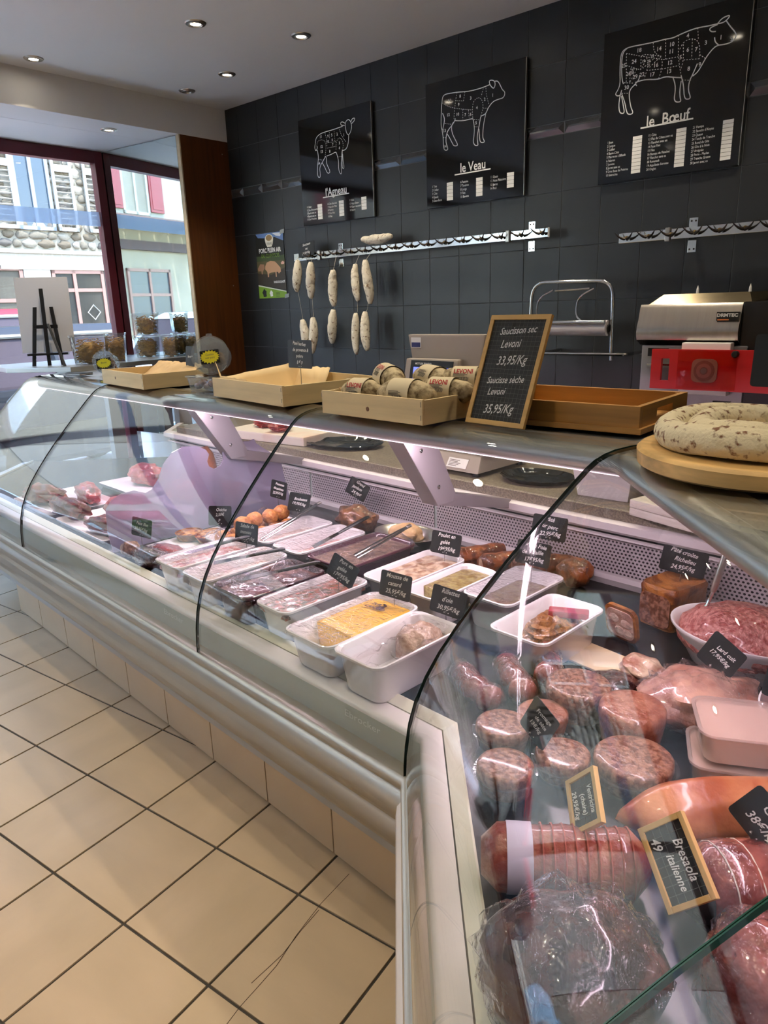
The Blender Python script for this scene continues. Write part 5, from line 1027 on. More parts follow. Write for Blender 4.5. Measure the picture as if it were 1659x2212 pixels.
text(t5, 'PUR', 0.017, MATS['brown_stamp'], TR(-0.030, 0.117, 0.0935) @ RZ(R(6)), thick=0.0008, shear=0.1); text(t5, 'CANARD', 0.017, MATS['brown_stamp'], TR(-0.018, 0.095, 0.0935) @ RZ(R(6)), thick=0.0008, shear=0.1)
t6 = tray('half empty white tray of goose rillettes at the right end of the front row', -1.243, -1.075, 1.0, 1.315, None, seed=6, h=0.108)
part(t6, 'rillettes', MB().blob((0.0, 0.075, 0.062), (0.056, 0.07, 0.055), 6, 0.2, 2.4, 24, 16, floor=0.013).mesh('rillettes', smooth=True), F_RIL)
part(t6, 'crumpled_film', fill_mesh(0.13, 0.26, 0.088, 0.03, 22, 9, 26, 34).mesh('crumpled_film', smooth=True, angle=80), M_FILM, TR(0, 0.02, 0) @ RX(R(14)))
# second row
tray('wrapped white tray with serving tongs in the second row beside the bun tray', -2.225, -2.055, 1.385, 1.72, F_WHITE, 0.6, film=True, seed=7)
tray('white tray of pink diced salad with a black spatula in the second row', -2.035, -1.868, 1.39, 1.72, F_SALAD, 0.5, film=True, seed=8)
tray('wrapped dark tray of parsleyed jelly in the second row', -1.850, -1.635, 1.40, 1.745, F_PARS, 0.9, film=True, m=mat('purple_dish', (92, 52, 66), 0.2, coat=0.4), seed=9, name='burgundy_tray', tent=(0.8, 0.8, 0.05))
tray('white tray of chicken in jelly in the second row', -1.568, -1.400, 1.40, 1.73, F_CHIK, 0.86, seed=10, amp=0.009, fq=24, frac=(0.22, 1.0))
tray('white tray of green herb terrine next to the chicken tray', -1.392, -1.252, 1.40, 1.705, F_GREEN, 0.86, seed=11, amp=0.003, frac=(0.28, 1.0), film=False)
tray('white tray of liver terrine in front of the tall double price card', -1.246, -1.072, 1.50, 1.80, F_LIVER, 0.62, seed=12, amp=0.003, film=True)
tray('white tray of shredded confit at the counter bend', -1.046, -0.868, 1.365, 1.67, None, seed=13)
cf = [o for o in COL.objects if o.name.startswith('porcelain_tray')][-1]
part(cf, 'confit', MB().blob((0.0, 0.02, 0.058), (0.060, 0.10, 0.042), 13, 0.35, 5, 30, 20, floor=0.014).mesh('confit', smooth=True), F_HAY)
part(cf, 'red_packet', MB().box(-0.02, 0.085, -0.015, 0.02, 0.094, 0.112, RZ(R(28))).mesh('red_packet', bevel=0.005), mat('red_pack', (166, 60, 76), 0.5, var=0.2, vs=40), TR(0.0, 0.04, 0))
# buns
bt = tray('white tray heaped with round breaded balls under film near the clear divider', -2.40, -2.235, 1.33, 1.72, None, seed=14, h=0.07)
rnd = random.Random(5); ORD = ['first', 'second', 'third', 'fourth', 'fifth']
bun_me = MB().blob((0, 0, 0), (0.035, 0.034, 0.031), 2, 0.10, 2, 18, 12).mesh('breaded_ball', smooth=True); bun_me.materials.append(F_BREAD)
k = 0
for j in range(5):
    for i in range(2):
        single('breaded_ball', bun_me, None, 'golden breaded ball in the bottom layer, %s pair from the front, %s side' % (ORD[j], ('divider', 'tongs')[i]), 'breaded ball', 'C', (-2.352 + 0.068 * i, 1.395 + 0.066 * j, DK + 0.058), RZ(rnd.random() * 6), group='breaded balls in the white tray')
for j in range(4):
    single('breaded_ball', bun_me, None, 'golden breaded ball on top of the heap, %s counted from the front' % ORD[j], 'breaded ball', 'C', (-2.318 + 0.006 * (-1) ** j, 1.46 + 0.066 * j, DK + 0.108), RZ(rnd.random() * 6), group='breaded balls in the white tray')
part(bt, 'cling_film', film_mesh(0.172, 0.395, 0.085, 14, 0.006, tent=(0.5, 0.6, 0.07)).mesh('cling_film', smooth=True, angle=80), M_FILM)
# quiches on paper
loose('paper_sheet', 'white paper sheet under the two quiches', 'paper', 'C', (-2.67, 1.22, DK + 0.001), 0, lambda u, v: Vector((0.25 * u, 0.34 * v, 0.002 * noise.noise(Vector((u * 6, v * 6, 0))) + 0.002)), 12, 12, mat('white_paper', (238, 236, 236), 0.6))
for i, (x, y, lb) in enumerate([(-2.60, 1.385, 'small quiche with browned top nearest the divider on white paper'), (-2.505, 1.425, 'small quiche with browned top overlapping the other on white paper')]):
    q = thing('quiche', lb, 'quiche', 'C', (x, y, DK + 0.006 + 0.004 * i), M=RX(R(6 * i)), group='small quiches')
    part(q, 'crust', MB().lathe([(0.0, 0), (0.046, 0), (0.056, 0.026), (0.058, 0.030), (0.052, 0.030), (0.050, 0.024), (0.0, 0.022)], 32, wob=0.02).mesh('crust', smooth=True, angle=60), F_CRUST)
    part(q, 'browned_top', MB().lathe([(0.0, 0.031), (0.03, 0.030), (0.050, 0.0265)], 28, wob=0.02).mesh('browned_top', smooth=True), food('browned_cheese', (222, 164, 92), (136, 70, 34), 50))
def lump(name, label, cat, fr, loc, r, m, seed, amp=0.2, fq=2.0, yaw=0, group=None, tilt=0, film=False, fl=None):
    t = thing(name, label, cat, fr, loc, rz=yaw, group=group)
    part(t, 'flesh', MB().blob((0, 0, r[2] * 0.93), r, seed, amp, fq, 30, 20, M=RY(R(tilt)), floor=0.0).mesh('flesh', smooth=True), m)
    if film: part(t, 'film_wrap', MB().blob((0, 0, r[2] * 0.95), (r[0] * 1.05, r[1] * 1.06, r[2] * 1.07), seed + 3, amp * 0.8 + 0.1, fq * 2.2, 34, 22, M=RY(R(tilt)), floor=0.0).mesh('film_wrap', smooth=True), M_FILM)
    return t
lump('wrapped_meat', 'film wrapped red sliced meat on the deck beside the quiches', 'meat', 'C', (-2.47, 1.215, DK), (0.095, 0.05, 0.024), F_RED, 21, film=True, yaw=8)
lump('wrapped_pate', 'dark film wrapped pate in front of the sliced red meat', 'pate', 'C', (-2.42, 1.132, DK), (0.10, 0.040, 0.034), food('black_pudding', (42, 30, 30), (92, 66, 58), 30, coat=0.8), 22, film=True, yaw=14)
lump('brown_balls', 'brown faggot ball at the front sill near the divider', 'meatball', 'C', (-2.60, 1.125, DK), (0.040, 0.038, 0.032), F_PATE, 23)
# frosted scalloped divider
outl = [(1.095, 0.670), (1.085, 0.76), (1.090, 0.846), (1.117, 0.880), (1.161, 0.899), (1.215, 0.900), (1.262, 0.880), (1.290, 0.889), (1.325, 0.93), (1.352, 0.985), (1.395, 1.025), (1.45, 1.042), (1.515, 1.034), (1.553, 1.012), (1.566, 0.990), (1.553, 0.962), (1.56, 0.938), (1.585, 0.922), (1.615, 0.930), (1.633, 0.955), (1.632, 0.985), (1.645, 1.012), (1.675, 1.028), (1.690, 1.046), (1.715, 1.022), (1.775, 1.016), (1.80, 1.022), (1.81, 1.000), (1.90, 0.935), (1.925, 0.900), (1.94, 0.890), (1.955, 0.80), (1.975, 0.720), (1.985, 0.670)]
Mdv = TR(-2.693, 0, 0) @ Matrix(((0, 0, 1, 0), (1, 0, 0, 0), (0, 1, 0, 0), (0, 0, 0, 1)))
dvd = single('case_divider', MB().prism(outl, -0.003, 0.003, Mdv).mesh('case_divider'), clear_mat('frosted_acrylic', (0.80, 0.78, 0.86), 1.45, rough=0.12, haze=0.55, hcol=(192, 184, 208)), 'frosted lilac acrylic divider with a scalloped top and round notch', 'divider', 'C')
# red meats on white trays beyond the divider
M_TRAYW = mat('white_plastic_tray', (236, 232, 236), 0.3)
for i, (x, y, w, d, lb) in enumerate([(-3.05, 1.27, 0.52, 0.34, 'shallow white tray of dark red beef nearest the front sill left of the divider'), (-3.62, 1.27, 0.50, 0.34, 'shallow white tray of red meat at the far left of the case'), (-3.05, 1.72, 0.50, 0.36, 'white tray of pork cuts behind the beef, left of the divider'), (-3.62, 1.72, 0.48, 0.36, 'white tray of meat at the back left end of the case')]):
    t = thing('meat_tray', lb, 'tray', 'C', (x, y, DK), group='shallow white meat trays')
    part(t, 'tray_body', loft([(rrect(w * .94, d * .92, .02), 0), (rrect(w, d, .02), 0.024), (rrect(w - .006, d - .006, .02), 0.024), (rrect(w * .93, d * .91, .02), 0.004), (rrect(w * .5, d * .5, .02), 0.004)]).mesh('tray_body', smooth=True, angle=50), M_TRAYW)
MT = [(-3.36, 1.19, 0.14, 0.05, 0.045, 10, F_DARKRED, 'long dark beef muscle at the front left of the near meat tray'), (-3.13, 1.33, 0.12, 0.06, 0.05, -14, F_RED, 'thick red beef cut in the middle of the near meat tray'), (-2.94, 1.19, 0.12, 0.045, 0.04, 20, F_DARKRED, 'dark beef cut next to the divider in the near meat tray'), (-2.86, 1.36, 0.10, 0.05, 0.045, -30, F_RED, 'small red beef piece behind the one next to the divider'),
      (-3.70, 1.20, 0.13, 0.06, 0.05, 25, F_DARKRED, 'dark red roast at the front of the far left tray'), (-3.55, 1.36, 0.12, 0.055, 0.05, -8, F_RED, 'red roast with pale fat at the back of the far left tray'),
      (-3.12, 1.70, 0.13, 0.06, 0.055, 30, F_RED, 'marbled pork joint behind the beef cuts'), (-2.92, 1.78, 0.10, 0.07, 0.06, 0, food('pork_pink', (206, 132, 122), (232, 190, 176), 14), 'pale pink pork joint near the divider at the back'), (-3.66, 1.74, 0.14, 0.07, 0.06, 12, F_RED, 'red joint at the back left end of the case'), (-3.45, 1.80, 0.10, 0.05, 0.05, -25, F_DARKRED, 'small dark joint at the back left end of the case')]
for i, (x, y, a, b, c, yw, m, lb) in enumerate(MT):
    lump('meat_cut', lb, 'meat', 'C', (x, y, DK + 0.006), (a, b, c), m, 30 + i, 0.35, 2.4, yw, group='raw meat cuts left of the divider')
sh = thing('smoked_hock', 'smoked brown pork hock standing behind the divider notch', 'meat', 'C', (-2.80, 1.60, DK), rz=10)
part(sh, 'flesh', MB().tube([(0, 0, 0), (0, 0.01, 0.10), (0.005, 0.0, 0.22), (0.0, 0.0, 0.30), (-0.01, 0.0, 0.33)], [0.075, 0.07, 0.055, 0.045, 0.03], 18).mesh('flesh', smooth=True), food('smoked_rind', (150, 88, 44), (92, 48, 26), 14, coat=0.4))
# steel tray with chicken, roast rolls, brown roast
stt = thing('steel_dish', 'oval steel dish with poached chicken at the back of the case', 'dish', 'C', (-1.86, 1.915, DK))
part(stt, 'dish_body', loft([([(0.10 * math.cos(a), 0.075 * math.sin(a)) for a in [i * math.pi / 16 for i in range(32)]], 0), ([(0.13 * math.cos(a), 0.095 * math.sin(a)) for a in [i * math.pi / 16 for i in range(32)]], 0.05), ([(0.145 * math.cos(a), 0.105 * math.sin(a)) for a in [i * math.pi / 16 for i in range(32)]], 0.054), ([(0.125 * math.cos(a), 0.09 * math.sin(a)) for a in [i * math.pi / 16 for i in range(32)]], 0.049), ([(0.098 * math.cos(a), 0.07 * math.sin(a)) for a in [i * math.pi / 16 for i in range(32)]], 0.004)]).mesh('dish_body', smooth=True, angle=50), M_STEEL)
lump('poached_chicken', 'pale poached chicken piece in the oval steel dish', 'meat', 'C', (-1.86, 1.91, DK + 0.008), (0.075, 0.055, 0.042), food('poached_skin', (206, 166, 122), (226, 192, 150), 20), 41, 0.25)
M_ROAST = food('roast_skin', (152, 82, 34), (86, 40, 18), 26, coat=0.5, bump=0.6)
for i, (x, y, z, yw, lb) in enumerate([(-1.52, 1.93, DK, 62, 'golden roast roll at the left of the pair of rolls'), (-1.40, 1.95, DK, 62, 'golden roast roll at the right of the pair of rolls'), (-1.29, 2.0, DK, 40, 'third brown roast roll behind the glass joint')]):
    t = thing('roast_roll', lb, 'roast', 'C', (x, y, z + 0.035), rz=yw, group='golden roast rolls')
    part(t, 'rind', MB().tube([(-0.105 + 0.021 * k, 0.003 * math.sin(k), 0) for k in range(11)], [0.024] + [0.036 * (1 + 0.05 * math.sin(k * 2 + i)) for k in range(9)] + [0.03], 16).mesh('rind', smooth=True, angle=70), M_ROAST)
    part(t, 'cut_end', MB().lathe([(0.0, 0.002), (0.022, 0.001), (0.024, 0)], 16, TR(-0.105, 0, 0) @ RY(-math.pi / 2)).mesh('cut_end'), food('roast_pork_cut', (214, 182, 150), (190, 140, 110), 40))
lump('roast_piece', 'brown roast piece behind the tall double price card', 'roast', 'C', (-1.15, 1.975, DK), (0.06, 0.05, 0.05), M_ROAST, 44, 0.25)
lump('smoked_joint', 'round brown smoked joint at the back under the diamond price card', 'meat', 'C', (-2.13, 1.90, DK), (0.10, 0.07, 0.062), food('smoked_joint', (142, 92, 56), (86, 52, 34), 26, coat=0.4), 46, 0.25)
# pate en croute, lard, bowls
pc = thing('pate_en_croute', 'tall block of pate in golden pastry crust at the back of the bend', 'pate', 'C', (-0.80, 1.93, DK), rz=-12)
part(pc, 'pastry_block', loft([(rrect(0.115, 0.16, 0.02), 0), (rrect(0.118, 0.165, 0.02), 0.10), (rrect(0.128, 0.172, 0.03), 0.115), (rrect(0.118, 0.16, 0.03), 0.125), (rrect(0.085, 0.12, 0.02), 0.113), (rrect(0.03, 0.06, 0.01), 0.110)]).mesh('pastry_block', smooth=True, angle=50), F_CRUST)
part(pc, 'cut_face', MB().prism([(x, y + 0.055) for x, y in rrect(0.10, 0.095, 0.02)], 0.0835, 0.0845, RX(math.pi / 2)).mesh('cut_face'), F_PATE)
sl = thing('pate_slice', 'upright slice of pastry crusted pate beside its block', 'pate', 'C', (-0.845, 1.72, DK), M=RZ(R(-12)) @ RX(R(12)))
part(sl, 'crust_rim', MB().prism([(x, y + 0.052) for x, y in rrect(0.105, 0.104, 0.024)], -0.012, 0.0, RX(math.pi / 2)).mesh('crust_rim'), F_CRUST)
part(sl, 'filling_face', MB().prism([(x, y + 0.052) for x, y in rrect(0.088, 0.086, 0.02)], 0.0, 0.003, RX(math.pi / 2)).mesh('filling_face'), food('pale_filling', (206, 176, 160), (174, 132, 118), 30))
for a, b in ((-0.018, 0.066), (0.02, 0.058), (-0.002, 0.030), (0.022, 0.028)): part(sl, 'meat_chunk', MB().blob((a, b, 0.003), (0.017, 0.014, 0.0012), a * 99, 0.2, 2, 14, 6).mesh('meat_chunk'), F_FAT, RX(math.pi / 2))
def bowl(label, fr, x, y, rx, ry, h, m, fill, dome, seed, name='meat_bowl'):
    t = thing(name, label, 'bowl', fr, (x, y, DK), group='white bowls of minced meat'); E = lambda k: [(rx * k * math.cos(a), ry * k * math.sin(a)) for a in [i * math.pi / 20 for i in range(40)]]
    part(t, 'dish', loft([(E(.62), 0), (E(.70), 0.01), (E(.95), h * .85), (E(1.0), h * .95), (E(1.0), h), (E(.97), h), (E(.91), h * .85), (E(.65), 0.014), (E(.2), 0.012)]).mesh('dish', smooth=True, angle=60), m)
    part(t, 'mince', MB().blob((0, 0, h * 0.72), (rx * .90, ry * .88, dome), seed, 0.10, 3, 44, 24, floor=h * 0.45).mesh('mince', smooth=True), fill)
    return t
bowl('big white bowl heaped with minced meat at the back right', 'C', -0.545, 1.775, 0.185, 0.145, 0.108, M_PORC, F_MINCE, 0.085, 51)
bowl('white bowl of sausage filling at the right edge', 'L', -1.27, 0.845, 0.135, 0.125, 0.10, M_PORC, F_MINCE, 0.05, 52)
ld = thing('steel_ladle', 'steel serving fork with a thick handle standing in the big mince bowl', 'utensil', 'C', (-0.66, 1.745, DK + 0.10))
part(ld, 'shank', MB().tube([(-0.03, 0, 0.0), (-0.015, 0.0, 0.012), (0.02, 0.01, 0.05), (0.03, 0.012, 0.09)], 0.0045, 8).mesh('shank', smooth=True), M_CHROME)
part(ld, 'handle', MB().tube([(0.03, 0.012, 0.09), (0.034, 0.013, 0.11), (0.05, 0.02, 0.20), (0.052, 0.021, 0.21)], [0.006, 0.009, 0.0085, 0.003], 12).mesh('handle', smooth=True), M_STEEL)
lump('streaky_bacon', 'block of streaky bacon lying before the pastry pate', 'bacon', 'L', (-1.60, 0.585, DK), (0.055, 0.05, 0.03), food('bacon_stripes', (170, 116, 94), (232, 206, 176), 18), 54, 0.25, 2.0, 20)
lump('dried_meat', 'dark dried meat piece in front of the bacon block', 'meat', 'L', (-1.55, 0.50, DK), (0.05, 0.06, 0.022), F_DARKC, 55, 0.25)
lump('wrapped_bacon', 'large film wrapped bundle of cooked bacon in the middle of the bend', 'bacon', 'L', (-1.415, 0.655, DK), (0.10, 0.13, 0.058), food('pale_bacon', (206, 160, 140), (168, 112, 96), 16, coat=0.7), 56, 0.25, 2.2, 10, film=True)
single('cutting_sheet', MB().box(-0.12, 0.12, -0.06, 0.06, 0, 0.006).mesh('cutting_sheet', bevel=0.002), mat('cream_board', (232, 210, 170), 0.5), 'cream board lying under the bacon block at the bend', 'board', 'C', (-0.80, 1.565, DK), rz=-6)
M_LARD = mat('creamy_lard', (240, 214, 196), 0.4, var=0.02, sub=0.0)
for i, (z, lb) in enumerate([(DK, 'lower of the two stacked square tubs of lard'), (DK + 0.070, 'upper of the two stacked square tubs of lard')]):
    t = thing('lard_tub', lb, 'tub', 'L', (-1.205, 0.625 + 0.008 * i, z), rz=-18 + 4 * i, group='stacked square tubs of lard')
    part(t, 'lard', loft([(rrect(.118, .128, .024), 0.003), (rrect(.130, .140, .024), 0.058)]).mesh('lard', smooth=True, angle=40), M_LARD)
    part(t, 'tub_wall', loft([(rrect(.122, .132, .025), 0.0), (rrect(.134, .145, .025), 0.060), (rrect(.146, .157, .03), 0.061)], cap1=False).mesh('tub_wall', smooth=True, angle=40), M_PET)
    part(t, 'lid', loft([(rrect(.146, .157, .03), 0.0615), (rrect(.147, .158, .03), 0.067), (rrect(.135, .146, .027), 0.0675), (rrect(.130, .141, .026), 0.0645)]).mesh('lid', smooth=True, angle=40), clear_mat('milky_lid', (0.96, 0.94, 0.94), 1.4, haze=0.35, hcol=(244, 226, 218)))
# round moulded pates
def mould(label, x, y, r, h, z=DK, cup=True, seed=0, m=None):
    t = thing('moulded_pate', label, 'pate', 'L', (x, y, z), group='round moulded pates')
    part(t, 'pate_body', MB().lathe([(0.0, 0.002), (r * 0.86, 0.002), (r * 0.99, h * 0.7), (r * 0.98, h * 0.90), (r * 0.92, h * 0.98), (r * 0.8, h), (0.0, h * 1.005)], 40, wob=0.01).mesh('pate_body', smooth=True, angle=50), m or F_PATE)
    if cup: part(t, 'clear_cup', MB().lathe([(r * 0.9, 0), (r * 1.0, h * 0.55), (r * 1.03, h * 0.62), (r * 1.12, h * 0.64), (r * 1.12, h * 0.67)], 36).mesh('clear_cup', smooth=True, angle=50), M_PET)
mould('moulded pate in a clear cup at the front left of the leg, nearest the corner', -1.335, 0.205, 0.058, 0.055, seed=1)
mould('moulded pate in a clear cup, second along the front glass', -1.195, 0.190, 0.056, 0.055, seed=2)
mould('brown moulded pate without a cup behind the corner cup', -1.385, 0.300, 0.056, 0.05, cup=False, seed=3, m=food('brown_pate', (134, 80, 62), (168, 116, 96), 50))
mould('tall brown domed pate in the second row by the wrapped bundle', -1.345, 0.480, 0.070, 0.085, cup=False, seed=4, m=food('dome_pate', (142, 78, 56), (176, 116, 92), 40, coat=0.6))
mould('wide moulded pate in a clear cup behind the orange ham', -1.205, 0.440, 0.076, 0.06, seed=5)
mould('moulded pate in a clear cup between the front cups and the wide one', -1.235, 0.310, 0.055, 0.05, seed=6)
mould('moulded pate with a tall clear lid stacked above the brown one', -1.46, 0.395, 0.074, 0.075, z=DK + 0.0, seed=7)
for i, (x, y, yw, lb) in enumerate([(-1.52, 0.165, 25, 'film wrapped cured sausage lying at the corner of the glass'), (-1.555, 0.265, 10, 'second film wrapped cured sausage behind the corner one'), (-1.62, 0.36, -10, 'purple film wrapped meat log towards the confit tray')]):
    t = thing('wrapped_sausage', lb, 'sausage', 'L', (x, y, DK + 0.034), rz=yw, group='film wrapped cured sausages at the corner')
    part(t, 'flesh', MB().tube([(-0.085 + 0.017 * k, 0.004 * math.sin(k + i), 0) for k in range(11)], [0.012] + [0.033 * (1 + 0.06 * math.sin(k * 1.7 + i)) for k in range(9)] + [0.014], 16).mesh('flesh', smooth=True, angle=80), F_CURED)
    part(t, 'film_wrap', MB().tube([(-0.10 + 0.02 * k, 0.005 * math.sin(k), 0.001) for k in range(11)], [0.014] + [0.0345 * (1 + 0.08 * math.sin(k * 2.9 + i)) for k in range(9)] + [0.016], 16).mesh('film_wrap', smooth=True, angle=80), M_FILM)
# hams along the near leg
lump('cured_ham', 'orange rinded cured ham lying across the near leg behind the framed card', 'ham', 'L', (-1.055, 0.56, DK), (0.055, 0.20, 0.058), F_HAM, 61, 0.16, 1.5, 4)
hm = thing('coppa', 'netted pink coppa wrapped in film right of the framed chalk cards', 'coppa', 'L', (-0.885, 0.575, DK + 0.062), rz=96)
part(hm, 'flesh', MB().tube([(-0.16 + 0.032 * k, 0.0, 0) for k in range(11)], [0.03] + [0.064 * (1 + 0.05 * math.sin(k * 1.3)) for k in range(9)] + [0.03], 22).mesh('flesh', smooth=True, angle=80), F_CURED)
part(hm, 'film_wrap', MB().tube([(-0.17 + 0.034 * k, 0.0, 0) for k in range(11)], [0.03] + [0.067 * (1 + 0.06 * math.sin(k * 2.3)) for k in range(9)] + [0.03], 22).mesh('film_wrap', smooth=True, angle=80), M_FILM)
for k in range(7): part(hm, 'string_loop', MB().tube([(-0.12 + 0.04 * k, 0.0662 * math.cos(a), 0.0662 * math.sin(a)) for a in [j * math.pi / 9 for j in range(18)]], 0.0012, 5, closed=True).mesh('string_loop'), M_STRING)
part(hm, 'black_end_cap', MB().lathe([(0.0, 0.012), (0.03, 0.012), (0.042, 0.0), (0.05, -0.03)], 20, TR(-0.158, 0, 0) @ RY(-math.pi / 2)).mesh('black_end_cap', smooth=True), mat('dark_label_paper', (40, 40, 38), 0.5))
vs_ = thing('spiced_salami', 'reddish spiced salami with a rope tie lying behind the near glass', 'salami', 'L', (-0.945, 0.245, DK + 0.052), rz=84)
part(vs_, 'flesh', MB().tube([(-0.13 + 0.026 * k, 0.0, 0) for k in range(11)], [0.028] + [0.052 * (1 + 0.04 * math.sin(k * 1.9)) for k in range(9)] + [0.026], 20).mesh('flesh', smooth=True, angle=80), food('spiced_casing', (142, 60, 48), (170, 110, 90), 30, coat=0.6))
part(vs_, 'paper_label', MB().tube([(-0.09, 0, 0), (-0.05, 0, 0)], 0.0545, 20, cap=False).mesh('paper_label', smooth=True), mat('lilac_label', (206, 200, 222), 0.5))
for k in range(9): part(vs_, 'string_loop', MB().tube([(-0.035 + 0.017 * k, 0.0545 * math.cos(a), 0.0545 * math.sin(a)) for a in [j * math.pi / 9 for j in range(18)]], 0.0014, 5, closed=True).mesh('string_loop'), mat('red_net', (176, 96, 84), 0.6))
M_ROPE = mat('hemp_rope', (196, 158, 110), 0.8, var=0.2, vs=60)
rp = part(vs_, 'rope_tie', MB().tube([(0.128, 0.0, 0.0), (0.142, 0.008, 0.016), (0.136, 0.022, 0.03), (0.150, 0.0, 0.04), (0.142, -0.022, 0.03), (0.148, -0.012, 0.01), (0.165, 0.0, 0.0), (0.175, 0.015, -0.012)], 0.006, 8).mesh('rope_tie', smooth=True), M_ROPE)
for k in range(7): part(rp, 'rope_strand', MB().tube([(0.15, 0, 0), (0.165, -0.015 + 0.005 * k, -0.01), (0.185, -0.03 + 0.01 * k, -0.03)], 0.002, 5).mesh('rope_strand'), M_ROPE)
lump('bresaola', 'large film wrapped dark bresaola at the bottom near the camera', 'bresaola', 'L', (-0.735, 0.205, DK), (0.10, 0.115, 0.085), F_DARKC, 63, 0.16, 1.8, 0, film=True)
lump('bresaola', 'film wrapped cured joint at the bottom right behind the glass edge', 'bresaola', 'L', (-0.69, 0.445, DK), (0.085, 0.085, 0.088), F_CURED, 64, 0.14, 1.8, 20, film=True)
lump('dark_salami', 'short dark salami under the near glass at the bottom edge', 'salami', 'L', (-0.50, 0.20, DK), (0.07, 0.11, 0.06), F_DARKC, 65, 0.12, 1.8, 12, film=True)
# price cards in the case
PCD = [('black price card at the back of the breaded ball tray', ['Pommes', 'dauphines', '22,95€/kg'], 'C', (-2.40, 1.70, 0.755), 0.074, 0.078, 0.06, -8, 6), ('black price card with a glare at the right end of the breaded ball tray', ['Boulettes', '19,95€/kg'], 'C', (-2.215, 1.66, 0.755), 0.07, 0.085, 0.045, 25, 12),
       ('narrow turned price card at the front of the breaded ball tray', ['Quiche', '2,50€', 'p'], 'C', (-2.31, 1.36, 0.75), 0.065, 0.075, 0.045, 38, 6), ('black price card clipped to the pink muzzle salad tray', ['Salade de', 'museau', '14,95€/kg'], 'C', (-2.10, 1.335, 0.765), 0.085, 0.072, 0.01, -4, 3),
       ('dark price card low at the left beside the divider base', ['Faux filet', '29,95€/kg'], 'C', (-2.63, 1.19, 0.675), 0.085, 0.08, 0.05, 0, 6), ('diamond turned price card at the perforated back panel', ['Grand', 'jambon', '24,90€'], 'C', (-2.21, 1.96, 0.72), 0.085, 0.075, 0.08, 0, 26),
       ('diamond turned price card above the vegetable jelly tray', ['Porc en', 'gelée', '17€95/kg'], 'C', (-1.555, 1.30, 0.735), 0.098, 0.088, 0.048, -6, 24), ('black price card on the yellow duck mousse', ['Mousse de', 'canard', '25,95€/kg'], 'C', (-1.342, 1.325, 0.755), 0.092, 0.080, 0.024, -6, 5),
       ('black price card on the goose rillettes', ['Rillettes', "d'oie", '30,95€/kg'], 'C', (-1.148, 1.325, 0.755), 0.090, 0.080, 0.030, -6, 8), ('black price card on the chicken in jelly', ['Poulet en', 'gelée', '19€95/kg'], 'C', (-1.468, 1.69, 0.755), 0.105, 0.090, 0.028, -4, 5),
       ('tall upper price card of the liver terrine pair', ['Pâté', 'pur porc', '22,95€/kg'], 'C', (-1.155, 1.815, 0.72), 0.108, 0.085, 0.150, -4, 4), ('lower price card of the liver terrine pair', ['Terrine Foie', 'de Volaille', '17€95/kg'], 'C', (-1.185, 1.775, 0.735), 0.108, 0.090, 0.055, -4, 5),
       ('black price card stuck in the pastry pate block', ['Pâté croûte', 'Richelieu', '24,95€/kg'], 'C', (-0.80, 1.965, 0.775), 0.125, 0.095, 0.028, -4, 8)]
for lb, ln, fr, ft, w, hh, lf, yw, rl in PCD: price_card(lb, ln, fr, ft, max(w, 0.10) if w > 0.08 else 0.085, 0.075, lf, yw + 22, rl, size=0.0185 if w > 0.08 else 0.0155)
price_card('diamond turned price card above the film wrapped bacon', ['Lard cuit', '17,95€/kg'], 'L', (-1.46, 0.69, 0.74), 0.085, 0.082, 0.03, 40, 26, size=0.015)
price_card('price card at the right edge in the sausage filling bowl', ['Farci', '13€/kg'], 'L', (-1.285, 0.765, 0.745), 0.10, 0.09, 0.04, 40, 4, size=0.017)
price_card('narrow dark price card among the moulded pates behind the glass', ['Fromage', 'de tête', '13€/kg'], 'L', (-1.27, 0.252, 0.70), 0.075, 0.085, 0.03, 35, 24, size=0.014)
price_card('black price card pinned above the film wrapped coppa', ['Coppa', '38€/kg'], 'L', (-0.915, 0.52, 0.785), 0.098, 0.075, 0.0, 38, 32, size=0.022)
def leaning_slate(label, loc, yaw, roll, w, h, lines, size):
    return framed_slate(label, 'L', loc, RZ(R(yaw)) @ RX(R(90 - 28)) @ RZ(R(roll)), w, h, 0.008, lines, size, grid=True, name='framed_price_card', cat='price card', group='wood framed chalk cards')
leaning_slate('wood framed chalk card turned on its corner reading Ventricina', (-0.985, 0.285, 0.80), 12, -32, 0.092, 0.072, [('Ventricina', 0, 0.017, 0.9), ('(chaire)', 0.004, -0.001, 0.9), ('29,95€/kg', 0, -0.020, 0.9)], 0.016)
leaning_slate('wood framed chalk card turned on its corner reading Bresaola italienne', (-0.835, 0.375, 0.815), 30, -38, 0.115, 0.078, [('Bresaola', 0, 0.016, 1.15), ('italienne', 0.012, -0.004, 1.0), ('49', -0.03, -0.020, 1.2)], 0.018)
# utensils
def tongs(label, loc, yaw, tilt, L=0.26):
    t = thing('serving_tongs', label, 'tongs', 'C', loc, M=RZ(R(yaw)) @ RY(R(-tilt)), group='serving utensils in the trays')
    for s in (-1, 1): part(t, 'arm', MB().tube([(0, 0.012 * s, 0), (L * .3, 0.012 * s, 0.0), (L * .8, 0.008 * s, 0.0), (L, 0.003 * s, 0)], [0.010, 0.007, 0.008, 0.008], 8, flat=0.25).mesh('arm', smooth=True), M_CHROME)
    part(t, 'hinge_end', MB().tube([(L - 0.01, 0, 0), (L + 0.006, 0, 0)], 0.010, 8, flat=0.5).mesh('hinge_end', smooth=True), M_STEEL)
tongs('steel tongs leaning out of the tray beside the breaded balls', (-2.17, 1.45, 0.745), 78, 22, 0.27)
tongs('steel tongs leaning out of the parsleyed jelly tray', (-1.72, 1.52, 0.765), 70, 20, 0.22)
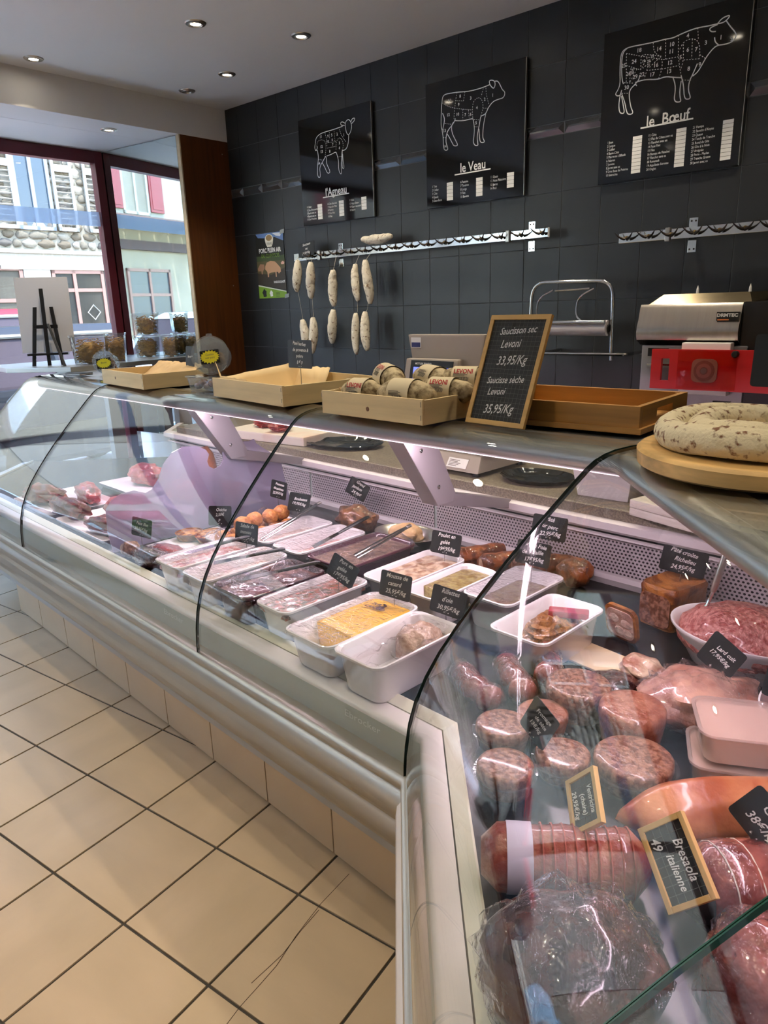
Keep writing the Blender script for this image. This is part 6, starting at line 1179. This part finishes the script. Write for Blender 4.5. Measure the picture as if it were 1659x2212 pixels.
def spatula(label, loc, yaw, tilt, L=0.24):
    t = thing('spatula', label, 'spatula', 'C', loc, M=RZ(R(yaw)) @ RY(R(-tilt)), group='serving utensils in the trays')
    part(t, 'blade', MB().hexa([(0, -0.018, 0), (L * .45, -0.012, 0), (L * .45, 0.012, 0), (0, 0.018, 0)], [(0, -0.018, 0.0018), (L * .45, -0.012, 0.0018), (L * .45, 0.012, 0.0018), (0, 0.018, 0.0018)]).mesh('blade'), M_CHROME)
    part(t, 'handle', MB().tube([(L * .45, 0, 0.001), (L * .6, 0, 0.002), (L * .95, 0, 0.002), (L, 0, 0.001)], [0.008, 0.010, 0.011, 0.006], 10, flat=0.55).mesh('handle', smooth=True), M_BLACK)
spatula('spatula with black handle in the pink diced salad tray', (-1.95, 1.52, 0.745), 70, 20)
spatula('spatula with black handle across the pale salad tray', (-2.0, 1.14, 0.778), 58, 6)
spatula('spatula with black handle poking from the burgundy jelly tray', (-1.79, 1.12, 0.782), 50, 10)
spatula('knife like spatula in the pink muzzle salad tray', (-2.16, 1.12, 0.778), 72, 6)
# on the granite
GZ = 0.9285
def oval_tray(label, x, y, rx, ry, yaw, m):
    t = thing('oval_platter', label, 'platter', 'C', (x, y, GZ), rz=yaw, group='dark oval platters on the granite'); E = lambda k, z: ([(rx * k * (1 + 0.02 * math.cos(16 * a)) * math.cos(a), ry * k * (1 + 0.02 * math.cos(16 * a)) * math.sin(a)) for a in [i * math.pi / 32 for i in range(64)]], z)
    part(t, 'plate', loft([E(.78, 0), E(.86, 0.008), E(1.0, 0.020), E(.985, 0.022), E(.84, 0.011), E(.76, 0.004), E(.3, 0.004)]).mesh('plate', smooth=True, angle=40), m)
M_PLAT = mat('smoked_platter', (40, 44, 44), 0.08, metal=0.4, spec=0.7)
oval_tray('dark oval platter on the granite left of the scale', -2.60, 2.26, 0.20, 0.13, 20, M_PLAT)
oval_tray('dark oval platter with pale rim right of the scale', -1.48, 2.24, 0.145, 0.11, 10, M_PLAT)
M_HDPE = mat('white_cutting_plastic', (232, 226, 214), 0.45, var=0.05, vs=8, bump=0.1, bs=60)
single('cutting_board', MB().box(-0.29, 0.29, -0.19, 0.19, 0, 0.045).mesh('cutting_board', bevel=0.008), mat('stained_cutting_board', (232, 224, 210), 0.5, col2=(222, 176, 150), c2=0.66, soft=0.12, vs=4), 'thick white cutting board with red meat trimmings behind the case', 'cutting board', 'C', (-3.06, 2.27, GZ), rz=8)
for i, (x, y, lb) in enumerate([(-3.17, 2.22, 'larger heap of red meat trimmings on the cutting board'), (-3.00, 2.17, 'smaller heap of red meat trimmings on the cutting board')]):
    lump('meat_trimming', lb, 'meat', 'C', (x, y, GZ + 0.045), (0.075 - 0.025 * i, 0.05, 0.024), F_RED, 70 + i, 0.6, 4, 15, group='meat trimmings')
bn = thing('white_bin', 'white plastic container on the granite right of the scale', 'container', 'C', (-1.17, 2.24, GZ), rz=4)
part(bn, 'bin_body', open_box(0.23, 0.22, 0.16, 0.004, 0.78).mesh('bin_body', bevel=0.006), M_WHITE)
for i, (x, y, yw, lb) in enumerate([(-0.98, 2.24, 70, 'butcher knife lying on the granite nearest the white container'), (-0.93, 2.27, 66, 'butcher knife lying on the granite next to the board stack')]):
    t = thing('butcher_knife', lb, 'knife', 'C', (x, y - 0.06, GZ + 0.001), rz=yw, group='butcher knives')
    part(t, 'blade', MB().prism([(-0.12, -0.004), (-0.10, -0.016), (0.06, -0.018), (0.06, 0.014), (-0.06, 0.014)], 0.006, 0.008).mesh('blade'), M_CHROME)
    part(t, 'handle', MB().tube([(0.06, 0, 0.009), (0.09, 0, 0.010), (0.16, 0, 0.010), (0.18, 0, 0.009)], [0.011, 0.013, 0.013, 0.010], 10, flat=0.7).mesh('handle', smooth=True), M_BLACK)
for i, lb in enumerate(['lower of two stacked white cutting boards beside the round wooden board', 'upper of two stacked white cutting boards beside the round wooden board']):
    single('white_board_slab', MB().box(-0.25, 0.25, -0.17, 0.17, 0, 0.026).mesh('white_board_slab', bevel=0.007), M_HDPE, lb, 'cutting board', 'C', (-0.72, 2.135, GZ + 0.0005 + 0.0275 * i), rz=-14 + i, group='stacked white cutting boards')
# ================================================================ THE STREET OUTSIDE
M_ASPH = mat('asphalt', (178, 174, 168), 0.85, var=0.12, vs=30)
M_PAVE = mat('pavement', (206, 200, 190), 0.8, var=0.08, vs=12)
M_STUCCO = mat('pale_roughcast', (126, 121, 112), 0.85, var=0.07, vs=14, bump=0.5, bs=40)
M_CREAM = mat('cream_plaster', (124, 115, 99), 0.85, var=0.10, vs=1.6, bump=0.1, bs=30)
M_MORTAR = mat('stone_mortar', (109, 102, 90), 0.9, var=0.1, vs=20)
M_PINKW = mat('pink_brown_joinery', (107, 73, 63), 0.5, var=0.05)
M_SHUT = mat('white_shutter', (126, 124, 118), 0.6, var=0.04)
M_SHUTR = mat('red_shutter', (102, 21, 30), 0.5, var=0.06)
M_DGLASS = mat('dark_pane', (36, 46, 58), 0.22, spec=0.4)
M_BLUEW = mat('curtained_pane', (56, 83, 96), 0.10, col2=(140, 176, 188), vs=14, stretch=(1, 5, 0.4), spec=0.7)
M_GREYW = mat('pale_blue_frame', (104, 112, 120), 0.5)
FX = -13.0
ST = -0.12
struct('floor_street', MB().box(-60, -5.4, -40, 40, ST - 0.2, ST).mesh('street'), M_ASPH, 'W', label='sunlit grey asphalt street outside the shop window', cat='street')
pv = struct('floor_pavement', MB().box(-12.95, -11.9, -24, 24, ST, ST + 0.12).box(-6.6, -5.42, -24, 24, ST, ST + 0.1).mesh('pavement'), M_PAVE, 'W', label='pale pavement along the houses across the street', cat='pavement')
# stone house straight across
h1 = thing('stone_house', 'sunny stone house across the street with white shutters and brown doors', 'building', 'W', (FX, 0, ST))
def fz(z): return z - ST
part(h1, 'stone_backing', MB().box(-6, 0, 0.2, 14, 0, 8.2).mesh('stone_backing'), M_MORTAR)
part(h1, 'roughcast_band', MB().box(0, 0.05, 0.2, 5.20, fz(2.42), fz(2.62)).box(0, 0.05, 5.2, 14, fz(2.36), fz(2.62)).mesh('roughcast_band'), M_STUCCO)
for a, b in ((0.2, 3.6), (5.56, 6.02), (7.02, 14)): part(h1, 'roughcast_pier', MB().box(0, 0.04, a, b, 0, fz(2.42)).mesh('roughcast_pier', bevel=0.02), M_STUCCO)
part(h1, 'string_course', MB().box(0, 0.09, 0.2, 14, fz(2.62), fz(2.68)).mesh('string_course'), M_STUCCO)
# rubble stones
rnd = random.Random(11); stones = [mat('stone_%d' % i, c, 0.9, var=0.12, vs=8, bump=0.5, bs=14) for i, c in enumerate([(88, 80, 68), (112, 104, 92), (70, 64, 58), (122, 114, 102), (78, 68, 54)])]
sm = []
for i in range(10):
    m_ = MB().blob((0, 0, 0), (0.10, 0.5, 0.5), i * 3.3, 0.35, 1.6, 10, 7).mesh('rubble_stone', smooth=True); m_.materials.append(stones[i % 5]); sm.append(m_)
ns = 0
z = fz(2.72)
while z < fz(4.5) and ns < 290:
    hh = rnd.uniform(0.09, 0.17); y = 3.9 + rnd.random() * 0.1
    while y < 8.0 and ns < 290:
        w = rnd.uniform(0.12, 0.34)
        zz = z + ST
        inwin = zz > 3.02 and (5.62 - 0.05 < y + w / 2 < 6.27 or 7.05 < y + w / 2 < 8)
        if not inwin:
            part(h1, 'rubble_stone', sm[rnd.randrange(10)], None, TR(0.0, y + w / 2, z + hh / 2) @ Matrix.Diagonal((0.55, w * 1.02, hh * 1.06, 1))); ns += 1
        y += w + 0.012
    z += hh + 0.012
def louvre(parent, y0, y1, z0, z1, x, m, n=22, ang=0):
    t = part(parent, 'shutter', MB().box(x, x + 0.035, y0, y0 + 0.05, z0, z1).box(x, x + 0.035, y1 - 0.05, y1, z0, z1).box(x, x + 0.035, y0, y1, z0, z0 + 0.06).box(x, x + 0.035, y0, y1, z1 - 0.06, z1).box(x, x + 0.03, y0, y1, (z0 + z1) / 2 - 0.05, (z0 + z1) / 2 + 0.05).mesh('shutter', weld=False), m)
    st = (z1 - z0 - 0.12) / n
    sl = MB().box(0, 0.03, y0 + 0.05, y1 - 0.05, -0.004, 0.004, RY(R(-35))).mesh('louvre_slat'); sl.materials.append(m)
    for k in range(n): part(t, 'louvre_slat', sl, None, TR(x + 0.003, 0, z0 + 0.06 + st * (k + 0.5)))
def casement(parent, y0, y1, z0, z1, x, fm, gm, bars=(0.5,), trans=()):
    f = part(parent, 'window', MB().box(x, x + 0.05, y0, y0 + 0.06, z0, z1).box(x, x + 0.05, y1 - 0.06, y1, z0, z1).box(x, x + 0.05, y0, y1, z1 - 0.06, z1).box(x, x + 0.05, y0, y1, z0, z0 + 0.06).mesh('window'), fm)
    for b in bars: part(f, 'glazing_bar', MB().box(x, x + 0.05, y0 + (y1 - y0) * b - 0.03, y0 + (y1 - y0) * b + 0.03, z0, z1).mesh('glazing_bar'), fm)
    for b in trans: part(f, 'glazing_bar', MB().box(x, x + 0.045, y0, y1, z0 + (z1 - z0) * b - 0.03, z0 + (z1 - z0) * b + 0.03).mesh('glazing_bar'), fm)
    part(f, 'pane', MB().box(x + 0.01, x + 0.02, y0 + 0.03, y1 - 0.03, z0 + 0.03, z1 - 0.03).mesh('pane'), gm)
    return f
casement(h1, 5.62, 6.24, fz(3.0), fz(5.0), 0.0, M_GREYW, M_DGLASS)
louvre(h1, 5.14, 5.60, fz(3.0), fz(5.0), 0.07, M_SHUT); louvre(h1, 6.26, 6.62, fz(3.0), fz(5.0), 0.07, M_SHUT); louvre(h1, 6.82, 7.05, fz(3.0), fz(5.0), 0.07, M_SHUT)
casement(h1, 7.08, 7.8, fz(3.0), fz(5.0), 0.0, M_GREYW, M_DGLASS)
casement(h1, 6.04, 7.0, 0.05, fz(2.36), -0.02, M_PINKW, M_DGLASS, (0.42,), (0.86,))
part(h1, 'door_leaf', MB().box(-0.01, 0.02, 6.10, 6.42, 0.1, 0.8).mesh('door_leaf'), M_PINKW)
for i, (y, z) in enumerate(((6.72, 1.75), (6.68, 1.35), (6.85, 1.15))):
    part(h1, 'window_ornament', MB().tube([(0.035, y + 0.12 * math.cos(a), z + 0.13 * math.sin(a)) for a in [k * math.pi / 2 for k in range(4)]], 0.012, 5, closed=True).mesh('window_ornament'), M_SHUT)
casement(h1, 3.6, 5.55, 0.05, fz(2.40), -0.02, M_PINKW, mat('net_curtain_pane', (104, 106, 98), 0.25, var=0.08, vs=6), (0.33, 0.66), (0.28, 0.48, 0.78))
# plastered house further along (seen in the mirror)
h2 = thing('plaster_house', 'cream plastered house along the street with red shutters, seen in the mirror', 'building', 'W', (FX, 0, ST))
part(h2, 'plaster_wall', MB().box(-6, 0, -14, 0.19, 0, 7.4).mesh('plaster_wall'), M_CREAM)
part(h2, 'upper_render', MB().box(0, 0.02, -14, 0.19, fz(3.3), 7.4).mesh('upper_render'), M_STUCCO)
for a, b in ((-1.81, -1.45), (-2.45, -2.09), (-5.0, -4.6), (-6.2, -5.8)):
    s = part(h2, 'red_shutter', MB().box(0.03, 0.07, a, b, fz(3.70), fz(5.2)).mesh('red_shutter', bevel=0.006), M_SHUTR)
    part(s, 'shutter_panel', MB().box(0.07, 0.08, a + 0.05, b - 0.05, fz(3.76), fz(4.5)).mesh('shutter_panel', bevel=0.005), M_SHUTR)
casement(h2, -3.25, -2.5, fz(3.62), fz(5.2), 0.0, M_SHUT, M_DGLASS); casement(h2, -5.78, -5.02, fz(3.62), fz(5.2), 0.0, M_SHUT, M_DGLASS)
casement(h2, -3.25, -2.48, fz(1.5), fz(2.52), 0.0, M_BLACK, M_BLUEW)
casement(h2, -6.2, -4.9, fz(0.7), fz(2.52), 0.0, M_PINKW, M_DGLASS, (0.5,), (0.7,))
part(h2, 'brown_beam', MB().box(0, 0.10, -8, -1.4, fz(2.90), fz(3.09)).mesh('brown_beam'), mat('brown_beam', (54, 36, 36), 0.7))
aw = part(h2, 'awning_edge', MB().box(0.85, 0.92, -8, -1.4, fz(3.36), fz(3.46)).mesh('awning_edge'), mat('rusty_awning', (78, 54, 51), 0.6))
for k in range(15): part(aw, 'awning_pane', MB().hexa([(0.02, -8 + 0.44 * k, fz(3.5)), (0.9, -8 + 0.44 * k, fz(3.40)), (0.9, -7.6 + 0.44 * k, fz(3.40)), (0.02, -7.6 + 0.44 * k, fz(3.5))], [(0.02, -8 + 0.44 * k, fz(3.51)), (0.9, -8 + 0.44 * k, fz(3.41)), (0.9, -7.6 + 0.44 * k, fz(3.41)), (0.02, -7.6 + 0.44 * k, fz(3.51))]).mesh('awning_pane'), M_SHUT)
part(h2, 'awning_strut', MB().tube([(0.03, -2.15, fz(2.72)), (0.85, -2.15, fz(3.36))], 0.03, 6).mesh('awning_strut'), M_SHUTR)
part(h2, 'roller_box', MB().box(0, 0.10, -2.1, -1.45, fz(2.3), fz(2.9)).mesh('roller_box'), M_CREAM)
fb = thing('flower_box', 'white window box with leafy climbing plant on the plastered house', 'flower box', 'W', (FX + 0.17, -2.85, 3.60))
part(fb, 'planter', open_box(0.30, 0.9, 0.2, 0.02).mesh('planter'), M_SHUT)
lf = MB(); rnd = random.Random(3)
for k in range(500):
    c = Vector((rnd.uniform(-0.1, 0.15), rnd.uniform(-0.5, 0.45), 0.15 + rnd.random() ** 1.5 * 0.95)); a = Vector((rnd.uniform(-1, 1), rnd.uniform(-1, 1), rnd.uniform(-1, 1))).normalized() * 0.05; b = a.orthogonal().normalized() * 0.03
    lf.add([c - a, c + b, c + a, c - b], [(0, 1, 2, 3)])
part(fb, 'foliage', lf.mesh('foliage'), mat('leaf_green', (72, 98, 43), 0.6, var=0.3, vs=6))['kind'] = 'stuff'
# parked cars
def car(label, fr, x, y, yaw, col, group='parked cars', tall=1.0):
    t = thing('parked_car', label, 'car', 'W', (x, y, ST), M=Matrix.Diagonal((1, 1, tall, 1)), rz=yaw, group=group); m = mat('car_paint_%d_%d_%d' % col, col, 0.45, spec=0.2)
    prof = [(-2.0, 0.30), (-2.05, 0.62), (-1.95, 0.86), (-1.15, 0.93), (1.15, 0.95), (1.85, 0.88), (2.03, 0.62), (2.0, 0.30)]
    M = Matrix(((0, 0, 1, 0), (1, 0, 0, 0), (0, 1, 0, 0), (0, 0, 0, 1)))
    part(t, 'body', MB().prism(prof, -0.83, 0.83, M).mesh('body', bevel=0.05), m)
    cab = MB(); b = [(-0.78, -1.15, 0.93), (0.78, -1.15, 0.93), (0.78, 1.55, 0.93), (-0.78, 1.55, 0.93)]; tp = [(-0.60, -0.35, 1.36), (0.60, -0.35, 1.36), (0.60, 1.15, 1.36), (-0.60, 1.15, 1.36)]
    cab.hexa(b, tp); part(t, 'cabin_glass', cab.mesh('cabin_glass', bevel=0.03), mat('car_window', (58, 50, 56), 0.5, spec=0.12))
    part(t, 'roof', MB().hexa([(-0.62, -0.38, 1.35), (0.62, -0.38, 1.35), (0.62, 1.18, 1.35), (-0.62, 1.18, 1.35)], [(-0.52, -0.2, 1.42), (0.52, -0.2, 1.42), (0.52, 1.0, 1.42), (-0.52, 1.0, 1.42)]).mesh('roof', bevel=0.03), m)
    for s in (-1, 1):
        for a, c in (((0.785, -1.15, 0.93), (0.605, -0.35, 1.37)), ((0.79, 0.25, 0.93), (0.61, 0.25, 1.37)), ((0.785, 1.55, 0.93), (0.605, 1.15, 1.37))):
            part(t, 'pillar', MB().tube([(a[0] * s, a[1], a[2]), (c[0] * s, c[1], c[2])], 0.035, 6).mesh('pillar'), m)
        part(t, 'window_surround', MB().tube([(0.80 * s, -1.10, 0.945), (0.625 * s, -0.33, 1.345), (0.625 * s, 1.13, 1.345), (0.80 * s, 1.5, 0.945)], 0.018, 6).mesh('window_surround'), M_SHUT)
        part(t, 'side_trim', MB().box(0.83 * s - 0.01, 0.83 * s + 0.01, -1.3, 1.3, 0.55, 0.62).mesh('side_trim'), M_BLACK)
        for y_ in (-1.25, 1.3): part(t, 'wheel', MB().lathe([(0.0, -0.09), (0.30, -0.09), (0.31, 0.0), (0.30, 0.09), (0.16, 0.10), (0.0, 0.08)], 24, TR(0.78 * s, y_, 0.31) @ RY(math.pi / 2 * s)).mesh('wheel', smooth=True, angle=40), M_BLACK)
car('dark grey car parked right outside behind the easel', 'W', -7.7, 2.9, 2, (34, 36, 42), tall=1.14)
car('red car parked across the street behind the dark grey one', 'W', -10.9, 3.3, 0, (150, 24, 36), tall=1.28)
car('white car parked along the street to the side of the shop', 'W', -7.75, -1.9, 0, (170, 172, 178), tall=1.2)
car('pale blue car parked across the street before the plastered house', 'W', -10.9, -1.6, 0, (150, 176, 196))
car('silver car at the far end of the parked row', 'W', -7.75, -6.6, 0, (168, 172, 176))
